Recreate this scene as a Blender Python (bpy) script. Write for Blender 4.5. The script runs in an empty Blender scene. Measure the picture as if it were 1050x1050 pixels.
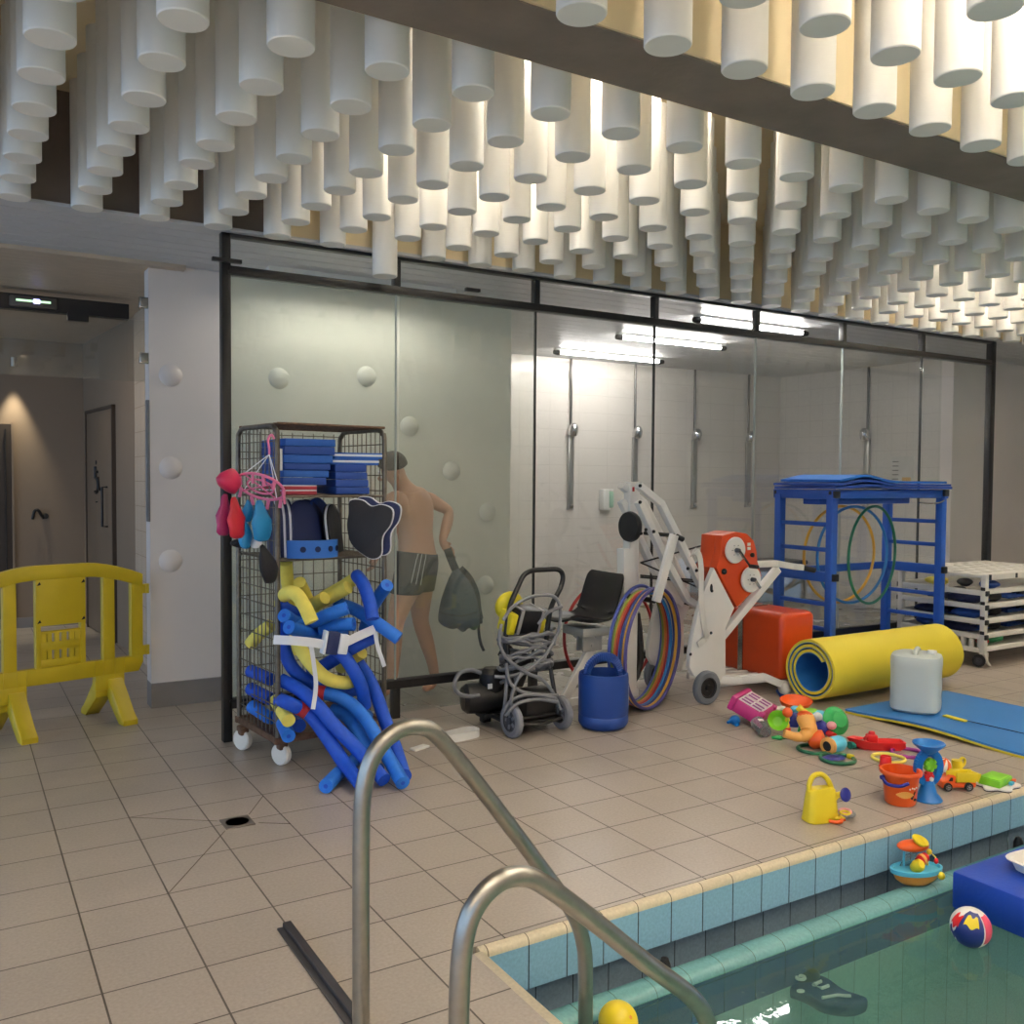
import bpy, bmesh, math, random
from mathutils import Vector, Matrix, Euler
random.seed(7)
SC = bpy.context.scene
COL = SC.collection
PI = math.pi

# ---------------------------------------------------------------- helpers
def lin(c):
    c = c / 255.0
    return c / 12.92 if c <= 0.04045 else ((c + 0.055) / 1.055) ** 2.4

def rgb(r, g, b):
    return (lin(r), lin(g), lin(b), 1.0)

def mat(name, col, rough=0.5, metal=0.0, var=0.06, scale=8.0, bump=0.0, bscale=60.0, spec=0.5, trans=0.0, coat=0.0):
    m = bpy.data.materials.new(name)
    m.use_nodes = True
    nt = m.node_tree
    b = nt.nodes['Principled BSDF']
    b.inputs['Roughness'].default_value = rough
    b.inputs['Metallic'].default_value = metal
    b.inputs['Specular IOR Level'].default_value = spec
    b.inputs['Transmission Weight'].default_value = trans
    b.inputs['Coat Weight'].default_value = coat
    c = rgb(*col)
    tc = nt.nodes.new('ShaderNodeTexCoord')
    if var > 0:
        n = nt.nodes.new('ShaderNodeTexNoise')
        n.inputs['Scale'].default_value = scale
        n.inputs['Detail'].default_value = 4
        nt.links.new(tc.outputs['Object'], n.inputs['Vector'])
        r = nt.nodes.new('ShaderNodeValToRGB')
        r.color_ramp.elements[0].position = 0.3
        r.color_ramp.elements[1].position = 0.7
        r.color_ramp.elements[0].color = tuple(x * (1 - var) for x in c[:3]) + (1,)
        r.color_ramp.elements[1].color = tuple(min(1, x * (1 + var)) for x in c[:3]) + (1,)
        nt.links.new(n.outputs['Fac'], r.inputs['Fac'])
        nt.links.new(r.outputs['Color'], b.inputs['Base Color'])
    else:
        b.inputs['Base Color'].default_value = c
    if bump > 0:
        n2 = nt.nodes.new('ShaderNodeTexNoise')
        n2.inputs['Scale'].default_value = bscale
        nt.links.new(tc.outputs['Object'], n2.inputs['Vector'])
        bp = nt.nodes.new('ShaderNodeBump')
        bp.inputs['Strength'].default_value = bump
        bp.inputs['Distance'].default_value = 0.01
        nt.links.new(n2.outputs['Fac'], bp.inputs['Height'])
        nt.links.new(bp.outputs['Normal'], b.inputs['Normal'])
    return m

def emis(name, col, strength):
    m = bpy.data.materials.new(name)
    m.use_nodes = True
    b = m.node_tree.nodes['Principled BSDF']
    b.inputs['Base Color'].default_value = (0.8, 0.8, 0.8, 1)
    b.inputs['Emission Color'].default_value = rgb(*col)
    b.inputs['Emission Strength'].default_value = strength
    return m

def frame_of(d, up=Vector((0, 0, 1))):
    d = Vector(d).normalized()
    if abs(d.dot(up)) > 0.98:
        up = Vector((0, 1, 0))
    x = up.cross(d).normalized()
    y = d.cross(x)
    return x, y, d

def smooth_path(pts, n=6, closed=False):
    P = [Vector(p) for p in pts]
    out = []
    N = len(P)
    rng = N if closed else N - 1
    for i in range(rng):
        if closed:
            p0, p1, p2, p3 = P[(i - 1) % N], P[i], P[(i + 1) % N], P[(i + 2) % N]
        else:
            p1, p2 = P[i], P[i + 1]
            p0 = P[i - 1] if i > 0 else p1 * 2 - p2
            p3 = P[i + 2] if i + 2 < N else p2 * 2 - p1
        for k in range(n):
            t = k / n
            out.append(0.5 * ((2 * p1) + (p2 - p0) * t + (2 * p0 - 5 * p1 + 4 * p2 - p3) * t * t + (3 * p1 - p0 - 3 * p2 + p3) * t ** 3))
    if not closed:
        out.append(P[-1])
    return out

class MB:
    """collects shapes into one mesh"""
    def __init__(self):
        self.v = []
        self.f = []
        self.mi = []
    def add(self, vs, fs, M=None, mi=0):
        b = len(self.v)
        for p in vs:
            p = Vector(p)
            self.v.append(M @ p if M else p)
        for f in fs:
            self.f.append([b + i for i in f])
            self.mi.append(mi)
        return self
    def box(self, c, s, rot=None, bev=0.0, seg=2, mi=0, M=None):
        bm = bmesh.new()
        bmesh.ops.create_cube(bm, size=1.0)
        for v in bm.verts:
            v.co = Vector((v.co.x * s[0], v.co.y * s[1], v.co.z * s[2]))
        if bev > 0:
            bmesh.ops.bevel(bm, geom=list(bm.edges), offset=min(bev, min(s) * 0.49), segments=seg, affect='EDGES', profile=0.5)
        T = Matrix.Translation(Vector(c))
        if rot is not None:
            T = T @ Euler(rot).to_matrix().to_4x4()
        if M:
            T = M @ T
        bm.verts.index_update()
        self.add([v.co.copy() for v in bm.verts], [[v.index for v in f.verts] for f in bm.faces], T, mi)
        bm.free()
        return self
    def bar(self, p0, p1, w, h, bev=0.0, up=(0, 0, 1), mi=0):
        p0, p1 = Vector(p0), Vector(p1)
        x, y, d = frame_of(p1 - p0, Vector(up))
        L = (p1 - p0).length
        M = Matrix((x, y, d)).transposed().to_4x4()
        M.translation = (p0 + p1) / 2
        return self.box((0, 0, 0), (w, h, L), None, bev, 2, mi, M)
    def tube(self, pts, r, n=10, closed=False, caps=True, mi=0, sq=None):
        P = [Vector(p) for p in pts]
        N = len(P)
        R = r if isinstance(r, (list, tuple)) else [r] * N
        vs, fs = [], []
        x = None
        for i in range(N):
            if closed:
                d = P[(i + 1) % N] - P[(i - 1) % N]
            else:
                d = P[min(i + 1, N - 1)] - P[max(i - 1, 0)]
            if d.length < 1e-9:
                d = Vector((0, 0, 1))
            d.normalize()
            if x is None:
                x, y, _ = frame_of(d)
            else:
                x = (x - d * x.dot(d))
                if x.length < 1e-6:
                    x, y, _ = frame_of(d)
                x.normalize()
                y = d.cross(x)
            for k in range(n):
                a = 2 * PI * k / n
                vs.append(P[i] + x * math.cos(a) * R[i] + y * math.sin(a) * R[i])
        for i in range(N if closed else N - 1):
            j = (i + 1) % N
            for k in range(n):
                k2 = (k + 1) % n
                fs.append([i * n + k, i * n + k2, j * n + k2, j * n + k])
        if caps and not closed:
            fs.append(list(range(n))[::-1])
            fs.append([(N - 1) * n + k for k in range(n)])
        return self.add(vs, fs, None, mi)
    def cyl(self, p0, p1, r, r2=None, n=24, mi=0, caps=True):
        return self.tube([p0, p1], [r, r if r2 is None else r2], n, False, caps, mi)
    def lathe(self, prof, M=None, n=28, mi=0, a0=0.0, a1=2 * PI, sy=1.0, cap=True):
        """prof: list of (r,z)"""
        full = abs(a1 - a0 - 2 * PI) < 1e-6
        K = n if full else n + 1
        vs, fs = [], []
        for (r, z) in prof:
            for k in range(K):
                a = a0 + (a1 - a0) * k / n
                vs.append((r * math.cos(a), r * math.sin(a) * sy, z))
        for i in range(len(prof) - 1):
            for k in range(n):
                k2 = (k + 1) % K
                fs.append([i * K + k, i * K + k2, (i + 1) * K + k2, (i + 1) * K + k])
        if full and cap:
            if prof[0][0] > 1e-6:
                fs.append([k for k in range(K)][::-1])
            if prof[-1][0] > 1e-6:
                fs.append([(len(prof) - 1) * K + k for k in range(K)])
        return self.add(vs, fs, M, mi)
    def ball(self, c, r, n=16, mi=0, M=None):
        if not isinstance(r, (list, tuple)):
            r = (r, r, r)
        prof = [(max(1e-5, math.sin(PI * i / n)), -math.cos(PI * i / n)) for i in range(n + 1)]
        T = Matrix.Translation(Vector(c)) @ Matrix.Diagonal((r[0], r[1], r[2], 1))
        if M:
            T = M @ T
        return self.lathe(prof, T, n * 2, mi)
    def prism(self, poly, t, M=None, mi=0, bev=0.0):
        """poly: 2D outline in local XY, extruded +-t/2 in local Z"""
        bm = bmesh.new()
        vs = [bm.verts.new((p[0], p[1], -t / 2)) for p in poly]
        f = bm.faces.new(vs)
        ret = bmesh.ops.extrude_face_region(bm, geom=[f])
        for g in ret['geom']:
            if isinstance(g, bmesh.types.BMVert):
                g.co.z = t / 2
        bmesh.ops.recalc_face_normals(bm, faces=bm.faces)
        if bev > 0:
            es = [e for e in bm.edges if abs(e.verts[0].co.z - e.verts[1].co.z) < 1e-6]
            bmesh.ops.bevel(bm, geom=es, offset=bev, segments=2, affect='EDGES', profile=0.5)
        bm.verts.index_update()
        self.add([v.co.copy() for v in bm.verts], [[v.index for v in f.verts] for f in bm.faces], M, mi)
        bm.free()
        return self
    def grid(self, fn, nu, nv, mi=0, M=None, thick=0.0):
        """fn(u,v)->point, u,v in 0..1; optional thickness along -Z"""
        vs, fs = [], []
        for j in range(nv + 1):
            for i in range(nu + 1):
                vs.append(Vector(fn(i / nu, j / nv)))
        W = nu + 1
        for j in range(nv):
            for i in range(nu):
                fs.append([j * W + i, j * W + i + 1, (j + 1) * W + i + 1, (j + 1) * W + i])
        if thick:
            th = thick if isinstance(thick, Vector) else Vector((0, 0, -thick))
            b = len(vs)
            vs += [v + th for v in vs[:b]]
            fs += [[b + k for k in f[::-1]] for f in fs[:]]
            rim = [i for i in range(W)] + [j * W + nu for j in range(1, nv + 1)] + [nv * W + i for i in range(nu - 1, -1, -1)] + [j * W for j in range(nv - 1, 0, -1)]
            for k in range(len(rim)):
                a, c = rim[k], rim[(k + 1) % len(rim)]
                fs.append([a, b + a, b + c, c])
        return self.add(vs, fs, M, mi)
    def build(self, name, m, parent=None, loc=None, smooth=35.0):
        me = bpy.data.meshes.new(name)
        o = bpy.data.objects.new(name, me)
        COL.objects.link(o)
        off = Vector(loc) if loc is not None else Vector((0, 0, 0))
        me.from_pydata([tuple(p - off) for p in self.v], [], self.f)
        for x in (m if isinstance(m, (list, tuple)) else [m]):
            me.materials.append(x)
        me.polygons.foreach_set('material_index', self.mi)
        bm = bmesh.new()
        bm.from_mesh(me)
        bmesh.ops.recalc_face_normals(bm, faces=bm.faces)
        bm.to_mesh(me)
        bm.free()
        if smooth:
            me.polygons.foreach_set('use_smooth', [True] * len(me.polygons))
            me.set_sharp_from_angle(angle=math.radians(smooth))
        me.update()
        o.location = off
        if parent is not None:
            o.parent = parent
        return o

def tag(o, label=None, cat=None, group=None, kind=None):
    if label: o['label'] = label
    if cat: o['category'] = cat
    if group: o['group'] = group
    if kind: o['kind'] = kind
    return o

def thing(name, label, cat, loc=(0, 0, 0), rz=0.0, group=None, rot=None):
    o = bpy.data.objects.new(name, None)
    o.empty_display_size = 0.05
    COL.objects.link(o)
    o.location = loc
    o.rotation_euler = rot if rot is not None else (0, 0, rz)
    return tag(o, label, cat, group)

KIDS = {}
def copy_tree(o, parent=None):
    c = o.copy()
    COL.objects.link(c)
    if parent is not None:
        c.parent = parent
    for ch in [x for x in bpy.data.objects if x.parent == o]:
        copy_tree(ch, c)
    return c

def struct(o):
    o['kind'] = 'structure'
    return o

def MX(loc=(0, 0, 0), rot=(0, 0, 0), sc=(1, 1, 1)):
    return Matrix.Translation(Vector(loc)) @ Euler(rot).to_matrix().to_4x4() @ Matrix.Diagonal((sc[0], sc[1], sc[2], 1))

def axis_m(loc, d, up=(0, 0, 1)):
    x, y, z = frame_of(d, Vector(up))
    M = Matrix((x, y, z)).transposed().to_4x4()
    M.translation = Vector(loc)
    return M

# ---------------------------------------------------------------- camera
def make_camera():
    yaw, pit, rol = 0.545041, 0.0357306, -0.00689
    f = Vector((math.sin(yaw) * math.cos(pit), math.cos(yaw) * math.cos(pit), -math.sin(pit)))
    r = Vector((math.cos(yaw), -math.sin(yaw), 0))
    d = f.cross(r)
    r2 = r * math.cos(rol) + d * math.sin(rol)
    d2 = -r * math.sin(rol) + d * math.cos(rol)
    cam = bpy.data.cameras.new('camera')
    cam.sensor_width = 36.0
    cam.lens = 36.0 * 946.53 / 1050.0
    cam.clip_start = 0.02
    o = bpy.data.objects.new('camera', cam)
    M = Matrix((r2, -d2, -f)).transposed().to_4x4()
    M.translation = Vector((0, 0, 1.5))
    o.matrix_world = M
    COL.objects.link(o)
    SC.camera = o
make_camera()
SC.view_settings.view_transform = 'Standard'
SC.view_settings.look = 'None'
SC.view_settings.gamma = 1.0
SC.view_settings.use_curve_mapping = False
SC.view_settings.exposure = 0.5
SC.cycles.use_denoising = True
SC.cycles.max_bounces = 8
SC.cycles.transparent_max_bounces = 24
SC.cycles.sample_clamp_indirect = 6.0

# ---------------------------------------------------------------- world: daylight from the open glazed side
w = bpy.data.worlds.new('World')
SC.world = w
w.use_nodes = True
w.node_tree.nodes['Background'].inputs['Color'].default_value = (0.50, 0.71, 1.0, 1)
w.node_tree.nodes['Background'].inputs['Strength'].default_value = 1.35

# ---------------------------------------------------------------- node material helpers
def grid_mat(name, tile, grout, w_, h_, off, plane, mortar=0.004, rough=0.35, var=0.06, damp=False, bump=0.3):
    m = bpy.data.materials.new(name)
    m.use_nodes = True
    nt = m.node_tree
    b = nt.nodes['Principled BSDF']
    tc = nt.nodes.new('ShaderNodeTexCoord')
    sep = nt.nodes.new('ShaderNodeSeparateXYZ')
    com = nt.nodes.new('ShaderNodeCombineXYZ')
    nt.links.new(tc.outputs['Object'], sep.inputs[0])
    a, c = {'xy': ('X', 'Y'), 'xz': ('X', 'Z'), 'yz': ('Y', 'Z')}[plane]
    nt.links.new(sep.outputs[a], com.inputs['X'])
    nt.links.new(sep.outputs[c], com.inputs['Y'])
    mp = nt.nodes.new('ShaderNodeMapping')
    mp.inputs['Location'].default_value = (-off[0] + 50 * w_, -off[1] + 50 * h_, 0)
    nt.links.new(com.outputs[0], mp.inputs['Vector'])
    br = nt.nodes.new('ShaderNodeTexBrick')
    br.offset = 0.0
    br.squash = 1.0
    br.inputs['Scale'].default_value = 1.0
    br.inputs['Brick Width'].default_value = w_
    br.inputs['Row Height'].default_value = h_
    br.inputs['Mortar Size'].default_value = mortar / 2
    br.inputs['Mortar Smooth'].default_value = 0.1
    br.inputs['Bias'].default_value = 0.0
    c1 = rgb(*tile)
    br.inputs['Color1'].default_value = tuple(x * (1 - var) for x in c1[:3]) + (1,)
    br.inputs['Color2'].default_value = tuple(min(1, x * (1 + var)) for x in c1[:3]) + (1,)
    br.inputs['Mortar'].default_value = rgb(*grout)
    nt.links.new(mp.outputs[0], br.inputs['Vector'])
    n = nt.nodes.new('ShaderNodeTexNoise')
    n.inputs['Scale'].default_value = 1.3
    n.inputs['Detail'].default_value = 5
    n.inputs['Roughness'].default_value = 0.55
    nt.links.new(tc.outputs['Object'], n.inputs['Vector'])
    n2 = nt.nodes.new('ShaderNodeTexNoise')
    n2.inputs['Scale'].default_value = 90
    n2.inputs['Detail'].default_value = 2
    nt.links.new(tc.outputs['Object'], n2.inputs['Vector'])
    mx = nt.nodes.new('ShaderNodeMix')
    mx.data_type = 'RGBA'
    mx.blend_type = 'MULTIPLY'
    mx.inputs['Factor'].default_value = 1.0
    nt.links.new(br.outputs['Color'], mx.inputs['A'])
    r = nt.nodes.new('ShaderNodeValToRGB')
    if damp:
        r.color_ramp.elements[0].position = 0.40
        r.color_ramp.elements[1].position = 0.60
        r.color_ramp.elements[0].color = (0.985, 0.983, 0.98, 1)
        r.color_ramp.elements[1].color = (1, 1, 1, 1)
    else:
        r.color_ramp.elements[0].color = (0.94, 0.94, 0.94, 1)
        r.color_ramp.elements[1].color = (1, 1, 1, 1)
    nt.links.new(n.outputs['Fac'], r.inputs['Fac'])
    nt.links.new(r.outputs['Color'], mx.inputs['B'])
    mx2 = nt.nodes.new('ShaderNodeMix')
    mx2.data_type = 'RGBA'
    mx2.blend_type = 'MULTIPLY'
    mx2.inputs['Factor'].default_value = 0.35
    nt.links.new(mx.outputs['Result'], mx2.inputs['A'])
    nt.links.new(n2.outputs['Fac'], mx2.inputs['B'])
    nt.links.new(mx2.outputs['Result'], b.inputs['Base Color'])
    if damp:
        r2 = nt.nodes.new('ShaderNodeMapRange')
        r2.inputs['From Min'].default_value = 0.46
        r2.inputs['From Max'].default_value = 0.54
        r2.inputs['To Min'].default_value = 0.31
        r2.inputs['To Max'].default_value = rough
        nt.links.new(n.outputs['Fac'], r2.inputs['Value'])
        nt.links.new(r2.outputs[0], b.inputs['Roughness'])
    else:
        b.inputs['Roughness'].default_value = rough
    bp = nt.nodes.new('ShaderNodeBump')
    bp.inputs['Strength'].default_value = bump
    bp.inputs['Distance'].default_value = 0.003
    inv = nt.nodes.new('ShaderNodeMath')
    inv.operation = 'SUBTRACT'
    inv.inputs[0].default_value = 1.0
    nt.links.new(br.outputs['Fac'], inv.inputs[1])
    nt.links.new(inv.outputs[0], bp.inputs['Height'])
    nt.links.new(bp.outputs['Normal'], b.inputs['Normal'])
    return m

def glass_mat(name, tint=(0.9, 0.95, 0.92), haze=0.05, haze_col=(200, 210, 200), ior=1.5, rough=0.02, refl=1.0, grime=0.0):
    """thin architectural glass: see-through + mirror reflection + a film of steam and limescale"""
    m = bpy.data.materials.new(name)
    m.use_nodes = True
    nt = m.node_tree
    for n in list(nt.nodes):
        nt.nodes.remove(n)
    out = nt.nodes.new('ShaderNodeOutputMaterial')
    tr = nt.nodes.new('ShaderNodeBsdfTransparent')
    tr.inputs['Color'].default_value = tuple(tint) + (1,)
    gl = nt.nodes.new('ShaderNodeBsdfGlossy')
    gl.inputs['Roughness'].default_value = rough
    gl.inputs['Color'].default_value = (refl, refl, refl, 1)
    fr = nt.nodes.new('ShaderNodeFresnel')
    fr.inputs['IOR'].default_value = ior
    ge = nt.nodes.new('ShaderNodeNewGeometry')
    io = nt.nodes.new('ShaderNodeMapRange')
    io.inputs['To Min'].default_value = ior
    io.inputs['To Max'].default_value = 1.0 / ior
    nt.links.new(ge.outputs['Backfacing'], io.inputs['Value'])
    nt.links.new(io.outputs[0], fr.inputs['IOR'])
    mix = nt.nodes.new('ShaderNodeMixShader')
    nt.links.new(fr.outputs[0], mix.inputs[0])
    nt.links.new(tr.outputs[0], mix.inputs[1])
    nt.links.new(gl.outputs[0], mix.inputs[2])
    df = nt.nodes.new('ShaderNodeBsdfDiffuse')
    df.inputs['Color'].default_value = rgb(*haze_col)
    tl = nt.nodes.new('ShaderNodeBsdfTranslucent')
    tl.inputs['Color'].default_value = rgb(*haze_col)
    m0 = nt.nodes.new('ShaderNodeMixShader')
    m0.inputs[0].default_value = 0.5
    nt.links.new(df.outputs[0], m0.inputs[1])
    nt.links.new(tl.outputs[0], m0.inputs[2])
    m2 = nt.nodes.new('ShaderNodeMixShader')
    m2.inputs[0].default_value = haze
    if grime > 0:
        tc = nt.nodes.new('ShaderNodeTexCoord')
        nz = nt.nodes.new('ShaderNodeTexNoise')
        nz.inputs['Scale'].default_value = 2.5
        nz.inputs['Detail'].default_value = 8
        nz.inputs['Roughness'].default_value = 0.7
        nt.links.new(tc.outputs['Object'], nz.inputs['Vector'])
        mr = nt.nodes.new('ShaderNodeMapRange')
        mr.inputs['From Min'].default_value = 0.4
        mr.inputs['From Max'].default_value = 0.75
        mr.inputs['To Min'].default_value = haze
        mr.inputs['To Max'].default_value = haze + grime
        nt.links.new(nz.outputs['Fac'], mr.inputs['Value'])
        nt.links.new(mr.outputs[0], m2.inputs[0])
    nt.links.new(mix.outputs[0], m2.inputs[1])
    nt.links.new(m0.outputs[0], m2.inputs[2])
    nt.links.new(m2.outputs[0], out.inputs['Surface'])
    return m

# ---------------------------------------------------------------- common materials
M_ = {}
M_['white_tube'] = mat('tube_white', (236, 233, 226), 0.55, var=0.02, scale=3)
M_['concrete'] = mat('concrete', (128, 116, 106), 0.85, var=0.14, scale=4, bump=0.25, bscale=25)
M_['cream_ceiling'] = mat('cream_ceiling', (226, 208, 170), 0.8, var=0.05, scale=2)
M_['slat'] = mat('ceiling_slat', (196, 196, 198), 0.45, var=0.03)
M_['corr_slat'] = mat('corridor_slat', (188, 172, 152), 0.5, var=0.04)
M_['pillar'] = mat('pillar_paint', (222, 213, 208), 0.35, var=0.03, scale=2)
M_['black'] = mat('black_metal', (28, 27, 28), 0.4, var=0.1)
M_['black_plastic'] = mat('black_plastic', (24, 24, 26), 0.42, var=0.1)
M_['rubber'] = mat('black_rubber', (30, 30, 32), 0.8, var=0.1)
M_['steel'] = mat('stainless', (176, 174, 168), 0.27, metal=1.0, var=0.05, scale=20)
M_['brown_wall'] = mat('corridor_wall', (138, 120, 102), 0.6, var=0.04, scale=2)
M_['grey_trim'] = mat('base_tile', (132, 126, 122), 0.45, var=0.05)
M_['white_plastic'] = mat('white_plastic', (222, 222, 218), 0.4, var=0.03)
M_['chrome'] = mat('chrome', (210, 210, 212), 0.15, metal=1.0, var=0.02)

# ---------------------------------------------------------------- floor
FX, FY, FW, FH = 0.353, 3.144, 0.2935, 0.2885
M_['floor'] = grid_mat('floor_tiles', (180, 169, 158), (84, 74, 66), FW, FH, (FX, FY), 'xy', 0.0062, 0.42, 0.04, damp=True)
M_['floor_wet'] = grid_mat('shower_floor', (150, 146, 134), (96, 92, 84), FW, FH, (FX, FY), 'xy', 0.0045, 0.25, 0.04, damp=True)
PX, PY = 1.42, 2.536      # pool corner
b = MB()
def slab(x0, x1, y0, y1, z0, z1):
    b.box(((x0 + x1) / 2, (y0 + y1) / 2, (z0 + z1) / 2), (x1 - x0, y1 - y0, z1 - z0))
slab(-6, 12, PY + 0.009, 5.38, -0.12, 0)
slab(-6, 1.56, 5.38, 6.28, -0.12, 0)
slab(-6, PX - 0.03, -3, PY + 0.009, -0.12, 0)
slab(-6, 1.5, 6.28, 11, -0.12, 0)
struct(b.build('floor', M_['floor'], smooth=0))
b = MB()
slab(1.56, 12, 5.38, 6.28, -0.12, -0.004)
slab(1.5, 12, 6.28, 9, -0.12, -0.004)
struct(b.build('floor_shower', M_['floor_wet'], smooth=0))

# ---------------------------------------------------------------- ceiling, beams, soffit
CZ, BZ, SZ = 3.45, 2.95, 2.86
b = MB()
slab(-5, 12, -3, 5.25, CZ, CZ + 0.1)
struct(b.build('ceiling', M_['cream_ceiling'], smooth=0))
b = MB()
slab(-5, 12, 2.44, 2.76, BZ, CZ)
struct(b.build('beam_middle', M_['concrete'], smooth=0))
b = MB()
slab(-5, 12, 2.43, 2.44, BZ + 0.005, CZ); slab(-5, 12, 2.76, 2.77, BZ + 0.005, CZ)
struct(b.build('trim_beam_sides', M_['cream_ceiling'], smooth=0))
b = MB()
slab(1.55, 12, 5.24, 5.25, 2.875, CZ)  # added cream panel: warm lamp glow on the concrete put into colour
struct(b.build('back_glow_panel', M_['cream_ceiling'], smooth=0))
b = MB()
slab(-5, 12, 5.25, 5.35, SZ + 0.015, CZ + 0.1)
slab(-5, 12, 5.35, 9.2, SZ + 0.03, SZ + 0.1)
struct(b.build('beam_back', M_['concrete'], smooth=0))
b = MB()
y = 5.20
while y < 9.0:
    if y < 6.2:
        slab(-5, 12, y, y + 0.138, SZ - 0.004, SZ + 0.014)
    else:
        slab(1.3, 12, y, y + 0.138, SZ - 0.004, SZ + 0.014)
    y += 0.15
struct(b.build('ceiling_slats_soffit', M_['slat'], smooth=0))
b = MB()
y = 6.2
while y < 10.3:
    slab(-5, 1.3, y, y + 0.095, SZ - 0.03, SZ + 0.014)
    y += 0.1
struct(b.build('ceiling_slats_corridor', M_['corr_slat'], smooth=0))

# ---------------------------------------------------------------- walls
WY = 6.28
M_['green_wall'] = mat('pale_green_wall', (206, 206, 194), 0.3, var=0.03, scale=2)
b = MB()
slab(1.085, 1.56, WY, WY + 0.14, 0.16, SZ - 0.004)
struct(b.build('wall_pillar', M_['pillar'], smooth=0))
b = MB()
slab(1.56, 3.79, WY, WY + 0.14, 0, SZ - 0.004)
struct(b.build('wall_partition', M_['green_wall'], smooth=0))
b = MB()
slab(1.083, 1.56, WY - 0.012, WY + 0.14, 0, 0.15)
slab(1.083, 1.56, WY - 0.02, WY + 0.14, 0.15, 0.16)
struct(b.build('baseboard_pillar', M_['grey_trim'], smooth=0))
M_['wall_tile'] = grid_mat('white_wall_tile', (228, 222, 214), (206, 200, 192), 0.40, 0.20, (0.1, 0.06), 'xz', 0.004, 0.22, 0.015)
M_['wall_tile_side'] = grid_mat('white_wall_tile_side', (228, 222, 214), (204, 198, 190), 0.20, 0.20, (0.1, 0.06), 'yz', 0.004, 0.22, 0.015)
b = MB()
slab(3.65, 9.45, 8.6, 8.7, 0, SZ)
struct(b.build('wall_shower_back', M_['wall_tile'], smooth=0))
b = MB()
slab(9.33, 9.45, 6.28, 8.6, 0, SZ)
struct(b.build('wall_shower_side', M_['wall_tile_side'], smooth=0))
b = MB()
slab(3.65, 3.79, 6.42, 8.6, 0, SZ - 0.004)
struct(b.build('wall_shower_near', M_['wall_tile_side'], smooth=0))
b = MB()
slab(9.33, 12, 6.14, 6.28, 0, SZ - 0.004)
struct(b.build('wall_right', M_['pillar'], smooth=0))
# corridor behind the doorway
b = MB()
slab(-3, 1.4, 10.25, 10.35, 0, SZ)
struct(b.build('wall_corridor_back', M_['brown_wall'], smooth=0))
b = MB()
b.box((0.05, 1.03, SZ / 2), (0.10, 2.10, SZ))
o = struct(b.build('wall_corridor_side', M_['brown_wall'], smooth=0)); o.location = (1.312, 8.2, 0); o.rotation_euler = (0, 0, 0.083)
M_['cream_tile'] = grid_mat('cream_wall_tile', (226, 206, 184), (176, 158, 140), 0.2, 0.2, (0.1, 0.06), 'yz', 0.004, 0.25, 0.015)
b = MB()
slab(1.30, 1.40, 6.42, 8.2, 0, SZ)
struct(b.build('wall_corridor_tiled', M_['cream_tile'], smooth=0))
b = MB()
slab(-3, 1.13, 10.22, 10.25, 0, 0.1)
struct(b.build('baseboard_corridor', M_['grey_trim'], smooth=0))
# far ends of the hall that nobody sees but that bounce the light
b = MB()
slab(11.9, 12, -3, 6.2, 0, CZ)
struct(b.build('wall_far_right', M_['pillar'], smooth=0))
b = MB()
slab(-1.5, 12, -3.1, -3, -1.3, CZ)
struct(b.build('wall_rear', M_['pillar'], smooth=0))

# ---------------------------------------------------------------- hanging tubes
S = 0.3217
tubes = 0
R = 0.0735
def tube_mesh(zb):
    mb = MB()
    L = CZ - zb
    mb.lathe([(R - 0.003, 0), (R, 0.004), (R, L)], None, 32)
    return mb
base_tube = tube_mesh(2.82).build('hanging_tube', M_['white_tube'], loc=(0, 0, 0))
first = True
rowname = ['row beside the glass wall', 'second row from the glass wall', 'third row from the glass wall', 'fourth row from the glass wall',
           'fifth row from the glass wall', 'sixth row from the glass wall', 'seventh row from the glass wall', 'row along the far edge of the dark beam']
def put_tube(i, j, z):
    global first, tubes
    o = base_tube if first else base_tube.copy()
    if not first:
        COL.objects.link(o)
    first = False
    o.location = (0.593 + S * i, 5.1 - S * j, z)
    if j == 0 and i == 5:
        L, G = 'white hanging tube that drops lower than its neighbours by the glass wall', None
    elif j < 8:
        L, G = 'white round ceiling tube in the ' + rowname[j], 'white hanging tubes, ' + rowname[j]
    else:
        L, G = 'large white ceiling tube on the near side of the dark beam', 'white hanging tubes before the beam'
    for k in ('label', 'category', 'group'):
        if k in o: del o[k]
    tag(o, L, 'ceiling tube', G)
    tubes += 1
rnd = random.Random(3)
for j in range(8):
    for i in range(-2, 27):
        z = (2.838 if j < 4 else 2.826) + rnd.uniform(-0.006, 0.006)
        if j == 0 and i == 5:
            z = 2.69
        put_tube(i, j, z)
for j in range(9, 12):
    for i in range(0, 12):
        put_tube(i, j, 2.825 + rnd.uniform(-0.006, 0.006))
# the rest of the field, over the pool and the unseen part of the hall (mirrored in the glass only)
mb = MB()
for j in range(9, 25):
    for i in range(-14, 27):
        if 0 <= i < 12 and j < 12: continue
        mb.lathe([(R - 0.003, 0), (R, 0.004), (R, CZ - 2.825)], MX((0.593 + S * i, 5.1 - S * j, 2.825)), 12)
for j in range(0, 8):
    for i in range(-14, -2):
        mb.lathe([(R - 0.003, 0), (R, 0.004), (R, CZ - 2.83)], MX((0.593 + S * i, 5.1 - S * j, 2.83)), 12)
o = tag(mb.build('hanging_tubes_beyond', M_['white_tube']), 'rest of the white ceiling tubes over the pool behind the viewer', 'ceiling tubes', None, 'stuff')
# the low tube must still reach the ceiling: give it its own longer mesh
for o in list(COL.objects):
    if o.name.startswith('hanging_tube') and abs(o.location.z - 2.69) < 1e-4:
        o.data = o.data.copy()
        for v in o.data.vertices:
            if v.co.z > 0.3:
                v.co.z = CZ - 2.69

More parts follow.
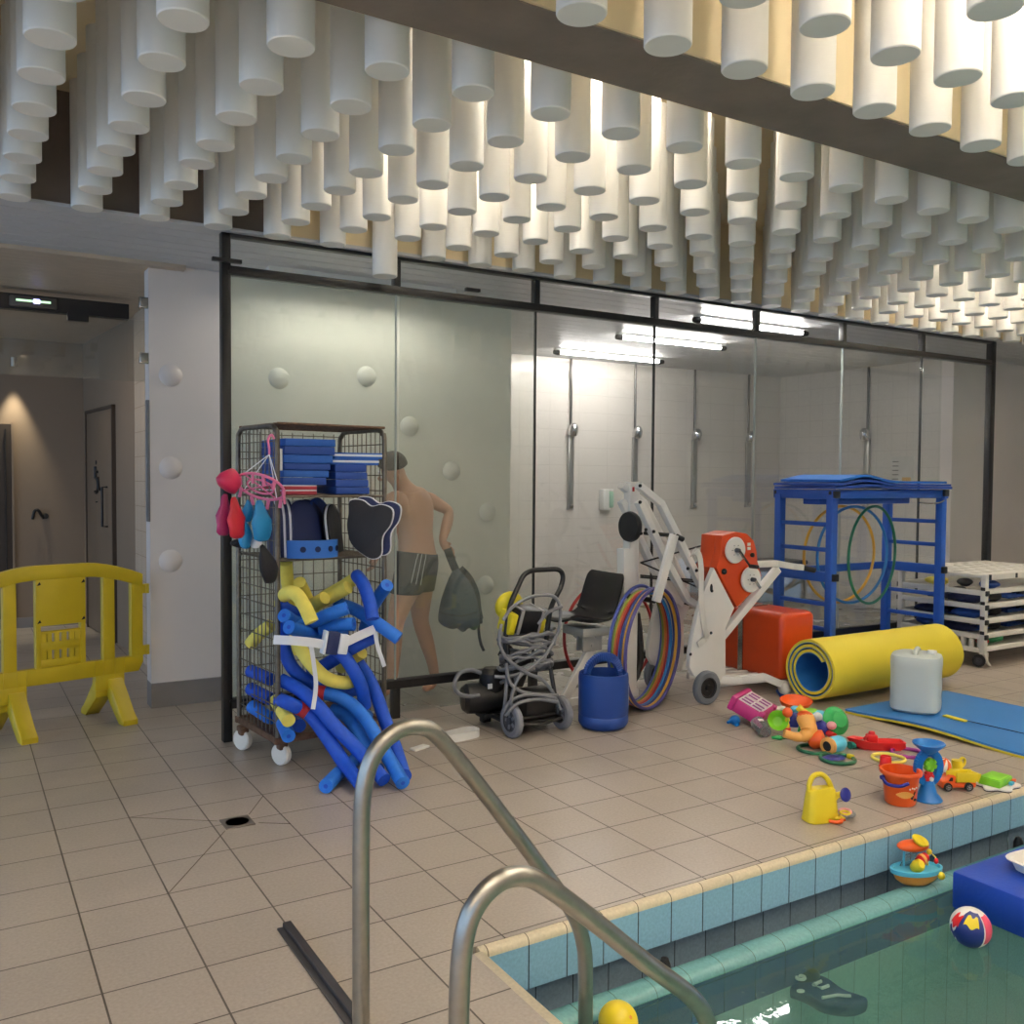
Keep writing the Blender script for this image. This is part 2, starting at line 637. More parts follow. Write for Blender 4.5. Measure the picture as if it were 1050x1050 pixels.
# ---------------------------------------------------------------- lamps
M_['warm_lamp'] = emis('warm_lamp', (255, 245, 230), 60.0)
M_['hall_lamp'] = emis('hall_lamp', (255, 240, 220), 155.0)
M_['fill_lamp'] = emis('fill_lamp', (255, 250, 240), 42.0)  # for the added lamp behind the left glass only
M_['cool_lamp'] = emis('cool_lamp', (255, 250, 244), 66.0)
NS = [0]
def strip(x0, x1, j, m='warm_lamp'):
    yy = 5.1 - S * j
    t = thing('strip_lamp', 'warm strip lamp up on the ceiling hidden between the white tubes', 'ceiling lamp', ((x0 + x1) / 2, yy, CZ), 0, 'strip lamps between the tubes')
    mb = MB(); mb.box((0, 0, -0.015), (x1 - x0, 0.05, 0.03), bev=0.004); mb.build('housing', M_['white_plastic'], t)
    mb = MB(); mb.cyl((-(x1 - x0) / 2 + 0.03, 0, -0.046), ((x1 - x0) / 2 - 0.03, 0, -0.046), 0.014, n=12); mb.build('lamp_tube', M_[m], t)
strip(1.7, 3.1, 2.5)
strip(1.9, 3.3, 5.5)
strip(6.3, 7.9, 1.5)
strip(6.9, 8.5, 4.5)
strip(7.6, 9.2, 2.5)
strip(5.7, 7.3, 3.5)
strip(1.9, 3.4, 11.5)
strip(2.5, 4.0, 10.5)
strip(4.6, 6.2, 9.5)
for j in (12.5, 15.5, 18.5, 22.5):
    for x0 in (-3.4, -0.9, 1.6, 4.1, 6.6):
        strip(x0, x0 + 1.7, j, 'hall_lamp')

# shower room tube lamps; the last is an added fill brightening the left glass
for (x0, x1, yy, nm) in ((5.33, 6.77, 7.96, 'lit tube lamp on shower ceiling closest to the tiled back wall'),
                         (5.24, 6.58, 6.80, 'lit tube lamp in the middle of the shower ceiling'),
                         (5.20, 6.52, 5.72, 'lit tube lamp on shower ceiling just behind the glass'),
                         (1.75, 3.10, 5.95, 'added fill lamp above the swimmer, hidden behind the black upper rail')):
    t = thing('tube_lamp', nm, 'ceiling lamp', ((x0 + x1) / 2, yy, SZ - 0.004), 0, 'shower ceiling lamps')
    L = x1 - x0
    mb = MB(); mb.box((0, 0, -0.012), (L, 0.05, 0.024), bev=0.004); mb.build('housing', M_['white_plastic'], t)
    if yy == 5.95:
        for s in (-1, 1):
            mb = MB(); mb.box((0, s * 0.045, -0.035), (L, 0.006, 0.07)); mb.build('side_shade', M_['white_plastic'], t)  # shields keep the added lamp's light off the ceiling
    mb = MB(); mb.cyl((-L / 2 + 0.05, 0, -0.045), (L / 2 - 0.05, 0, -0.045), 0.015, n=14); mb.build('lamp_tube', M_['cool_lamp' if yy != 5.95 else 'fill_lamp'], t)
    for s in (-1, 1):
        mb = MB(); mb.lathe([(0.022, -0.02), (0.03, 0), (0.022, 0.05)], axis_m((s * (L / 2 - 0.04), 0, -0.045), (s, 0, 0)), 14); mb.build('end_cap', M_['black_plastic'], t)
# corridor downlight
sp = bpy.data.lights.new('corridor_downlight', 'SPOT')
sp.energy = 60
sp.color = (1.0, 0.9, 0.66)
sp.spot_size = math.radians(48)
sp.spot_blend = 0.7
sp.shadow_soft_size = 0.02
o = bpy.data.objects.new('corridor_downlight', sp)
o.location = (0.52, 10.14, 2.54)
COL.objects.link(o)
t = thing('downlight', 'small wall downlight casting a cone of light on the brown corridor wall', 'downlight', (0.52, 10.14, 2.56))
mb = MB(); mb.cyl((0, 0, -0.01), (0, 0, 0.08), 0.03, n=16); mb.build('can', M_['steel'], t)
mb = MB(); mb.cyl((0, 0, 0.04), (0, 0.11, 0.04), 0.012, n=10); mb.build('arm', M_['steel'], t)
al = bpy.data.lights.new('corridor_lamp', 'AREA')
al.shape = 'RECTANGLE'; al.size = 0.9; al.size_y = 0.3; al.energy = 6.5; al.color = (1.0, 0.86, 0.7)
o = bpy.data.objects.new('corridor_lamp', al)
o.location = (0.2, 8.0, 2.8)
COL.objects.link(o)

# ================================================================ glass wall
GY = 5.28
M_['glass'] = glass_mat('shower_glass', (0.975, 0.985, 0.985), 0.015, (214, 214, 208), grime=0.02)
M_['glass_steam'] = glass_mat('steamed_glass', (0.95, 0.965, 0.95), 0.06, (222, 224, 212), grime=0.035)
MUL = [1.317, 2.354, 3.375, 4.409, 5.441, 6.465, 7.535, 8.59]
win = thing('window_1', 'long glass screen in a black steel frame in front of the showers', 'glass screen', (MUL[0], GY, 0))
struct(win)
OW = Vector((MUL[0], GY, 0))
def wb(name, m, fn, par=win):
    mb = MB(); fn(mb)
    mb.v = [p - OW for p in mb.v]
    return mb.build(name, m, par)
wb('post', M_['black'], lambda b: b.box((MUL[0], GY, 1.43), (0.05, 0.06, 2.86), bev=0.003))
wb('post', M_['black'], lambda b: b.box((MUL[-1] + 0.02, GY, 1.43), (0.07, 0.06, 2.86), bev=0.003))
wb('top_rail', M_['black'], lambda b: b.box((4.955, GY, 2.85), (7.3, 0.06, 0.026), bev=0.003))
wb('transom', M_['black'], lambda b: (b.box((4.955, GY, 2.653), (7.26, 0.06, 0.05), bev=0.003), b.box((4.955, GY - 0.034, 2.64), (7.26, 0.012, 0.02))))
wb('base_rail', M_['black'], lambda b: (b.box((4.955, GY, 0.215), (7.26, 0.06, 0.055), bev=0.003), b.box((4.955, GY - 0.034, 0.235), (7.26, 0.01, 0.012))))
for x in MUL[1:-1]:
    wb('short_post', M_['black'], lambda b: b.box((x, GY, 2.757), (0.042, 0.05, 0.16), bev=0.002))
    wb('foot', M_['black'], lambda b: b.box((x, GY, 0.094), (0.05, 0.05, 0.188), bev=0.002))
M_['joint_dark'] = mat('dark_joint', (38, 40, 38), 0.5)
M_['joint_light'] = mat('pale_joint', (168, 174, 168), 0.4)
for k, x in enumerate(MUL[1:-1]):
    wb('joint', M_['joint_dark'] if k in (1, 2, 5) else M_['joint_light'], lambda b: b.box((x, GY, 1.435), (0.010 if k in (1, 2, 5) else 0.007, 0.02, 2.385)))
for k in range(7):
    x0, x1 = MUL[k] + 0.025, MUL[k + 1] - 0.006
    wb('pane', M_['glass_steam'] if k < 2 else M_['glass'], lambda b: b.box(((x0 + x1) / 2, GY, 1.435), (x1 - x0, 0.008, 2.385)))
# small black clamp brackets by the upper rail
wb('bracket', M_['black'], lambda b: (b.box((1.317, GY - 0.04, 2.70), (0.16, 0.03, 0.02)), b.box((2.87, GY - 0.04, 2.71), (0.1, 0.03, 0.02))))

# round bumps on the plaster walls
def bump(x, z, y=WY, m='pillar', lab_=''):
    mb = MB()
    mb.lathe([(0.074, 0), (0.066, 0.009), (0.05, 0.020), (0.028, 0.028), (1e-4, 0.031)], axis_m((0, 0, 0), (0, -1, 0)), 24)
    o = mb.build('plaster_dome', M_[m])
    o.location = (x, y, z)
    tag(o, lab_, 'wall dome', 'round domes on the walls')
bl = ['round white dome on the pillar by the doorway, topmost of three', 'round white dome on the pillar by the doorway, middle of three', 'round white dome on the pillar by the doorway, lowest of three',
      'pale round dome on the wall above the swimmer', 'pale round dome on the wall beyond the swimmer, at shoulder height', 'pale round dome on the wall above the held bag',
      'pale round dome low on the wall beyond the held bag', 'pale round dome high on wall above the cage trolley', 'pale round dome high on wall behind glass, next to the glass joint', 'round white dome on the wall right of the glass screen']
for k, (x, z) in enumerate([(1.247, 2.156), (1.244, 1.556), (1.24, 0.951)]):
    bump(x - 0.03, z, WY, 'pillar', bl[k])
for k, (x, z) in enumerate([(2.912, 1.887), (3.265, 1.558), (3.584, 1.24), (3.57, 0.666), (1.928, 2.18), (2.571, 2.234)]):
    bump(x, z, WY, 'green_wall', bl[3 + k])
bump(10.74, 0.985, 6.14, 'pillar', bl[9])

# ================================================================ pool
M_['pool_blue'] = grid_mat('pool_edge_tile', (146, 192, 220), (60, 70, 78), 0.1527, 0.6, (2.057, -0.55), 'xz', 0.005, 0.2, 0.03)
M_['pool_cream'] = grid_mat('cream_bullnose', (224, 210, 180), (120, 108, 90), 0.1527, 5, (2.057, -1), 'xz', 0.004, 0.35, 0.06)
M_['pool_dark'] = grid_mat('gutter_tile', (122, 142, 158), (40, 46, 50), 0.1527, 0.6, (2.11, -0.55), 'xz', 0.004, 0.25, 0.08)
M_['pool_lip'] = grid_mat('pool_lip_tile', (116, 170, 174), (84, 108, 104), 0.1527, 5, (2.0, -3), 'xy', 0.003, 0.18, 0.05)
M_['pool_navy'] = grid_mat('pool_navy_tile', (26, 62, 124), (16, 34, 66), 0.1527, 0.15, (2.0, -1), 'xz', 0.003, 0.25, 0.08)
M_['pool_floor'] = grid_mat('pool_floor_tile', (166, 200, 194), (112, 132, 122), 0.15, 0.15, (0, 0), 'xy', 0.003, 0.4, 0.05)
def yz_prism(mb, poly, x0, x1):
    M = Matrix(((0, 0, 1, (x0 + x1) / 2), (1, 0, 0, 0), (0, 1, 0, 0), (0, 0, 0, 1)))
    mb.prism(poly, x1 - x0, M)
XE = 12.0
b = MB()
yz_prism(b, [(2.545, -0.028), (2.545, -0.006), (2.541, 0.0), (2.531, 0.0), (2.520, -0.004), (2.513, -0.013), (2.511, -0.022), (2.511, -0.028)], PX, XE)
M = Matrix(((1, 0, 0, 0), (0, 0, 1, 0), (0, 1, 0, 0), (0, 0, 0, 1)))
b.box((1.405, -0.24, -0.03), (0.035, 5.5, 0.064), bev=0.006)
struct(b.build('trim_pool_edge', M_['pool_cream'], smooth=50))
b = MB(); b.box(((PX + XE) / 2, 2.546, -0.1015), (XE - PX, 0.07, 0.147))
struct(b.build('trim_pool_band', M_['pool_blue'], smooth=0))
b = MB(); b.box(((PX + XE) / 2, 2.585, -0.30), (XE - PX, 0.07, 0.26)); b.box(((PX + XE) / 2, 2.45, -0.36), (XE - PX, 0.22, 0.06))
struct(b.build('wall_pool_gutter', M_['pool_dark'], smooth=0))
b = MB(); yz_prism(b, [(2.425, -0.35), (2.425, -0.215), (2.412, -0.203), (2.38, -0.202), (2.352, -0.208), (2.338, -0.222), (2.335, -0.236), (2.36, -0.236), (2.36, -0.35)], PX, XE)
struct(b.build('trim_pool_lip', M_['pool_lip'], smooth=50))
b = MB(); b.box(((PX + XE) / 2, 2.345, -0.306), (XE - PX, 0.02, 0.14))
struct(b.build('wall_pool_stripe', M_['pool_navy'], smooth=0))
b = MB(); b.box(((PX + XE) / 2, 2.39, -0.788), (XE - PX, 0.11, 0.824)); b.box((1.40, -0.3, -0.6), (0.03, 5.4, 1.1)); b.box(((PX + XE) / 2, -0.3, -1.2), (XE - PX, 5.5, 0.05))
struct(b.build('floor_pool', M_['pool_floor'], smooth=0))
# water
wm = bpy.data.materials.new('pool_water'); wm.use_nodes = True
nt = wm.node_tree
for n in list(nt.nodes): nt.nodes.remove(n)
out = nt.nodes.new('ShaderNodeOutputMaterial')
tc = nt.nodes.new('ShaderNodeTexCoord')
nz = nt.nodes.new('ShaderNodeTexNoise'); nz.inputs['Scale'].default_value = 5.0; nz.inputs['Detail'].default_value = 3; nz.inputs['Distortion'].default_value = 0.8
nt.links.new(tc.outputs['Object'], nz.inputs['Vector'])
bp = nt.nodes.new('ShaderNodeBump'); bp.inputs['Strength'].default_value = 0.02; bp.inputs['Distance'].default_value = 0.06
nt.links.new(nz.outputs['Fac'], bp.inputs['Height'])
tr = nt.nodes.new('ShaderNodeBsdfRefraction'); tr.inputs['Color'].default_value = (0.50, 0.66, 0.58, 1); tr.inputs['IOR'].default_value = 1.33; tr.inputs['Roughness'].default_value = 0.0
t2 = nt.nodes.new('ShaderNodeBsdfTransparent'); t2.inputs['Color'].default_value = (0.76, 0.90, 0.86, 1)
gl = nt.nodes.new('ShaderNodeBsdfGlossy'); gl.inputs['Roughness'].default_value = 0.03
df = nt.nodes.new('ShaderNodeBsdfDiffuse'); df.inputs['Color'].default_value = rgb(104, 150, 140)
fr = nt.nodes.new('ShaderNodeFresnel'); fr.inputs['IOR'].default_value = 1.33
for n in (gl, fr): nt.links.new(bp.outputs['Normal'], n.inputs['Normal'])
m1 = nt.nodes.new('ShaderNodeMixShader'); m1.inputs[0].default_value = 0.2
nt.links.new(t2.outputs[0], m1.inputs[1]); nt.links.new(df.outputs[0], m1.inputs[2])
m2 = nt.nodes.new('ShaderNodeMixShader')
nt.links.new(fr.outputs[0], m2.inputs[0]); nt.links.new(m1.outputs[0], m2.inputs[1]); nt.links.new(gl.outputs[0], m2.inputs[2])
nt.links.new(m2.outputs[0], out.inputs['Surface'])
b = MB(); b.grid(lambda u, v: (PX + u * (XE - PX), -2.95 + v * (2.334 + 2.95), -0.232), 2, 2)
o = struct(b.build('water', wm, smooth=0))
if o.data.polygons[0].normal.z < 0: o.data.flip_normals()

# black scupper plugs in the gutter
for x, nm in ((2.15, 'black plug in the pool gutter below the tile edge'), (4.36, 'black plug in the pool gutter near the blue float')):
    mb = MB(); mb.lathe([(0.022, 0), (0.024, 0.02), (0.02, 0.045), (0.012, 0.055), (1e-4, 0.057)], None, 16)
    o = mb.build('gutter_plug', M_['black_plastic']); o.location = (x, 2.475, -0.33 + 0.0)
    o.scale = (1.1, 1.1, 2.3)
    tag(o, nm, 'plug')

# ================================================================ handrails
M_['rail_steel'] = mat('brushed_rail', (158, 156, 150), 0.33, metal=1.0, var=0.08, scale=30, bump=0.03, bscale=200)
def rail(pts, Y, label):
    t = thing('pool_handrail', label, 'handrail', (pts[0][0], Y, 0))
    P = smooth_path([(p[0] - pts[0][0], 0, p[1]) for p in pts], 8)
    mb = MB(); mb.tube(P, 0.0215, 24); mb.build('bent_tube', M_['rail_steel'], t, smooth=60)
    mb = MB(); mb.lathe([(0.0225, 0.012), (0.05, 0.008), (0.052, 0.0)], None, 28); mb.build('floor_flange', M_['steel'], t)
rail([(.847, 0), (.847, .3), (.847, .60), (.855, .745), (.885, .825), (.94, .868), (1.0, .872), (1.06, .835), (1.204, .657), (1.402, .393), (1.478, .285), (1.518, .19), (1.53, .06), (1.53, -.4), (1.53, -.9)], 2.1, 'bent stainless steel handrail of the pool steps, the taller one behind')
rail([(.858, 0), (.858, .2), (.858, .45), (.868, .575), (.897, .64), (.95, .675), (1.01, .672), (1.07, .635), (1.194, .53), (1.333, .405), (1.48, .278), (1.536, .19), (1.556, .08), (1.556, -.4), (1.556, -.9)], 1.607, 'bent stainless steel handrail of the pool steps, the lower one in front')
b = MB(); b.box((0.937, 1.75, 0.009), (0.028, 2.46, 0.018), bev=0.002); b.box((0.927, 1.75, 0.004), (0.05, 2.44, 0.006))
struct(b.build('trim_deck_edge', mat('zinc_edge', (74, 72, 74), 0.4, metal=0.6), smooth=0))
# floor drain and the tile cuts that fall to it
t = thing('floor_drain', 'small dark square drain grate set in the tiled floor', 'drain', (1.04, 4.0, 0))
mb = MB(); mb.box((0, 0, 0.002), (0.125, 0.125, 0.005), bev=0.001); mb.build('frame', mat('drain_metal', (112, 104, 98), 0.5, metal=0.3), t)
mb = MB()
for k in range(3): mb.lathe([(0.016 + 0.014 * k, 0.0055), (0.022 + 0.014 * k, 0.0055)], None, 24)
mb.build('grate_rings', mat('drain_dark', (58, 54, 52), 0.6), t)
b = MB()
for (x0, y0, x1, y1) in ((0.97, 3.93, 0.65, 3.44), (0.97, 4.06, 0.645, 4.30), (1.11, 4.07, 1.235, 4.28), (1.12, 3.95, 1.235, 3.87)):
    b.bar((x0, y0, 0.0006), (x1, y1, 0.0006), 0.003, 0.001)
struct(b.build('trim_tile_cuts', mat('grout_cut', (92, 80, 70), 0.8), smooth=0))
# plastic angle pieces and strap left on the deck
o = MB()
o.box((0, 0, 0.006), (0.11, 0.05, 0.012), bev=0.002)
o = o.build('plastic_offcut', M_['white_plastic']); o.location = (2.2, 4.6, 0); o.rotation_euler = (0, 0, 0.35)
tag(o, 'short flat piece of white plastic lying on the tiles', 'plastic piece')
t = thing('white_strap', 'loop of wide white plastic strap lying on the tiles by the cable cart', 'strap', (2.47, 4.66, 0), 0.15)
lp = smooth_path([(-0.13, -0.02, 0), (0, -0.045, 0), (0.12, -0.035, 0), (0.15, 0.02, 0), (0.1, 0.06, 0), (0, 0.055, 0), (-0.13, 0.03, 0)], 6)
mb = MB()
for a, c in zip(lp, lp[1:]):
    mb.bar(a + Vector((0, 0, 0.022)), c + Vector((0, 0, 0.022)), 0.006, 0.044, 0.0, (0, 0, 1))
mb.v = mb.v
mb.build('band', M_['white_plastic'], t)
mb = MB(); mb.box((-0.135, -0.018, 0.022), (0.02, 0.012, 0.03), bev=0.003); mb.build('buckle', M_['black_plastic'], t)

# ================================================================ doorway bits
t = thing('glass_clamp_hinge', 'square steel glass clamp on the pillar edge, the upper one', 'hinge', (1.06, 6.3, 2.608), 0, 'glass clamps on the pillar')
mb = MB(); mb.box((0, 0, 0), (0.06, 0.03, 0.07), bev=0.004); mb.build('plate', M_['steel'], t)
mb = MB(); mb.box((0, -0.017, 0), (0.045, 0.004, 0.055), bev=0.001); mb.build('cover', mat('clamp_cover', (150, 146, 140), 0.35, metal=0.8), t)
c = copy_tree(t); c.location.z = 2.256; c['label'] = 'square steel glass clamp on the pillar edge, the lower one'
b = MB(); b.box((1.077, 6.3, 1.6), (0.02, 0.05, 0.78), bev=0.003)
o = tag(b.build('door_seal_strip', mat('grey_strip', (122, 122, 124), 0.4), loc=(1.077, 6.3, 1.6)), 'narrow grey metal strip on the edge of the pillar', 'metal strip')
# header with the exit light, glass panel under it
b = MB(); b.box((-0.35, 7.5, 2.735), (3.0, 0.08, 0.11)); b.box((0.80, 7.46, 2.66), (0.14, 0.05, 0.06))
struct(b.build('trim_header', M_['black'], smooth=0))
b = MB(); b.box((0.2, 7.5, 2.45), (2.15, 0.01, 0.46))
struct(b.build('window_2', glass_mat('corridor_glass', (0.92, 0.93, 0.92), 0.02, (190, 186, 176), grime=0.04), smooth=0))
t = thing('exit_light', 'small glowing emergency light box under the dark header', 'exit light', (0.51, 7.44, 2.735))
mb = MB(); mb.box((0, 0, 0), (0.30, 0.04, 0.075), bev=0.006); mb.build('case', mat('exit_case', (90, 84, 76), 0.5), t)
mb = MB(); mb.box((0.0, -0.022, 0.004), (0.22, 0.006, 0.014)); mb.build('lens', emis('exit_green', (170, 220, 170), 1.2), t)
mb = MB(); mb.box((0.02, -0.024, 0.004), (0.04, 0.006, 0.03)); mb.build('lamp_spot', emis('exit_blue', (170, 170, 255), 4.0), t)
# the toilet door on the side wall: leaf, frame line, pictogram, pull handle
M_['door_brown'] = mat('door_brown', (126, 108, 90), 0.5, var=0.03)
d = thing('door_1', 'brown door with a wheelchair sign and pull handle', 'door', (1.2075, 9.46, 0), 0.083); struct(d)
mb = MB(); mb.box((-0.012, 0, 1.06), (0.024, 1.06, 2.1), bev=0.002); mb.build('leaf', M_['door_brown'], d)
mb = MB()
mb.box((-0.017, 0.545, 1.07), (0.034, 0.03, 2.14)); mb.box((-0.017, -0.545, 1.07), (0.034, 0.03, 2.14)); mb.box((-0.017, 0, 2.125), (0.034, 1.12, 0.03))
mb.build('frame', mat('door_gap', (70, 58, 48), 0.6), d)
mb = MB()
h = [(-0.02, -0.33, 1.04), (-0.07, -0.33, 1.04), (-0.07, -0.33, 1.40), (-0.02, -0.33, 1.40)]
mb.tube(h, 0.011, 10); mb.build('pull_handle', M_['black'], d)
mb = MB()
def dl(pts, r=0.012): mb.tube([(-0.03, p[0] * 1.2, p[1]) for p in pts], r * 1.3, 6)
sy, sz = 0.09, 1.46
mb.ball((-0.03, sy + 0.01, sz + 0.17), (0.006, 0.022, 0.022), 8)
dl([(sy + 0.01, sz + 0.13), (sy, sz + 0.02), (sy - 0.08, sz + 0.02), (sy - 0.11, sz - 0.09), (sy - 0.14, sz - 0.08)], 0.013)
dl([(sy + 0.005, sz + 0.085), (sy - 0.06, sz + 0.08)], 0.010)
dl([(sy - 0.005 + 0.07 * math.cos(a), sz - 0.05 + 0.07 * math.sin(a)) for a in [PI * (0.45 + 1.25 * k / 14) for k in range(15)]], 0.010)
dl([(sy - 0.02, sz - 0.2), (sy - 0.02, sz - 0.21)], 0.008)
mb.build('wheelchair_sign', M_['black'], d)
d = thing('door_2', 'dark half open door at the far end of the corridor', 'door', (0.1, 10.25, 0)); struct(d)
mb = MB(); mb.box((0.0, -0.015, 1.0), (0.80, 0.03, 2.0)); mb.build('leaf', mat('door_dark', (58, 48, 42), 0.6), d)
mb = MB(); mb.box((0.345, -0.035, 1.0), (0.012, 0.02, 1.9)); mb.build('gap', M_['black'], d)
mb = MB(); mb.box((0.405, -0.02, 1.0), (0.02, 0.05, 2.03)); mb.build('jamb', M_['brown_wall'], d)
t = thing('wall_hook', 'small black hook with a hanging loop on the brown corridor wall', 'hook', (0.73, 10.25, 1.13))
mb = MB(); mb.tube(smooth_path([(0.04, 0, -0.05), (0.02, -0.03, -0.02), (-0.01, -0.04, 0.03), (-0.04, -0.03, 0.02), (-0.06, -0.03, -0.06)], 5), 0.014, 8); mb.build('loop', M_['black'], t)
mb = MB(); mb.lathe([(0.028, 0), (0.025, 0.02), (1e-4, 0.022)], axis_m((0.06, 0, -0.03), (0, -1, 0)), 14); mb.build('button', M_['black'], t)
# extinguisher-like white bits on the tiled reveal
t = thing('corridor_dispenser', 'small white dispenser on the cream tiles beside the pillar', 'dispenser', (1.30, 6.75, 1.5))
mb = MB(); mb.box((-0.03, 0, 0), (0.06, 0.14, 0.22), bev=0.012); mb.build('case', M_['white_plastic'], t)
mb = MB(); mb.box((-0.04, 0, 0.12), (0.05, 0.1, 0.012)); mb.build('cap', M_['black'], t)

# ================================================================ shower room fittings
M_['wall_fit'] = mat('brushed_alu', (176, 176, 174), 0.3, metal=0.9)
def shower(x, y, side, label):
    t = thing('shower_panel', label, 'shower', (x, y, 0), 0 if side == 'b' else -PI / 2, 'showers along the tiled walls')
    mb = MB(); mb.box((0, -0.02, 1.58), (0.075, 0.035, 0.84), bev=0.008); mb.box((0, -0.02, 1.172), (0.08, 0.04, 0.03), bev=0.004); mb.build('column', M_['wall_fit'], t)
    mb = MB(); mb.cyl((0, -0.02, 2.10), (0, -0.02, 2.86), 0.014, n=10); mb.build('riser_pipe', mat('pipe_dark', (96, 94, 92), 0.35, metal=0.8), t)
    mb = MB(); mb.lathe([(0.055, -0.06), (0.06, -0.03), (0.055, 0.02), (0.035, 0.06), (0.012, 0.075)], MX((0, -0.07, 2.06), (0.35, 0, 0)), 18); mb.build('shower_head', M_['chrome'], t)
    mb = MB(); mb.lathe([(0.022, 0), (0.022, 0.02), (1e-4, 0.024)], axis_m((0, -0.038, 1.2), (0, -1, 0)), 14); mb.build('push_button', M_['chrome'], t)
sl = ['wall shower column on the tiled back wall beside the soap dispenser', 'wall shower column on the back wall above the white lift frame', 'wall shower column on the back wall, third from the partition',
      'wall shower column on the back wall closest to the corner', 'wall shower column on the tiled side wall behind the blue rack']
for k, x in enumerate((5.97, 6.89, 7.82, 8.74)):
    shower(x, 8.6, 'b', sl[k])
shower(9.33, 7.22, 's', sl[4])
t = thing('soap_dispenser', 'white soap dispenser with a green window on the tiled back wall', 'dispenser', (6.47, 8.6, 1.27))
mb = MB(); mb.box((-0.045, -0.05, 0), (0.09, 0.1, 0.24), bev=0.02); mb.box((0.045, -0.025, 0.11), (0.1, 0.05, 0.02), bev=0.006); mb.box((-0.0, -0.03, -0.11), (0.09, 0.06, 0.03), bev=0.01); mb.build('case', M_['white_plastic'], t)
mb = MB(); mb.box((0.045, -0.04, 0.0), (0.075, 0.07, 0.19), bev=0.015); mb.build('soap_window', mat('soap_green', (150, 186, 164), 0.3), t)
# bench ledge with dark top in the shower room
b = MB(); b.box((8.55, 8.35, 0.22), (1.55, 0.45, 0.44), bev=0.01)
o = struct(b.build('wall_bench', M_['grey_trim'], smooth=0))
b = MB(); b.box((8.55, 8.34, 0.465), (1.56, 0.5, 0.05), bev=0.01)
struct(b.build('trim_bench_top', M_['black'], smooth=0))
# notice with a code square area left blank
t = thing('notice_sheet', 'small printed notice with an orange square stuck on the shower wall', 'notice', (9.325, 6.75, 1.62), 0)
mb = MB(); mb.box((0, 0, 0), (0.006, 0.30, 0.34)); mb.build('sheet', mat('paper_grey', (196, 194, 188), 0.6), t)
mb = MB()
for k in range(5): mb.box((-0.005, 0.085, 0.11 - 0.05 * k), (0.004, 0.08, 0.012))
mb.build('print_lines', mat('print_grey', (110, 110, 108), 0.6), t)
mb = MB(); mb.box((-0.005, -0.06, -0.11), (0.004, 0.11, 0.08)); mb.build('orange_patch', mat('patch_orange', (206, 160, 96), 0.6), t)
# ================================================================ roll cage with swimming aids
M_['cage'] = mat('cage_steel', (112, 104, 94), 0.45, metal=0.8, var=0.2, scale=30)
M_['rust'] = mat('rusty_wire', (112, 84, 66), 0.6, metal=0.5, var=0.3, scale=40)
M_['caster'] = mat('caster_white', (226, 222, 214), 0.45, var=0.03)
CX0, CX1, CY0, CY1 = 1.415, 2.035, 4.63, 5.16
cage = thing('roll_cage', 'tall wire roll cage on white wheels packed with swimming aids', 'trolley', (1.72, 4.9, 0))
OC = Vector((1.72, 4.9, 0))
def cb(name, m, mb, par=cage):
    mb.v = [p - OC for p in mb.v]
    return mb.build(name, m, par)
mb = MB()
mb.box((1.725, 4.895, 0.155), (0.64, 0.55, 0.012))
for yy in (CY0, CY1): mb.box((1.725, yy, 0.15), (0.66, 0.03, 0.035), bev=0.003)
for xx in (CX0, CX1): mb.box((xx, 4.895, 0.15), (0.03, 0.56, 0.035), bev=0.003)
cb('base_frame', M_['rust'], mb)
def side_panel(x):
    fr = smooth_path([(x, CY0, 0.16), (x, CY0, 0.6), (x, CY0, 1.2), (x, CY0, 1.68), (x, CY0 + 0.02, 1.74), (x, CY0 + 0.08, 1.765), (x, 4.9, 1.765), (x, CY1 - 0.08, 1.765), (x, CY1 - 0.02, 1.74), (x, CY1, 1.68), (x, CY1, 1.2), (x, CY1, 0.6), (x, CY1, 0.16)], 4)
    mb = MB(); mb.tube(fr, 0.0135, 12); o = cb('side_frame', M_['cage'], mb)
    mb = MB()
    yy = CY0 + 0.05
    while yy < CY1 - 0.02:
        mb.cyl((x, yy, 0.16), (x, yy, 1.755), 0.0032, n=6); yy += 0.052
    z = 0.24
    while z < 1.74:
        mb.cyl((x, CY0, z), (x, CY1, z), 0.0032, n=6); z += 0.085
    mb.v = [p - OC for p in mb.v]
    mb.build('side_mesh', M_['cage'], o)
side_panel(CX0); side_panel(CX1)
mb = MB()
xx = CX0 + 0.06
while xx < CX1: mb.cyl((xx, CY1, 0.16), (xx, CY1, 1.755), 0.0032, n=6); xx += 0.065
z = 0.24
while z < 1.75: mb.cyl((CX0, CY1, z), (CX1, CY1, z), 0.0032, n=6); z += 0.1
cb('back_mesh', M_['cage'], mb)
def deck(z, nm, m):
    mb = MB()
    for yy in (CY0, CY1 - 0.02): mb.cyl((CX0, yy, z), (CX1, yy, z), 0.007, n=8)
    for xx in (CX0 + 0.02, CX1 - 0.02): mb.cyl((xx, CY0, z), (xx, CY1, z), 0.006, n=8)
    yy = CY0 + 0.05
    while yy < CY1 - 0.03: mb.cyl((CX0, yy, z + 0.003), (CX1, yy, z + 0.003), 0.003, n=6); yy += 0.05
    xx = CX0 + 0.05
    while xx < CX1 - 0.03: mb.cyl((xx, CY0, z - 0.003), (xx, CY1, z - 0.003), 0.003, n=6); xx += 0.05
    cb(nm, m, mb)
deck(1.075, 'wire_shelf', M_['cage']); deck(1.402, 'wire_shelf', M_['cage']); deck(1.775, 'wire_shelf', M_['rust'])
mb = MB(); mb.box((1.43, 4.617, 1.59), (0.012, 0.004, 0.11)); cb('number_tag', M_['white_plastic'], mb)
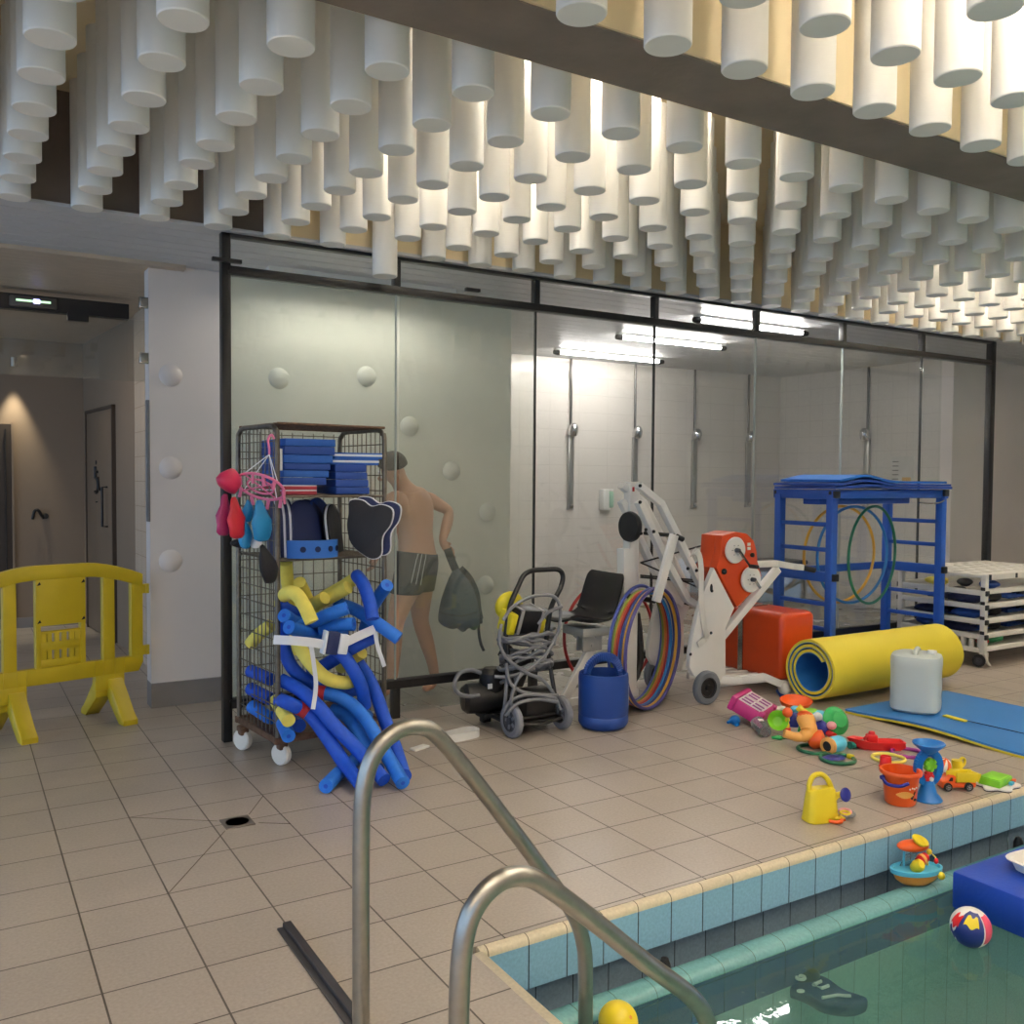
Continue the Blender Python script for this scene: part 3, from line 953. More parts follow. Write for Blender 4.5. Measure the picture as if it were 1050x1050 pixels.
for (x, y_) in ((1.46, 4.69), (1.40, 5.07), (1.99, 4.69), (1.99, 5.09)):
    mb = MB(); mb.lathe([(0.012, -0.02), (0.05, -0.02), (0.058, -0.012), (0.058, 0.012), (0.05, 0.02), (0.012, 0.02)], axis_m((x, y_, 0.059), (1, 0.45, 0)), 24)
    o = cb('caster_wheel', M_['caster'], mb)
    mb = MB(); mb.box((x, y_, 0.11), (0.05, 0.07, 0.05), bev=0.01); mb.v = [p - OC for p in mb.v]; mb.build('caster_fork', M_['rust'], o)

# ---- foam boards on the top shelf
M_['foam_blue'] = mat('foam_blue', (20, 84, 170), 0.65, var=0.05, scale=20, bump=0.05)
M_['foam_blue_dark'] = mat('foam_blue_dark', (16, 62, 142), 0.65, var=0.05, scale=20)
M_['foam_red'] = mat('foam_red', (166, 44, 62), 0.65, var=0.05)
M_['foam_white'] = mat('foam_white', (226, 228, 234), 0.6, var=0.03)
M_['foam_navy'] = mat('foam_navy', (18, 34, 84), 0.6, var=0.08)
M_['foam_black'] = mat('foam_black', (20, 20, 28), 0.6, var=0.1)
M_['foam_yellow'] = mat('foam_yellow', (238, 222, 104), 0.7, var=0.06, scale=20, bump=0.1)
z = 1.412
nth = ['lowest', 'second', 'third', 'fourth', 'fifth', 'topmost']
for k in range(2):
    mb = MB(); mb.box((0, 0, 0), (0.16 + 0.02 * k, 0.38, 0.014), bev=0.003); mb.build
    t = thing('kickboard', ['red and white foam board at the very bottom of the tall blue stack', 'red and white foam board just under the blue boards of the tall stack'][k], 'kickboard', (1.53, 4.84, z), 0.02, 'red and white kickboards')
    mb = MB(); mb.box((0, 0, 0.009), (0.19, 0.38, 0.018), bev=0.003); mb.build('red_layer', M_['foam_red'], t)
    mb = MB(); mb.box((0, 0, 0.021), (0.188, 0.378, 0.006), bev=0.001); mb.build('white_layer', M_['foam_white'], t)
    z += 0.0245
for k in range(6):
    wd = [0.235, 0.245, 0.25, 0.265, 0.272, 0.272][k]
    h_ = [0.04, 0.037, 0.036, 0.044, 0.044, 0.040][k]
    mb = MB(); mb.box((0, 0, h_ / 2), (wd, 0.40, h_ - 0.002), bev=0.004)
    o = mb.build('kickboard', M_['foam_blue'] if k % 2 else M_['foam_blue_dark'], loc=(0, 0, 0)); o.location = (1.445 + wd / 2 + 0.002 * k, 4.85, z); o.rotation_euler = (0, 0, 0.01 * (k % 3))
    tag(o, 'plain blue foam board in the tall stack on the top shelf, %s of six' % nth[k], 'kickboard', 'blue boards of the tall stack')
    z += h_
z = 1.412
for k in range(4):
    mb = MB(); mb.box((0, 0, 0.02), (0.19 - 0.004 * k, 0.36, 0.038), bev=0.004)
    o = mb.build('kickboard', M_['foam_blue_dark']); o.location = (1.835 - 0.004 * k, 4.85, z)
    tag(o, 'dark blue foam board in the lower stack on the top shelf, %s of four' % ['lowest', 'second', 'third', 'topmost'][k], 'kickboard', 'blue boards of the low stack')
    z += 0.0395
for k in range(2):
    t = thing('kickboard', ['blue and white striped foam board lying under the other striped one', 'blue and white striped foam board lying on top of the lower stack'][k], 'kickboard', (1.875 - 0.02 * (1 - k), 4.83, z), -0.03)
    mb = MB(); mb.box((0, 0, 0.006), (0.27, 0.3, 0.012), bev=0.002); mb.build('blue_layer', M_['foam_blue'], t)
    mb = MB(); mb.box((0, 0, 0.018), (0.275, 0.3, 0.012), bev=0.002); mb.build('white_layer', M_['foam_white'], t)
    mb = MB(); mb.box((0, 0, 0.028), (0.27, 0.3, 0.008), bev=0.002); mb.build('top_layer', M_['foam_blue'], t)
    z += 0.033

# ---- boards standing on the middle shelf
def board_outline(w_, h_, wave=0.0):
    pts = [(-w_ / 2, 0), (w_ / 2, 0)]
    n = 12
    for k in range(n + 1):
        a = PI * k / n
        pts.append((w_ / 2 * math.cos(a), h_ * 0.62 + h_ * 0.38 * math.sin(a) + wave * math.cos(2 * a)))
    return pts
def up_board(x, y_, rz, tilt, w_, h_, face, edge, label, grp):
    t = thing('kickboard', label, 'kickboard', (x, y_, 1.085), 0, grp, rot=(tilt, 0, rz))
    P = board_outline(w_, h_)
    Mx = Matrix(((1, 0, 0, 0), (0, 0, -1, 0), (0, 1, 0, 0), (0, 0, 0, 1)))
    mb = MB(); mb.prism(P, 0.012, Matrix.Translation((0, -0.012, 0)) @ Mx, bev=0.003); mb.build('front_layer', M_[face], t)
    mb = MB(); mb.prism([(p[0] * 1.02, p[1] * 1.012) for p in P], 0.012, Mx, bev=0.003); mb.build('white_layer', M_[edge], t)
    mb = MB(); mb.prism(P, 0.010, Matrix.Translation((0, 0.011, 0)) @ Mx, bev=0.003); mb.build('back_layer', M_[face], t)
    return t
for k, (x, lb) in enumerate(((1.455, 'navy and white board at the end of the middle shelf, edge towards the room'), (1.487, 'navy and white board standing second from the cage post'), (1.519, 'navy and white board standing third from the cage post'))):
    up_board(x, 4.82, PI / 2 - 0.12, -0.03, 0.27, 0.30, 'foam_navy', 'foam_white', lb, 'upright kickboards')
up_board(1.61, 4.74, 0.55, -0.22, 0.24, 0.30, 'foam_navy', 'foam_white', 'navy board with white rim standing behind the blue foam ring', 'upright kickboards')
up_board(1.665, 4.84, 0.55, -0.2, 0.25, 0.30, 'foam_navy', 'foam_white', 'second navy board behind the blue foam ring', 'upright kickboards')
up_board(1.745, 4.93, 0.75, -0.12, 0.27, 0.305, 'foam_blue_dark', 'foam_white', 'tall dark blue board with pale rim in the middle of the shelf', 'upright kickboards')
up_board(1.81, 4.87, 0.95, -0.12, 0.25, 0.27, 'foam_black', 'foam_white', 'black board with white rim standing next to the dark blue one', 'upright kickboards')
# two black hourglass boards leaning out at the end of the shelf
def pull_buoy(c, rz, ry, rx, label, face):
    t = thing('kickboard', label, 'kickboard', c, 0, None, rot=(rx, ry, rz)); t.scale = (0.92, 1, 0.92)
    P = smooth_path([(-0.13, 0.15, 0), (-0.06, 0.165, 0), (0.0, 0.14, 0), (0.06, 0.16, 0), (0.125, 0.14, 0), (0.13, 0.06, 0), (0.095, -0.02, 0), (0.105, -0.12, 0), (0.06, -0.155, 0), (-0.01, -0.135, 0), (-0.08, -0.09, 0), (-0.12, 0.0, 0), (-0.125, 0.08, 0)], 4, True)
    P = [(p.x, p.y) for p in P]
    Mx = Matrix(((1, 0, 0, 0), (0, 0, -1, 0), (0, 1, 0, 0), (0, 0, 0, 1)))
    mb = MB(); mb.prism(P, 0.014, Matrix.Translation((0, -0.013, 0)) @ Mx, bev=0.003); mb.build('front_layer', M_[face], t)
    mb = MB(); mb.prism([(p[0] * 1.03, p[1] * 1.03) for p in P], 0.02, Mx, bev=0.003); mb.build('white_layer', M_['foam_white'], t)
    mb = MB(); mb.prism(P, 0.014, Matrix.Translation((0, 0.013, 0)) @ Mx, bev=0.003); mb.build('back_layer', M_[face], t)
pull_buoy((1.885, 4.585, 1.222), -0.70, 0.16, -0.06, 'black wavy foam board with white edge leaning out of the shelf in front', 'foam_black')
pull_buoy((1.945, 4.615, 1.236), -0.70, 0.14, -0.06, 'navy wavy foam board with white edge leaning behind the black one', 'foam_navy')
# blue foam collar with holes
t = thing('foam_collar', 'bright blue curved foam band with round holes on the middle shelf', 'foam band', (1.60, 4.66, 1.085))
M_['foam_mid'] = mat('foam_mid_blue', (36, 100, 186), 0.6, var=0.05)
mb = MB()
A0, A1, NN = PI + 0.25, 2 * PI - 0.25, 26
prof_i, prof_o = 0.112, 0.142
vs = []
for k in range(NN + 1):
    a = A0 + (A1 - A0) * k / NN
    for (rr, zz) in ((prof_i, 0), (prof_o, 0), (prof_o, 0.092), (prof_i, 0.092)):
        vs.append((rr * math.cos(a), rr * 0.62 * math.sin(a), zz))
fs = []
for k in range(NN):
    for q in range(4):
        fs.append([k * 4 + q, k * 4 + (q + 1) % 4, (k + 1) * 4 + (q + 1) % 4, (k + 1) * 4 + q])
fs.append([0, 1, 2, 3]); fs.append([NN * 4 + q for q in (3, 2, 1, 0)])
mb.add(vs, fs); mb.build('band', M_['foam_mid'], t)
mb = MB()
for a in (4.2, 4.75, 5.3, 5.75):
    p = Vector((prof_o * math.cos(a), prof_o * 0.62 * math.sin(a), 0.046))
    d = Vector((math.cos(a) * 0.62, math.sin(a), 0)).normalized()
    mb.lathe([(0.0155, -0.004), (0.0155, 0.0015), (1e-4, 0.0015)], axis_m(p, d), 16)
mb.build('hole', mat('foam_hole', (8, 26, 70), 0.8), t)

# ---- noodles
M_['noodle_b'] = mat('noodle_blue', (10, 74, 190), 0.62, var=0.08, scale=30, bump=0.12, bscale=120)
M_['noodle_l'] = mat('noodle_light_blue', (30, 110, 210), 0.62, var=0.08, scale=30, bump=0.12, bscale=120)
M_['noodle_y'] = M_['foam_yellow']
M_['noodle_r'] = mat('noodle_red', (190, 44, 52), 0.65, var=0.06)
NR = 0.035
NOOD = []
def noodle(pts, m, label, cuff=None, r=NR):
    NOOD.append((smooth_path(pts, 7), m, label, cuff, r))
def relax_noodles():
    """lets the rods settle against one another so that none runs through its neighbour"""
    import numpy as np
    P = [np.array([tuple(p) for p in n[0]]) for n in NOOD]
    idx = np.concatenate([np.full(len(p), k) for k, p in enumerate(P)])
    X = np.concatenate(P)
    cam = np.array([0.0, 0.0, 1.5])
    V = X - cam
    V /= np.linalg.norm(V, axis=1)[:, None]
    off = np.zeros(len(X))
    st = np.cumsum([0] + [len(p) for p in P])
    diff = idx[:, None] != idx[None, :]
    dep0 = np.linalg.norm(X - cam, axis=1)
    for it in range(420):
        Q = X + V * off[:, None]
        d = np.linalg.norm(Q[:, None, :] - Q[None, :, :], axis=2)
        pen = np.where(diff, np.clip(2 * NR + 0.005 - d, 0, None), 0)
        dep = dep0 + off
        if it == 0 or it == 40:
            # which rod lies in front is settled once per pair, from the place where they come closest
            nN = len(P); S = np.zeros((nN, nN))
            for i_ in range(nN):
                for j_ in range(i_):
                    blk = d[st[i_]:st[i_ + 1], st[j_]:st[j_ + 1]]
                    r_, c_ = np.unravel_index(blk.argmin(), blk.shape)
                    s_ = dep[st[i_] + r_] - dep[st[j_] + c_]
                    S[i_, j_] = 1 if s_ >= 0 else -1
                    S[j_, i_] = -S[i_, j_]
        sgn = S[idx[:, None], idx[None, :]]
        push = pen * sgn
        hi = push.max(axis=1); lo_ = push.min(axis=1)
        mv = (hi + lo_) * 0.5
        # the cage posts and shelf ends
        for (px_, py_) in ((CX0, CY0), (2.03, 4.70)):
            dx = Q[:, :2] - np.array([px_, py_])
            dd = np.linalg.norm(dx, axis=1)
            hit = np.clip(NR + 0.022 - dd, 0, None) * (Q[:, 2] > 0.10)
            mv += np.where(hit > 0, -hit * 0.8 * np.where(dx[:, 1] < 0.02, 1, -1), 0)
        # the white belt lies in front of everything
        new = off + mv
        for q in range(len(P)):
            a_, b2 = st[q], st[q + 1]
            o_ = new[a_:b2]
            sm = o_.copy()
            sm[1:-1] = 0.7 * o_[1:-1] + 0.15 * (o_[:-2] + o_[2:])
            sm[0] = 0.8 * o_[0] + 0.2 * o_[1]; sm[-1] = 0.8 * o_[-1] + 0.2 * o_[-2]
            new[a_:b2] = sm
        off = np.clip(new, -0.22, 0.3)
    Q = X + V * off[:, None]
    Q[:, 2] = np.maximum(Q[:, 2], NR + 0.001)
    inside = (Q[:, 0] > CX0 - 0.03) & (Q[:, 1] > CY0 - 0.02)
    Q[:, 2] = np.where(inside, np.maximum(Q[:, 2], 0.175 + NR), Q[:, 2])
    for q in range(len(P)):
        NOOD[q] = ([Vector(p) for p in Q[st[q]:st[q + 1]]],) + NOOD[q][1:]
def build_noodle(P, m, label, cuff, r):
    c = P[0].copy()
    t = thing('pool_noodle', label, 'pool noodle', c, 0, 'pool noodles spilling from the cage')
    P = [p - c for p in P]
    mb = MB(); mb.tube(P, r, 18)
    mb.build('foam_rod', M_[m], t, smooth=50)
    mb = MB()
    for e, q in ((P[0], P[1]), (P[-1], P[-2])):
        d = (e - q).normalized()
        mb.lathe([(0.011, -0.01), (0.011, 0.0012), (0.007, 0.0012), (1e-4, 0.0008)], axis_m(e, d), 12)
    mb.build('bore', M_['noodle_' + ('y' if m == 'noodle_y' else 'b')], t)
    if cuff:
        mb = MB(); mb.tube(P[cuff[0]:cuff[1]], r * 1.05, 18); mb.build('red_cuff', M_['noodle_r'], t)
N = noodle
N([(1.470, 4.680, 1.059), (1.505, 4.740, 0.904), (1.571, 4.850, 0.708), (1.626, 4.950, 0.538)], 'noodle_y', 'yellow noodle standing up at the front post, topmost of the yellow ones')
N([(1.536, 4.660, 0.956), (1.600, 4.740, 0.867), (1.681, 4.850, 0.743), (1.738, 4.950, 0.600)], 'noodle_y', 'short yellow noodle end beside the upright yellow one')
N([(1.521, 4.420, 0.781), (1.495, 4.460, 0.861), (1.470, 4.520, 0.915), (1.451, 4.620, 0.905), (1.461, 4.750, 0.833)], 'noodle_y', 'yellow noodle bent over the front of the pile, end drooping towards the room')
N([(1.645, 4.580, 0.877), (1.594, 4.660, 0.830), (1.554, 4.780, 0.782)], 'noodle_y', 'yellow noodle whose round end faces the room at the middle of the pile')
N([(1.788, 4.620, 0.921), (1.726, 4.700, 0.864), (1.687, 4.820, 0.810)], 'noodle_y', 'yellow noodle slanting up behind the middle of the pile')
N([(1.877, 4.720, 0.959), (1.826, 4.820, 0.898), (1.765, 4.930, 0.836)], 'noodle_y', 'yellow noodle slanting up highest at the back of the pile')
N([(1.495, 4.600, 0.673), (1.521, 4.570, 0.610), (1.568, 4.540, 0.536), (1.642, 4.530, 0.464), (1.740, 4.550, 0.429), (1.800, 4.580, 0.427)], 'noodle_y', 'yellow noodle curved like a banana below the white belt')
N([(1.440, 4.540, 0.270), (1.442, 4.660, 0.298), (1.454, 4.800, 0.318)], 'noodle_y', 'pale yellow noodle end poking out at the foot of the cage')
N([(1.381, 5.020, 0.592), (1.410, 4.950, 0.654), (1.447, 4.860, 0.711)], 'noodle_y', 'yellow noodle seen through the side mesh of the cage')
N([(1.866, 4.620, 0.565), (1.844, 4.720, 0.514), (1.837, 4.850, 0.448)], 'noodle_y', 'yellow noodle end showing under the belt beside the far post')
N([(1.977, 4.540, 0.930), (1.975, 4.640, 0.861), (1.974, 4.760, 0.766), (1.988, 4.880, 0.645)], 'noodle_l', 'light blue noodle pointing up at the far post of the cage')
N([(1.869, 4.480, 0.763), (1.869, 4.520, 0.845), (1.876, 4.620, 0.927), (1.889, 4.750, 0.966)], 'noodle_b', 'short deep blue noodle hanging down in front near the far post')
N([(1.983, 4.400, 0.663), (1.897, 4.470, 0.736), (1.814, 4.560, 0.802), (1.757, 4.680, 0.828)], 'noodle_l', 'light blue noodle sticking out past the far post')
N([(1.737, 4.500, 0.830), (1.656, 4.540, 0.795), (1.590, 4.620, 0.749), (1.546, 4.740, 0.705)], 'noodle_l', 'light blue noodle lying across behind the bent yellow one')
N([(1.790, 4.540, 0.735), (1.721, 4.600, 0.726), (1.650, 4.700, 0.692)], 'noodle_l', 'light blue noodle end just above the belt buckle')
N([(1.428, 4.660, 0.851), (1.498, 4.720, 0.804), (1.616, 4.820, 0.751)], 'noodle_b', 'blue noodle end by the front post, highest of three')
N([(1.435, 4.600, 0.798), (1.522, 4.680, 0.746), (1.652, 4.800, 0.698)], 'noodle_l', 'light blue noodle end by the front post, middle of three')
N([(1.438, 4.530, 0.748), (1.542, 4.600, 0.705), (1.682, 4.700, 0.668), (1.837, 4.820, 0.649)], 'noodle_l', 'light blue noodle end by the front post, lowest of three')
N([(1.455, 4.700, 0.738), (1.459, 4.680, 0.629), (1.489, 4.660, 0.527), (1.558, 4.650, 0.450), (1.668, 4.660, 0.395), (1.799, 4.720, 0.347), (1.944, 4.800, 0.326)], 'noodle_b', 'long blue noodle sagging in a wide bow below the belt')
N([(1.712, 4.620, 0.600), (1.757, 4.580, 0.551), (1.803, 4.560, 0.472), (1.850, 4.580, 0.380), (1.883, 4.620, 0.273)], 'noodle_b', 'blue noodle running down from the belt buckle')
N([(1.944, 4.620, 0.648), (1.816, 4.620, 0.596), (1.711, 4.660, 0.526), (1.621, 4.740, 0.458)], 'noodle_b', 'blue noodle lying slantwise just under the belt')
N([(1.859, 4.700, 0.516), (1.902, 4.640, 0.437), (1.919, 4.560, 0.355), (1.927, 4.460, 0.240), (1.926, 4.320, 0.121), (1.870, 4.077, 0.037)], 'noodle_b', 'long blue noodle reaching the floor, farthest from the front post')
N([(1.450, 4.700, 0.447), (1.522, 4.620, 0.404), (1.586, 4.520, 0.331), (1.643, 4.420, 0.241), (1.719, 4.320, 0.141), (1.772, 4.100, 0.037)], 'noodle_b', 'long dark blue noodle sliding down to the floor from the front post')
N([(1.435, 4.720, 0.348), (1.486, 4.620, 0.327), (1.552, 4.540, 0.286), (1.602, 4.420, 0.187), (1.650, 4.300, 0.078), (1.650, 4.072, 0.037)], 'noodle_b', 'long blue noodle with a red cuff, nearest the front post', (9, 14))
N([(1.614, 4.660, 0.375), (1.692, 4.580, 0.362), (1.764, 4.500, 0.319), (1.809, 4.400, 0.244), (1.844, 4.280, 0.133), (1.832, 4.015, 0.037)], 'noodle_l', 'long light blue noodle with a red cuff higher in the pile', (1, 5))
N([(1.484, 4.120, 0.037), (1.630, 4.302, 0.037), (1.782, 4.479, 0.040), (1.906, 4.649, 0.040)], 'noodle_l', 'short light blue noodle lying flat on the floor')
N([(1.427, 4.500, 0.202), (1.440, 4.620, 0.227), (1.463, 4.780, 0.238)], 'noodle_l', 'light blue noodle end on the cage base, the lower one')
N([(1.496, 4.540, 0.223), (1.504, 4.660, 0.240), (1.517, 4.800, 0.248)], 'noodle_b', 'blue noodle end on the cage base behind the lower one')
N([(1.696, 4.620, 0.276), (1.749, 4.560, 0.256), (1.775, 4.460, 0.199), (1.801, 4.340, 0.084), (1.810, 4.260, -0.015)], 'noodle_l', 'light blue noodle half hidden between the long ones')
N([(1.386, 5.040, 0.438), (1.412, 4.960, 0.429), (1.449, 4.870, 0.415)], 'noodle_b', 'blue noodle behind the side mesh, upper one')
N([(1.386, 5.040, 0.341), (1.411, 4.960, 0.327), (1.449, 4.870, 0.310)], 'noodle_b', 'blue noodle behind the side mesh, lower one')
N([(1.380, 5.000, 0.253), (1.408, 4.930, 0.233), (1.448, 4.850, 0.203)], 'noodle_l', 'light blue noodle behind the side mesh on the base')

cage.location = (1.6855, 4.932, 0); cage.rotation_euler = (0, 0, 0.11)
relax_noodles()
for n_ in NOOD: build_noodle(*n_)

# ---- white float belt
t = thing('float_belt', 'white webbing belt with a navy and white buckle block across the noodles', 'belt', (1.652, 4.500, 0.660))
OB = Vector((1.652, 4.500, 0.660))
def ribbon(mb, pts, w_, th=0.004, n=5):
    P = smooth_path(pts, n)
    for a, c in zip(P, P[1:]):
        d = (c - a).normalized()
        up = Vector((0.0, -1.0, 0.15))
        mb.bar(a - d * 0.002, c + d * 0.002, w_, th, 0.0, up)
    mb.v = [p - OB for p in mb.v]
mb = MB(); ribbon(mb, [(1.354, 4.500, 0.696), (1.429, 4.440, 0.694), (1.535, 4.430, 0.676), (1.610, 4.440, 0.653)], 0.045); mb.build('strap', M_['foam_white'], t)
mb = MB(); ribbon(mb, [(1.717, 4.450, 0.662), (1.785, 4.460, 0.685), (1.884, 4.490, 0.709)], 0.045); mb.build('strap', M_['foam_white'], t)
mb = MB(); ribbon(mb, [(1.520, 4.430, 0.663), (1.538, 4.440, 0.561), (1.548, 4.440, 0.452), (1.526, 4.420, 0.346)], 0.022); mb.build('loose_end', M_['foam_white'], t)
mb = MB(); ribbon(mb, [(1.885, 4.480, 0.690), (1.892, 4.470, 0.624), (1.910, 4.460, 0.562), (1.927, 4.460, 0.514)], 0.022); mb.build('loose_end', M_['foam_white'], t)
mb = MB(); M4 = MX(Vector((1.630, 4.440, 0.666)) - OB, (0, 0.18, 0.0)); mb.box((0, 0, 0), (0.066, 0.05, 0.115), bev=0.006, M=M4); mb.build('buckle_block', M_['foam_navy'], t)
mb = MB(); mb.box((-0.040, -0.002, 0), (0.014, 0.054, 0.118), bev=0.004, M=M4); mb.box((0.058, -0.004, 0.0), (0.05, 0.05, 0.10), bev=0.006, M=M4); mb.build('buckle_edge', M_['foam_white'], t)

# ---- pink peg hanger with swimming caps on the front post
M_['pink'] = mat('pink_plastic', (226, 120, 160), 0.4, var=0.05)
M_['cap_pink'] = mat('cap_pink', (206, 40, 84), 0.4, var=0.08)
M_['cap_magenta'] = mat('cap_magenta', (160, 40, 96), 0.4, var=0.08)
M_['cap_red'] = mat('cap_red', (200, 34, 52), 0.4, var=0.08)
M_['cap_blue'] = mat('cap_blue', (24, 130, 190), 0.4, var=0.08)
HC = Vector((1.278, 4.550, 1.449))
t = thing('peg_hanger', 'round pink plastic peg hanger hooked on the cage post', 'hanger', HC)
ring = []
import math as _m
e1 = Vector((1.370, 4.500, 1.392)) - HC; e2 = Vector((1.213, 4.520, 1.516)) - HC
ax = (e1 - e2) / 2; mid = (e1 + e2) / 2; ay = Vector((0.05, -0.12, 0.02))
ring = [mid + ax * math.cos(2 * PI * k / 28) + ay * math.sin(2 * PI * k / 28) for k in range(28)]
mb = MB(); mb.tube(ring, 0.007, 8, True)
ring2 = [mid + ax * 0.55 * math.cos(2 * PI * k / 24) + ay * 0.55 * math.sin(2 * PI * k / 24) for k in range(24)]
mb.tube(ring2, 0.005, 8, True)
for k in range(0, 28, 7): mb.cyl(ring[k], mid, 0.004, n=6)
mb.build('ring', M_['pink'], t)
hk = Vector((1.356, 4.580, 1.614)) - HC
for k in range(0, 28, 7):
    mb = MB(); mb.cyl(ring[k], hk, 0.0028, n=6); mb.build('cord', M_['foam_white'], t)
mb = MB(); mb.tube(smooth_path([hk, hk + Vector((0, 0, 0.03)), hk + Vector((0.0, 0.02, 0.075)), hk + Vector((0.02, 0.03, 0.10)), hk + Vector((0.035, 0.03, 0.08))], 5), 0.006, 8); mb.build('hook', M_['pink'], t)
for k in (1, 3, 5, 8, 10, 12, 15, 17, 20, 23, 26):
    p = ring[k]
    mb = MB(); mb.box(p + Vector((0, 0, -0.026)), (0.012, 0.016, 0.046), (0.1 * (k % 3), 0.12 * (k % 2), k), bev=0.003); mb.build('peg', M_['pink'], t)
def cap(px_, m, w_, h_, label, tilt=0.0, d_=0.03):
    c = Vector(px_)
    mb = MB()
    prof = [(1e-4, -0.5), (0.22, -0.49), (0.42, -0.42), (0.5, -0.25), (0.48, -0.02), (0.36, 0.22), (0.2, 0.42), (0.10, 0.5), (1e-4, 0.5)]
    Mx = MX((0, 0, 0), (0, tilt, 0.5)) @ Matrix.Diagonal((w_, d_ * 1.6, h_, 1))
    mb.lathe(prof, Mx, 18)
    for q, v in enumerate(mb.v):
        f_ = math.sin(v.z * 60 + v.x * 40) * 0.004
        mb.v[q] = v + Vector((f_, -f_, 0))
    o = mb.build('swim_hat', M_[m], smooth=70); o.location = c
    tag(o, label, 'swimming cap', 'caps on the pink peg hanger')
cap((1.148, 4.520, 1.487), 'cap_pink', 0.13, 0.115, 'bright pink cap laid over the top of the pink hanger', 0.6, 0.06)
cap((1.114, 4.500, 1.318), 'cap_magenta', 0.09, 0.20, 'magenta swimming cap hanging at the outer end of the hanger', 0.08)
cap((1.159, 4.460, 1.305), 'cap_red', 0.10, 0.20, 'red swimming cap hanging next to the magenta one', -0.1)
cap((1.237, 4.540, 1.334), 'cap_blue', 0.06, 0.11, 'small blue swimming cap hanging high in the middle of the hanger', 0.0)
cap((1.281, 4.460, 1.289), 'cap_blue', 0.125, 0.20, 'large bright blue swimming cap hanging nearest the cage post', -0.12)
cap((1.216, 4.500, 1.217), 'cap_blue', 0.075, 0.13, 'blue swimming cap hanging below the small one', 0.1)
cap((1.327, 4.520, 1.073), 'foam_black', 0.11, 0.20, 'black swimming cap hanging lowest beside the cage', -0.35)
cap((1.206, 4.550, 1.176), 'foam_black', 0.12, 0.045, 'black cap hanging under the blue ones', 0.2)
cap((1.274, 4.520, 1.181), 'foam_white', 0.05, 0.06, 'small white patterned cap beneath the large blue cap', 0.0)
# ================================================================ swimmer behind the glass
M_['skin'] = mat('skin', (186, 140, 114), 0.5, var=0.05, scale=10)
M_['trunks'] = mat('trunks_black', (34, 38, 42), 0.6, var=0.06)
M_['trunk_stripe'] = mat('trunks_stripe', (200, 204, 204), 0.6)
M_['hair'] = mat('short_brown_hair', (58, 44, 34), 0.7, var=0.15, scale=60, bump=0.4, bscale=150)
man = thing('person', 'swimmer in black trunks with three white stripes bending forward, grey-blue bag in hand', 'person', (2.85, 5.76, 0))
OM = Vector((2.85, 5.76, 0))
J = {}
def joint(n, p, r, r2=None, par=None):
    J[n] = (Vector(p) - OM, r, r2 or r, par)
joint('pelvis', (2.733, 5.760, 0.892), 0.135, 0.125)
joint('waist', (2.730, 5.770, 1.053), 0.125, 0.115, 'pelvis')
joint('ribs', (2.712, 5.780, 1.188), 0.145, 0.12, 'waist')
joint('chest', (2.687, 5.790, 1.315), 0.155, 0.12, 'ribs')
joint('upper', (2.665, 5.790, 1.403), 0.115, 0.09, 'chest')
joint('neck', (2.612, 5.770, 1.463), 0.06, 0.06, 'upper')
joint('skull0', (2.569, 5.740, 1.509), 0.066, 0.07, 'neck')
joint('skull1', (2.520, 5.710, 1.561), 0.085, 0.088, 'skull0')
joint('skull2', (2.483, 5.690, 1.599), 0.066, 0.07, 'skull1')
joint('shoulder_r', (2.836, 5.870, 1.374), 0.066, 0.066, 'chest')
joint('upperarm_r', (2.923, 5.860, 1.325), 0.052, 0.052, 'shoulder_r')
joint('elbow_r', (3.022, 5.840, 1.269), 0.041, 0.041, 'upperarm_r')
joint('forearm_r', (2.978, 5.800, 1.168), 0.043, 0.043, 'elbow_r')
joint('wrist_r', (2.920, 5.760, 1.055), 0.029, 0.029, 'forearm_r')
joint('palm_r', (2.941, 5.740, 1.008), 0.034, 0.026, 'wrist_r')
joint('shoulder_l', (2.510, 5.670, 1.359), 0.066, 0.066, 'chest')
joint('upperarm_l', (2.453, 5.620, 1.271), 0.050, 0.050, 'shoulder_l')
joint('elbow_l', (2.408, 5.580, 1.164), 0.040, 0.040, 'upperarm_l')
joint('wrist_l', (2.341, 5.550, 1.028), 0.028, 0.028, 'elbow_l')
joint('palm_l', (2.324, 5.540, 0.973), 0.032, 0.022, 'wrist_l')
joint('hip_r', (2.801, 5.840, 0.800), 0.115, 0.11, 'pelvis')
joint('thigh_r', (2.794, 5.840, 0.664), 0.088, 0.088, 'hip_r')
joint('knee_r', (2.785, 5.820, 0.502), 0.060, 0.060, 'thigh_r')
joint('calf_r', (2.831, 5.820, 0.368), 0.058, 0.058, 'knee_r')
joint('shin_r', (2.868, 5.800, 0.216), 0.041, 0.041, 'calf_r')
joint('ankle_r', (2.891, 5.800, 0.103), 0.037, 0.037, 'shin_r')
joint('foot_r', (2.846, 5.770, 0.052), 0.036, 0.03, 'ankle_r')
joint('toe_r', (2.771, 5.740, 0.039), 0.028, 0.02, 'foot_r')
joint('hip_l', (2.637, 5.680, 0.824), 0.115, 0.11, 'pelvis')
joint('thigh_l', (2.562, 5.640, 0.687), 0.086, 0.086, 'hip_l')
joint('knee_l', (2.495, 5.600, 0.534), 0.060, 0.060, 'thigh_l')
joint('calf_l', (2.488, 5.600, 0.392), 0.057, 0.057, 'knee_l')
joint('ankle_l', (2.475, 5.600, 0.159), 0.037, 0.037, 'calf_l')
joint('foot_l', (2.431, 5.580, 0.103), 0.036, 0.03, 'ankle_l')
joint('toe_l', (2.352, 5.540, 0.082), 0.028, 0.02, 'foot_l')
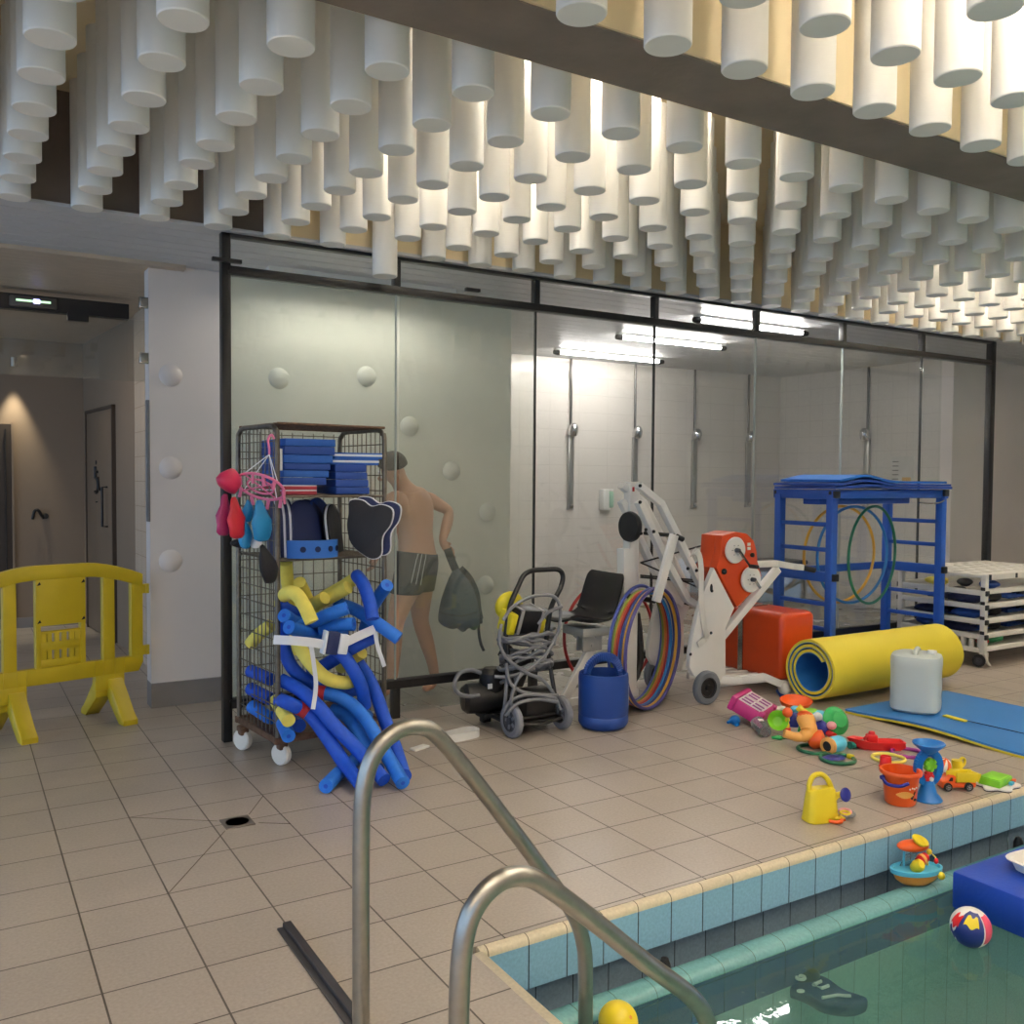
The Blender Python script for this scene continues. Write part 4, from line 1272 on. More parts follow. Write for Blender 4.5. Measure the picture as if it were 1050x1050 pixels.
# fingers of both hands, each its own chain from the palm
def fingers(side, base, dirn, across, curl):
    b0 = J['palm_' + side][0]
    d = Vector(dirn).normalized(); a = Vector(across).normalized(); c = Vector(curl).normalized()
    for k, L in enumerate((0.072, 0.082, 0.076, 0.06)):
        r0 = b0 + a * (0.030 - 0.02 * k) + d * 0.02
        p1 = r0 + d * L * 0.45 + c * L * 0.12
        p2 = p1 + d * L * 0.15 + c * L * 0.42
        J['f%s%d0' % (side, k)] = (r0, 0.0105, 0.0105, 'palm_' + side)
        J['f%s%d1' % (side, k)] = (p1, 0.0095, 0.0095, 'f%s%d0' % (side, k))
        J['f%s%d2' % (side, k)] = (p2, 0.0085, 0.0085, 'f%s%d1' % (side, k))
    r0 = b0 + a * 0.034 - d * 0.015
    J['t%s0' % side] = (r0 + a * 0.014 + d * 0.012, 0.0115, 0.0115, 'palm_' + side)
    J['t%s1' % side] = (r0 + a * 0.026 + d * 0.045 + c * 0.012, 0.0095, 0.0095, 't%s0' % side)
fingers('r', None, (0.75, -0.25, -0.45), (0.3, 0.2, 0.75), (-0.3, -0.5, -0.75))
fingers('l', None, (-0.2, -0.1, -1.0), (-0.5, -0.6, 0.1), (-0.4, 0.5, -0.1))
me = bpy.data.meshes.new('body')
names = list(J)
me.from_pydata([tuple(J[n][0]) for n in names], [(names.index(J[n][3]), names.index(n)) for n in names if J[n][3]], [])
body = bpy.data.objects.new('body', me); COL.objects.link(body); body.parent = man
sk = body.modifiers.new('skin', 'SKIN')
for k, n in enumerate(names):
    v = me.skin_vertices[0].data[k]
    v.radius = (J[n][1], J[n][2]); v.use_root = (n == 'pelvis')
ss = body.modifiers.new('smooth', 'SUBSURF'); ss.levels = 2; ss.render_levels = 2
dg = bpy.context.evaluated_depsgraph_get()
ev = body.evaluated_get(dg)
me2 = bpy.data.meshes.new_from_object(ev)
body.modifiers.clear()
body.data = me2
me2.materials.clear(); me2.materials.append(M_['skin'])
me2.polygons.foreach_set('use_smooth', [True] * len(me2.polygons))
# trunks: the hip part of the body skin, pushed out a little, cut between waistline and leg opening
me2.update()
zt, zb_ = J['pelvis'][0].z + 0.095, J['hip_r'][0].z - 0.075
pc = J['pelvis'][0]
bm = bmesh.new(); bm.from_mesh(me2)
for z_, n_ in ((zt, (0.12, 0.0, 1)), (zb_, (-0.05, 0.05, -1))):
    bmesh.ops.bisect_plane(bm, geom=bm.verts[:] + bm.edges[:] + bm.faces[:], plane_co=(pc.x, pc.y, z_), plane_no=n_, clear_outer=True)
bmesh.ops.delete(bm, geom=[v for v in bm.verts if (v.co - pc).length > 0.34 or abs(v.co.x - pc.x) > 0.26], context='VERTS')
bm.normal_update(); bm.verts.index_update()
mb = MB()
mb.v = [v.co + v.normal * 0.007 for v in bm.verts]
mb.f = [[v.index for v in f.verts] for f in bm.faces]; mb.mi = [0] * len(mb.f)
bm.free()
tr_ = mb.build('swim_trunks', M_['trunks'], man, smooth=80)
so = tr_.modifiers.new('thick', 'SOLIDIFY'); so.thickness = 0.005; so.offset = 0
# three white stripes down the hip, laid on the trunks by casting onto them
bpy.context.view_layer.update()
from mathutils.bvhtree import BVHTree
bv = BVHTree.FromPolygons([v.co for v in tr_.data.vertices], [list(p.vertices) for p in tr_.data.polygons])
camo = Vector((0, 0, 1.5)) - OM
mb = MB()
for (xa, xb) in (((3.0, 3.0)[0], 0), (1, 0), (2, 0)):
    k = int(xa) % 3
    T0 = Vector([(2.664, 5.600, 1.007), (2.693, 5.600, 1.006), (2.722, 5.600, 1.005)][k]) - OM
    T1 = Vector([(2.611, 5.600, 0.800), (2.643, 5.600, 0.792), (2.676, 5.600, 0.784)][k]) - OM
    pts = []
    for q in range(13):
        t_ = T0.lerp(T1, q / 12)
        h_, n_, i_, d_ = bv.ray_cast(camo, (t_ - camo).normalized())
        if h_: pts.append(h_ + n_ * 0.006)
    for a, c in zip(pts, pts[1:]):
        nd = (a - camo).normalized()
        mb.bar(a, c, 0.004, 0.011, 0.0, (-nd.x, -nd.y, -nd.z))
mb.build('trunk_stripes', M_['trunk_stripe'], man)
# head details
H0, H1 = J['skull1'][0], J['skull2'][0]
up = (H1 - J['skull0'][0]).normalized()
fwd = Vector((-0.75, 0.35, -0.55)); fwd = (fwd - up * fwd.dot(up)).normalized()
sd = up.cross(fwd)
MHd = Matrix((fwd, sd, up)).transposed().to_4x4(); MHd.translation = H0 + up * 0.005
mb = MB()
prof = [(math.sin(PI * i / 14), -math.cos(PI * i / 14)) for i in range(8, 15)]
mb.lathe([(max(r, 1e-4) * 0.100, z * 0.108) for r, z in prof], MHd @ MX((-0.012, 0, 0.012), (0, -0.45, 0), (1.05, 0.92, 1)), 28)
mb.build('hair', M_['hair'], man, smooth=70)
mb = MB()
for s in (-1, 1): mb.ball((0.0, s * 0.088, -0.012), (0.022, 0.011, 0.033), 10, M=MHd)
mb.ball((0.098, 0, -0.02), (0.020, 0.014, 0.022), 10, M=MHd)
mb.build('ears_and_nose', M_['skin'], man, smooth=80)
mb = MB()
for s in (-1, 1): mb.ball((0.083, s * 0.032, 0.005), (0.010, 0.013, 0.009), 10, M=MHd)
mb.build('eyes', M_['foam_white'], man, smooth=80)
mb = MB(); mb.ball((0.085, 0, -0.058), (0.010, 0.024, 0.006), 10, M=MHd); mb.build('mouth', mat('lips', (158, 92, 84), 0.5), man, smooth=80)

# the bag he carries
M_['bag'] = mat('bag_cloth', (66, 82, 90), 0.8, var=0.12, scale=12, bump=0.5, bscale=22)
M_['bag_dark'] = mat('bag_strap', (48, 56, 58), 0.8, var=0.1)
BO = Vector((3.037, 5.700, 0.699))
bag = thing('backpack', 'slack grey-blue backpack hanging by its top strap from the hand of the swimmer', 'bag', BO)
bp_ = [(2.990, 5.700, 0.873), (2.901, 5.690, 0.708), (2.861, 5.690, 0.548), (2.880, 5.690, 0.492), (2.961, 5.700, 0.451), (3.007, 5.700, 0.454), (3.054, 5.700, 0.423), (3.100, 5.700, 0.447), (3.153, 5.710, 0.427), (3.192, 5.710, 0.480), (3.175, 5.710, 0.641), (3.119, 5.710, 0.776), (3.051, 5.700, 0.849)]
loop = smooth_path([Vector(p) - BO for p in bp_], 4, True)
mid = sum(loop, Vector()) / len(loop)
mb = MB()
vs, fs = [], []
n = len(loop)
lay = [(-0.001, 0.0), (-0.05, 0.42), (-0.085, 0.72), (-0.07, 0.92), (0.0, 1.0), (0.06, 0.92), (0.075, 0.72), (0.05, 0.42), (0.0, 0.0)]
ny = Vector((0.25, 0.97, 0))
lay = [(-0.105, 0.30), (-0.10, 0.60), (-0.08, 0.84), (-0.04, 0.96), (0.0, 1.0), (0.04, 0.96), (0.07, 0.84), (0.085, 0.60), (0.088, 0.30)]
for (dy, s) in lay:
    for p in loop: vs.append(mid + (p - mid) * s + ny * dy)
for k in range(len(lay) - 1):
    for i in range(n):
        i2 = (i + 1) % n
        fs.append([k * n + i, k * n + i2, (k + 1) * n + i2, (k + 1) * n + i])
fs.append(list(range(n))[::-1]); fs.append([(len(lay) - 1) * n + i for i in range(n)])
mb.add(vs, fs); mb.build('bag_body', M_['bag'], bag, smooth=70)
def strap(pts, w_, nm, m='bag_dark'):
    P = smooth_path([Vector(p) - BO for p in pts], 5)
    mb = MB()
    for a, c in zip(P, P[1:]):
        d = (c - a).normalized()
        mb.bar(a - d * 0.003, c + d * 0.003, w_, 0.007, 0.0, (-0.5, -0.85, 0.1))
    mb.build(nm, M_[m], bag)
strap([(2.935, 5.700, 1.011), (2.953, 5.690, 0.950), (2.987, 5.680, 0.868)], 0.055, 'top_strap')
strap([(3.014, 5.660, 0.875), (3.079, 5.650, 0.805), (3.139, 5.660, 0.697), (3.162, 5.670, 0.578), (3.183, 5.680, 0.512)], 0.05, 'shoulder_strap')
strap([(3.170, 5.670, 0.529), (3.170, 5.670, 0.418), (3.187, 5.670, 0.333), (3.211, 5.670, 0.282)], 0.02, 'loose_strap')
mb = MB(); mb.box(Vector((3.178, 5.670, 0.500)) - BO, (0.04, 0.012, 0.05), bev=0.004); mb.build('strap_buckle', M_['bag_dark'], bag)
strap([(2.834, 5.600, 0.588), (2.913, 5.580, 0.565), (3.004, 5.580, 0.559), (3.107, 5.600, 0.570)], 0.008, 'seam')
# ================================================================ cable cart (pool cleaner trolley)
M_['cable'] = mat('grey_cable', (112, 114, 120), 0.5, var=0.08, scale=20)
M_['wheel_grey'] = mat('wheel_grey', (122, 124, 132), 0.6, var=0.06)
M_['wheel_dark'] = mat('wheel_hub_dark', (66, 68, 76), 0.5)
M_['yel_plastic'] = mat('yellow_plastic', (222, 208, 40), 0.4, var=0.04)
M_['grey_plastic'] = mat('grey_plastic', (150, 148, 150), 0.45)
def rel(O):
    O = Vector(O)
    return lambda p: Vector(p) - O
CO = (2.93, 4.65, 0)
cart = thing('cable_cart', 'black two-wheeled pool cleaner cart wound with grey cable', 'cleaner cart', CO)
L = rel(CO)
def wheel(par, c, ax, r, w_, mt, mh, label=None, spokes=5):
    mb = MB()
    mb.lathe([(r * 0.62, -w_ / 2), (r * 0.9, -w_ / 2), (r, -w_ * 0.28), (r, w_ * 0.28), (r * 0.9, w_ / 2), (r * 0.62, w_ / 2)], axis_m(c, ax), 32, cap=False)
    o = mb.build('wheel', mt, par)
    mb = MB()
    mb.lathe([(r * 0.63, -w_ * 0.5), (r * 0.63, w_ * 0.5)], axis_m(c, ax), 24, cap=False)
    mb.lathe([(r * 0.62, w_ * 0.3), (r * 0.55, w_ * 0.42), (r * 0.5, w_ * 0.2), (r * 0.2, w_ * 0.25), (r * 0.18, w_ * 0.62), (1e-4, w_ * 0.62)], axis_m(c, ax), 24, cap=False)
    mb.lathe([(r * 0.62, -w_ * 0.3), (r * 0.55, -w_ * 0.42), (r * 0.5, -w_ * 0.2), (r * 0.2, -w_ * 0.25), (r * 0.18, -w_ * 0.62), (1e-4, -w_ * 0.62)], axis_m(c, ax), 24, cap=False)
    mb.build('hub', mh, o)
    M = axis_m(c, ax)
    if spokes:
        mb = MB()
        for s in (-1, 1):
            for k in range(spokes):
                a = 2 * PI * k / spokes
                mb.bar(M @ Vector((math.cos(a) * r * 0.2, math.sin(a) * r * 0.2, s * w_ * 0.26)), M @ Vector((math.cos(a) * r * 0.55, math.sin(a) * r * 0.55, s * w_ * 0.26)), r * 0.18, w_ * 0.12, 0, M.to_3x3() @ Vector((0, 0, 1)))
        mb.build('spokes', mt, o)
    return o
wheel(cart, L((2.755, 4.53, 0.1)), (1, 0.05, 0), 0.1, 0.042, M_['wheel_grey'], M_['wheel_dark'])
wheel(cart, L((3.115, 4.55, 0.1)), (1, 0.05, 0), 0.1, 0.042, M_['wheel_grey'], M_['wheel_dark'])
mb = MB()
mb.cyl(L((2.74, 4.53, 0.1)), L((3.13, 4.55, 0.1)), 0.012, n=12)
mb.tube(smooth_path([L(p) for p in ((2.80, 4.50, 0.085), (2.93, 4.47, 0.075), (3.08, 4.50, 0.085))], 5), 0.010, 10)
for x in (2.80, 3.08):
    mb.tube([L((x, 4.53, 0.10)), L((x, 4.60, 0.30)), L((x, 4.66, 0.50))], 0.013, 10)
    mb.tube([L((x, 4.53, 0.10)), L((x, 4.90, 0.06))], 0.013, 10)
mb.box(L((2.94, 4.72, 0.07)), (0.36, 0.40, 0.025), bev=0.005)
for x in (2.80, 3.05): mb.box(L((x, 4.92, 0.03)), (0.06, 0.05, 0.06), bev=0.006)
mb.build('chassis', M_['black'], cart)
mb = MB()
hp = smooth_path([L(p) for p in ((2.785, 4.66, 0.45), (2.791, 4.660, 0.596), (2.816, 4.660, 0.745), (2.876, 4.670, 0.856), (2.923, 4.680, 0.923), (2.985, 4.680, 0.949), (3.083, 4.680, 0.951), (3.169, 4.680, 0.947), (3.206, 4.680, 0.909), (3.185, 4.670, 0.839), (3.122, 4.660, 0.748), (3.094, 4.660, 0.667), (3.07, 4.66, 0.48))], 5)
mb.tube(hp, 0.0155, 12); mb.build('push_handle', M_['black_plastic'], cart)
# pump motor
mb = MB()
mb.lathe([(0.02, -0.19), (0.07, -0.185), (0.09, -0.16), (0.095, -0.05), (0.085, 0.0), (0.085, 0.10), (0.07, 0.13), (0.03, 0.14), (1e-4, 0.14)], axis_m(L((2.80, 4.84, 0.17)), (1, -0.25, 0)), 28)
mb.lathe([(0.075, -0.02), (0.08, 0.0), (0.075, 0.09), (0.05, 0.12), (1e-4, 0.12)], MX(L((2.80, 4.84, 0.23))), 24)
mb.box(L((2.80, 4.84, 0.07)), (0.17, 0.12, 0.03), bev=0.006)
mb.box(L((2.93, 4.80, 0.34)), (0.14, 0.14, 0.20), (0.2, 0.25, 0.3), bev=0.02)
mb.box(L((2.88, 4.80, 0.44)), (0.10, 0.03, 0.10), (0.0, 0.7, 0.2), bev=0.01)
mb.box(L((2.97, 4.62, 0.17)), (0.22, 0.16, 0.16), bev=0.03)
mb.build('pump_motor', M_['black_plastic'], cart)
mb = MB(); mb.box(L((2.735, 4.75, 0.26)), (0.03, 0.004, 0.03)); mb.build('white_sticker', M_['white_plastic'], cart)
# control box
BM = MX(L((2.93, 4.69, 0.66)), (0.25, 0.10, 0.15))
mb = MB(); mb.box((0, 0, 0), (0.20, 0.13, 0.15), bev=0.012, M=BM); mb.build('control_box', M_['black_plastic'], cart)
mb = MB(); mb.box((-0.075, 0.0, 0), (0.028, 0.136, 0.158), bev=0.006, M=BM); mb.build('grey_band', M_['grey_plastic'], cart)
mb = MB(); mb.box((0.085, 0, 0), (0.02, 0.136, 0.158), bev=0.006, M=BM); mb.build('grey_band', M_['grey_plastic'], cart)
mb = MB(); mb.box((-0.118, 0.0, -0.02), (0.05, 0.12, 0.13), bev=0.01, M=BM); mb.box((0.115, 0, -0.03), (0.04, 0.12, 0.10), bev=0.01, M=BM); mb.ball((-0.06, 0.09, 0.05), (0.10, 0.05, 0.09), 10, M=BM); mb.build('yellow_cover', M_['yel_plastic'], cart)
# wound cable: loops of one long flex
rr = random.Random(5)
def loop_(cx, cz, rx, rz_, tilt, yo, ph=0.0, n=22, wob=0.012):
    out = []
    for k in range(n):
        a = 2 * PI * k / n
        x = rx * math.cos(a)
        dz = rz_ * math.sin(a + ph) + tilt * x
        y = -0.115 * math.sin(a) + yo
        out.append((cx + x + rr.uniform(-wob, wob), y + rr.uniform(-wob, wob), cz + dz + rr.uniform(-wob, wob)))
    return out
mb = MB()
def lp(cx, z, rx, rz_, tilt, yo=0.0, r=0.0105):
    mb.tube(smooth_path(loop_(cx - CO[0], z, rx, rz_, tilt, 4.66 - CO[1] + yo), 3, True), r, 8, True)
lp(2.935, 0.565, 0.175, 0.02, 0.10)
lp(2.94, 0.545, 0.18, 0.03, 0.02)
lp(2.93, 0.52, 0.165, 0.03, -0.22)
lp(2.93, 0.49, 0.17, 0.04, -0.32)
lp(2.935, 0.475, 0.165, 0.03, 0.18)
lp(2.94, 0.44, 0.165, 0.05, 0.35)
lp(2.93, 0.40, 0.165, 0.04, -0.25)
lp(2.935, 0.385, 0.155, 0.03, 0.1)
lp(2.92, 0.37, 0.165, 0.03, -0.08)
lp(2.94, 0.35, 0.16, 0.04, 0.30)
def free(pts, r=0.0105): mb.tube(smooth_path([L(p) for p in pts], 6), r, 8)
# upright big loop around the handle
mb.tube(smooth_path([L(p) for p in ((2.722, 4.580, 0.681), (2.788, 4.580, 0.756), (2.916, 4.580, 0.806), (3.061, 4.580, 0.803), (3.104, 4.560, 0.738), (3.085, 4.540, 0.607), (2.996, 4.520, 0.484), (2.901, 4.520, 0.412), (2.820, 4.530, 0.372), (2.733, 4.560, 0.353), (2.678, 4.600, 0.352))], 6), 0.011, 8)
free([(2.692, 4.550, 0.665), (2.668, 4.530, 0.568), (2.708, 4.510, 0.472), (2.835, 4.500, 0.377), (2.944, 4.500, 0.325), (3.020, 4.490, 0.232), (3.050, 4.460, 0.142)])
free([(2.946, 4.550, 0.645), (3.007, 4.540, 0.712), (3.112, 4.550, 0.738)])
free([(2.708, 4.520, 0.442), (2.717, 4.500, 0.344), (2.783, 4.500, 0.280), (2.897, 4.490, 0.246), (3.041, 4.480, 0.225)])
free([(2.691, 4.520, 0.162), (2.737, 4.500, 0.229), (2.857, 4.480, 0.253), (3.014, 4.460, 0.215)])
free([(2.692, 4.500, 0.144), (2.758, 4.480, 0.208), (2.884, 4.470, 0.223), (3.021, 4.450, 0.194)])
free([(2.715, 4.520, 0.385), (2.709, 4.520, 0.273), (2.703, 4.530, 0.170)])
free([(2.643, 4.700, 0.360), (2.571, 4.700, 0.384), (2.500, 4.700, 0.369), (2.469, 4.700, 0.309), (2.494, 4.700, 0.255), (2.570, 4.720, 0.225), (2.653, 4.740, 0.217)], 0.0125)
free([(2.808, 4.500, 0.379), (2.763, 4.500, 0.327), (2.725, 4.490, 0.221), (2.771, 4.500, 0.122)])
mb.build('cable', M_['cable'], cart, smooth=80)

# ================================================================ blue cut-open can
M_['can_blue'] = mat('can_blue', (22, 62, 140), 0.42, var=0.06, scale=5)
can = thing('plastic_drum', 'dark blue plastic can with cut-open top and built-in handle', 'can', (3.365, 4.465, 0), 0.2)
mb = MB()
R0 = 0.152
mb.lathe([(1e-4, 0.0), (0.11, 0.0), (0.135, 0.01), (R0, 0.035), (R0, 0.075), (R0 - 0.004, 0.083), (R0, 0.091), (R0, 0.30), (R0 - 0.004, 0.33), (R0 - 0.012, 0.335), (R0 - 0.014, 0.30), (R0 - 0.014, 0.06), (1e-4, 0.05)], None, 36)
mb.build('drum_body', M_['can_blue'], can)
mb = MB()
P = smooth_path([(-0.13, 0.02, 0.33), (-0.10, 0.03, 0.375), (-0.03, 0.03, 0.415), (0.04, 0.02, 0.42), (0.09, 0.0, 0.40), (0.115, -0.02, 0.35), (0.12, -0.03, 0.29)], 5)
for a, c in zip(P, P[1:]): mb.bar(a, c + (c - a) * 0.15, 0.055, 0.028, 0.006, (0, 1, 0.2))
mb.build('handle', M_['can_blue'], can)
# white script on the side of the can
mb = MB()
def on_can(a, z): return Vector((math.cos(a) * (R0 + 0.0012), math.sin(a) * (R0 + 0.0012), z))
for k, (a, hh) in enumerate(((-0.95, 0.05), (-0.80, 0.07))):
    for q in range(9):
        z = 0.13 + q * (0.012 + 0.002 * k)
        mb.bar(on_can(a, z), on_can(a + (0.10 if q % 2 else 0.07), z + 0.008), 0.005, 0.0014, 0, (math.cos(a), math.sin(a), 0))
        mb.bar(on_can(a, z), on_can(a + (0.02 if q % 3 else 0.06), z + 0.012), 0.004, 0.0014, 0, (math.cos(a), math.sin(a), 0))
mb.build('white_script', M_['white_plastic'], can)

# ================================================================ pool lift
M_['lift_white'] = mat('lift_white', (226, 224, 220), 0.35, var=0.02)
M_['lift_orange'] = mat('lift_orange', (198, 66, 18), 0.35, var=0.05)
M_['strap_white'] = mat('strap_white', (220, 218, 212), 0.6)
M_['tyre_grey'] = mat('tyre_grey', (104, 110, 118), 0.7)
LO = (4.3, 4.85, 0)
lift = thing('pool_lift', 'white wheeled pool lift with orange winch head, black seat and orange counterweight', 'pool lift', LO)
L = rel(LO)
def beam(pts, w_, h_, nm, m='lift_white', par=lift):
    mb = MB()
    P = [L(p) for p in pts]
    for k, (a, c) in enumerate(zip(P, P[1:])):
        d = (c - a).normalized()
        mb.bar(a - d * 0.006, c + d * 0.006, w_, h_, 0.004, (0, 1, 0))
    return mb.build(nm, M_[m], par)
YN, YF = 4.60, 5.02
def plate(pxs, y0, y1, nm, m, par=lift):
    """side plate: outline in the XZ plane at y0, extruded to y1"""
    pts = [L(p) for p in pxs]
    poly = [(p.x, p.z) for p in pts]
    M = Matrix(((1, 0, 0, 0), (0, 0, 1, (y0 + y1) / 2 - LO[1]), (0, 1, 0, 0), (0, 0, 0, 1)))
    mb = MB(); mb.prism(poly, abs(y1 - y0), M, bev=0.004)
    return mb.build(nm, M_[m], par)
body_px = [(4.366, 4.600, 0.913), (4.560, 4.600, 0.630), (4.481, 4.600, 0.495), (4.488, 4.600, 0.187), (4.462, 4.600, 0.129), (4.205, 4.600, 0.196), (4.161, 4.600, 0.260), (4.167, 4.600, 0.363), (4.191, 4.600, 0.479), (4.232, 4.600, 0.619), (4.281, 4.600, 0.760)]
pl = plate(body_px, YN - 0.02, YN + 0.02, 'side_plate', 'lift_white')
plate(body_px, YF - 0.02, YF + 0.02, 'side_plate', 'lift_white')
for k, p in enumerate(((4.348, 4.578, 0.759), (4.345, 4.578, 0.476), (4.165, 4.578, 0.348), (4.343, 4.578, 0.779))):
    mb = MB()
    if k < 3: mb.lathe([(0.011, 0), (0.010, 0.004), (1e-4, 0.005)], axis_m(L(p), (0, -1, 0)), 12)
    else: mb.ball(L(p), (0.013, 0.003, 0.028), 8)
    mb.build('plate_bolt' if k < 3 else 'slot', M_['black'], pl)
# orange winch housing
hpx = [(4.443, 4.620, 1.127), (4.569, 4.620, 1.151), (4.671, 4.620, 1.135), (4.737, 4.620, 1.086), (4.767, 4.620, 1.017), (4.778, 4.620, 0.941), (4.819, 4.620, 0.837), (4.773, 4.620, 0.750), (4.690, 4.620, 0.701), (4.589, 4.620, 0.632), (4.486, 4.620, 0.773), (4.394, 4.620, 0.910), (4.436, 4.620, 1.015)]
hd = plate(hpx, 4.585, 4.66, 'winch_head', 'lift_orange')
bk = plate(hpx, 4.66, 4.79, 'winch_back', 'lift_orange')
D1, D2 = Vector((4.545, 4.575, 1.027)), Vector((4.697, 4.575, 0.820))
for dd in (D1, D2):
    mb = MB(); mb.lathe([(0.087, 0), (0.090, 0.004), (0.090, 0.014), (0.084, 0.019), (1e-4, 0.019)], axis_m(L(dd), (0, -1, 0)), 32)
    o = mb.build('winch_disc', M_['lift_white'], lift)
    mb = MB()
    mb.lathe([(0.016, 0.0), (0.014, 0.03), (1e-4, 0.032)], axis_m(L(dd) + Vector((0, -0.019, 0)), (0, -1, 0)), 14)
    for k in range(6):
        a = k * PI / 3
        mb.lathe([(0.005, 0), (1e-4, 0.003)], axis_m(L(dd) + Vector((0.036 * math.cos(a), -0.0185, 0.036 * math.sin(a))), (0, -1, 0)), 8)
    mb.build('disc_hub', M_['wheel_dark'], o)
    mb = MB(); mb.bar(L(dd) + Vector((0, -0.045, 0)), L(dd) + Vector((0.05, -0.05, -0.06)), 0.02, 0.008, 0.002, (0, 1, 0)); mb.build('crank_arm', M_['steel'], o)
mb = MB(); e = L(D1) + Vector((0.05, -0.05, -0.06)); mb.bar(L(D1) + Vector((0.0, -0.05, 0)), e + Vector((0.05, 0, -0.05)), 0.014, 0.008, 0.002, (0, 1, 0)); mb.cyl(e + Vector((0.05, 0, -0.05)), e + Vector((0.05, -0.07, -0.05)), 0.014, n=12)
mb.build('crank', M_['black_plastic'], lift)
mb = MB(); p = Vector((4.454, 4.580, 0.885)); mb.lathe([(0.020, 0), (0.020, 0.012), (0.014, 0.018), (1e-4, 0.018)], axis_m(L(p), (0, -1, 0)), 16); p = Vector((4.717, 4.580, 0.987)); mb.lathe([(0.016, 0), (0.016, 0.012), (1e-4, 0.018)], axis_m(L(p), (0, -1, 0)), 16)
mb.build('knob', M_['black_plastic'], lift)
mb = MB()
for k in range(2):
    p = L((4.690, 4.582, 1.062)) + Vector((0, 0, -0.03 * k))
    mb.box(p, (0.03, 0.003, 0.02))
mb.build('warning_label', M_['strap_white'], lift)
# arms, paired on both sides
for yy, wd in ((4.74, 0.05), (4.92, 0.05)):
    up_ = [(Vector((3.843, 4.740, 1.462))), Vector((4.027, 4.740, 1.346)), Vector((4.229, 4.740, 1.040)), Vector((4.411, 4.740, 0.758))]
    lo_ = [Vector((3.845, 4.740, 1.354)), Vector((4.093, 4.740, 0.940)), Vector((4.270, 4.740, 0.692)), Vector((4.378, 4.740, 0.632))]
    for P, nm in ((up_, 'upper_arm'), (lo_, 'lower_arm')):
        beam([Vector((p.x, yy, p.z)) for p in P], 0.045, 0.055, nm)
o = beam([(4.001, 4.570, 1.141), (3.860, 4.570, 0.724)], 0.06, 0.03, 'support_strut')
mb = MB(); mb.cyl(L((4.080, 4.660, 1.134)), L((4.080, 4.660, 1.134)) + Vector((0.0, 0.3, 0)), 0.014, n=12); mb.cyl(L((4.052, 4.600, 1.132)), L((4.103, 4.600, 1.111)), 0.018, n=12); mb.cyl(L((3.869, 4.600, 0.720)), L((3.869, 4.600, 0.720)) + Vector((0, 0.30, 0)), 0.018, n=12); mb.build('pivot_pin', M_['black_plastic'], lift)
# mast with head plate
mb = MB()
m0 = Vector((3.922, 4.910, 1.487))
mb.bar(L(m0), L((m0.x - 0.01, 4.91, 0.06)), 0.085, 0.075, 0.008, (0, 1, 0))
mb.bar(L((m0.x - 0.045, 4.91, 1.04)), L((m0.x - 0.03, 4.91, 0.40)), 0.10, 0.08, 0.008, (0, 1, 0))
mb.build('mast', M_['lift_white'], lift)
mb = MB(); p = L((m0.x - 0.02, 4.868, m0.z - 0.05)); mb.box(p, (0.015, 0.004, 0.03)); mb.build('red_mark', M_['noodle_r'], lift)
mb = MB()
for p in ((3.819, 4.700, 1.462), (3.820, 4.700, 1.355), (3.848, 4.720, 1.150), (3.888, 4.720, 1.174), (3.938, 4.700, 1.161), (4.239, 4.700, 0.904), (4.318, 4.700, 0.887)):
    mb.lathe([(0.012, 0), (0.011, 0.008), (1e-4, 0.01)], axis_m(L(p), (0, -1, 0)), 10)
mb.build('bolts', M_['black'], lift)
# head pad
mb = MB(); pc_ = L((3.870, 4.860, 1.187)); mb.lathe([(1e-4, -0.035), (0.07, -0.033), (0.098, -0.02), (0.104, 0.0), (0.098, 0.02), (1e-4, 0.024)], axis_m(pc_, (-1, -0.04, 0.0)), 32); mb.build('head_pad', M_['black_plastic'], lift)
# seat shell
prof = smooth_path([(3.33, 0, 0.585), (3.37, 0, 0.60), (3.47, 0, 0.585), (3.60, 0, 0.56), (3.67, 0, 0.575), (3.72, 0, 0.64), (3.76, 0, 0.75), (3.79, 0, 0.84), (3.81, 0, 0.872)], 5)
def seat_fn(u, v):
    k = u * (len(prof) - 1); i = min(int(k), len(prof) - 2); t = k - i
    p = prof[i].lerp(prof[i + 1], t)
    w2 = 0.205 * (1 - 0.16 * max(0, (u - 0.75) / 0.25) ** 2)
    s = 2 * v - 1
    return L((p.x - 0.03 * s * s * (1 if u > 0.55 else 0), 4.99 + s * w2, p.z + 0.035 * s * s * (1 if u < 0.6 else 0.2)))
mb = MB(); mb.grid(seat_fn, 40, 14, thick=Vector((0.010, 0, -0.014))); mb.build('seat', M_['black_plastic'], lift, smooth=60)
mb = MB()
mb.box(L((3.60, 4.975, 0.50)), (0.22, 0.24, 0.06), bev=0.01)
mb.box(L((3.62, 4.935, 0.43)), (0.16, 0.02, 0.14), bev=0.01); mb.box(L((3.62, 5.0, 0.43)), (0.16, 0.02, 0.14), bev=0.01)
for (x, z) in ((3.57, 0.45), (3.65, 0.46), (3.62, 0.40)): mb.cyl(L((x, 4.92, z)), L((x, 5.06, z)), 0.014, n=10)
mb.build('seat_bracket', mat('bracket_grey', (186, 186, 184), 0.35, metal=0.4), lift)
beam([(3.68, 4.975, 0.43), (3.52, 4.955, 0.22), (3.40, 4.945, 0.05)], 0.06, 0.035, 'foot_bar')
beam([(3.42, 4.935, 0.04), (3.80, 4.93, 0.04), (4.0, 4.93, 0.045)], 0.05, 0.03, 'base_bar')
mb = MB(); mb.tube(smooth_path([L(p) for p in ((3.985, 4.930, 0.594), (4.012, 4.930, 0.445), (4.024, 4.930, 0.275), (3.991, 4.930, 0.164), (3.949, 4.930, 0.121))], 5), 0.028, 8); mb.build('hanging_belt', M_['black'], lift)
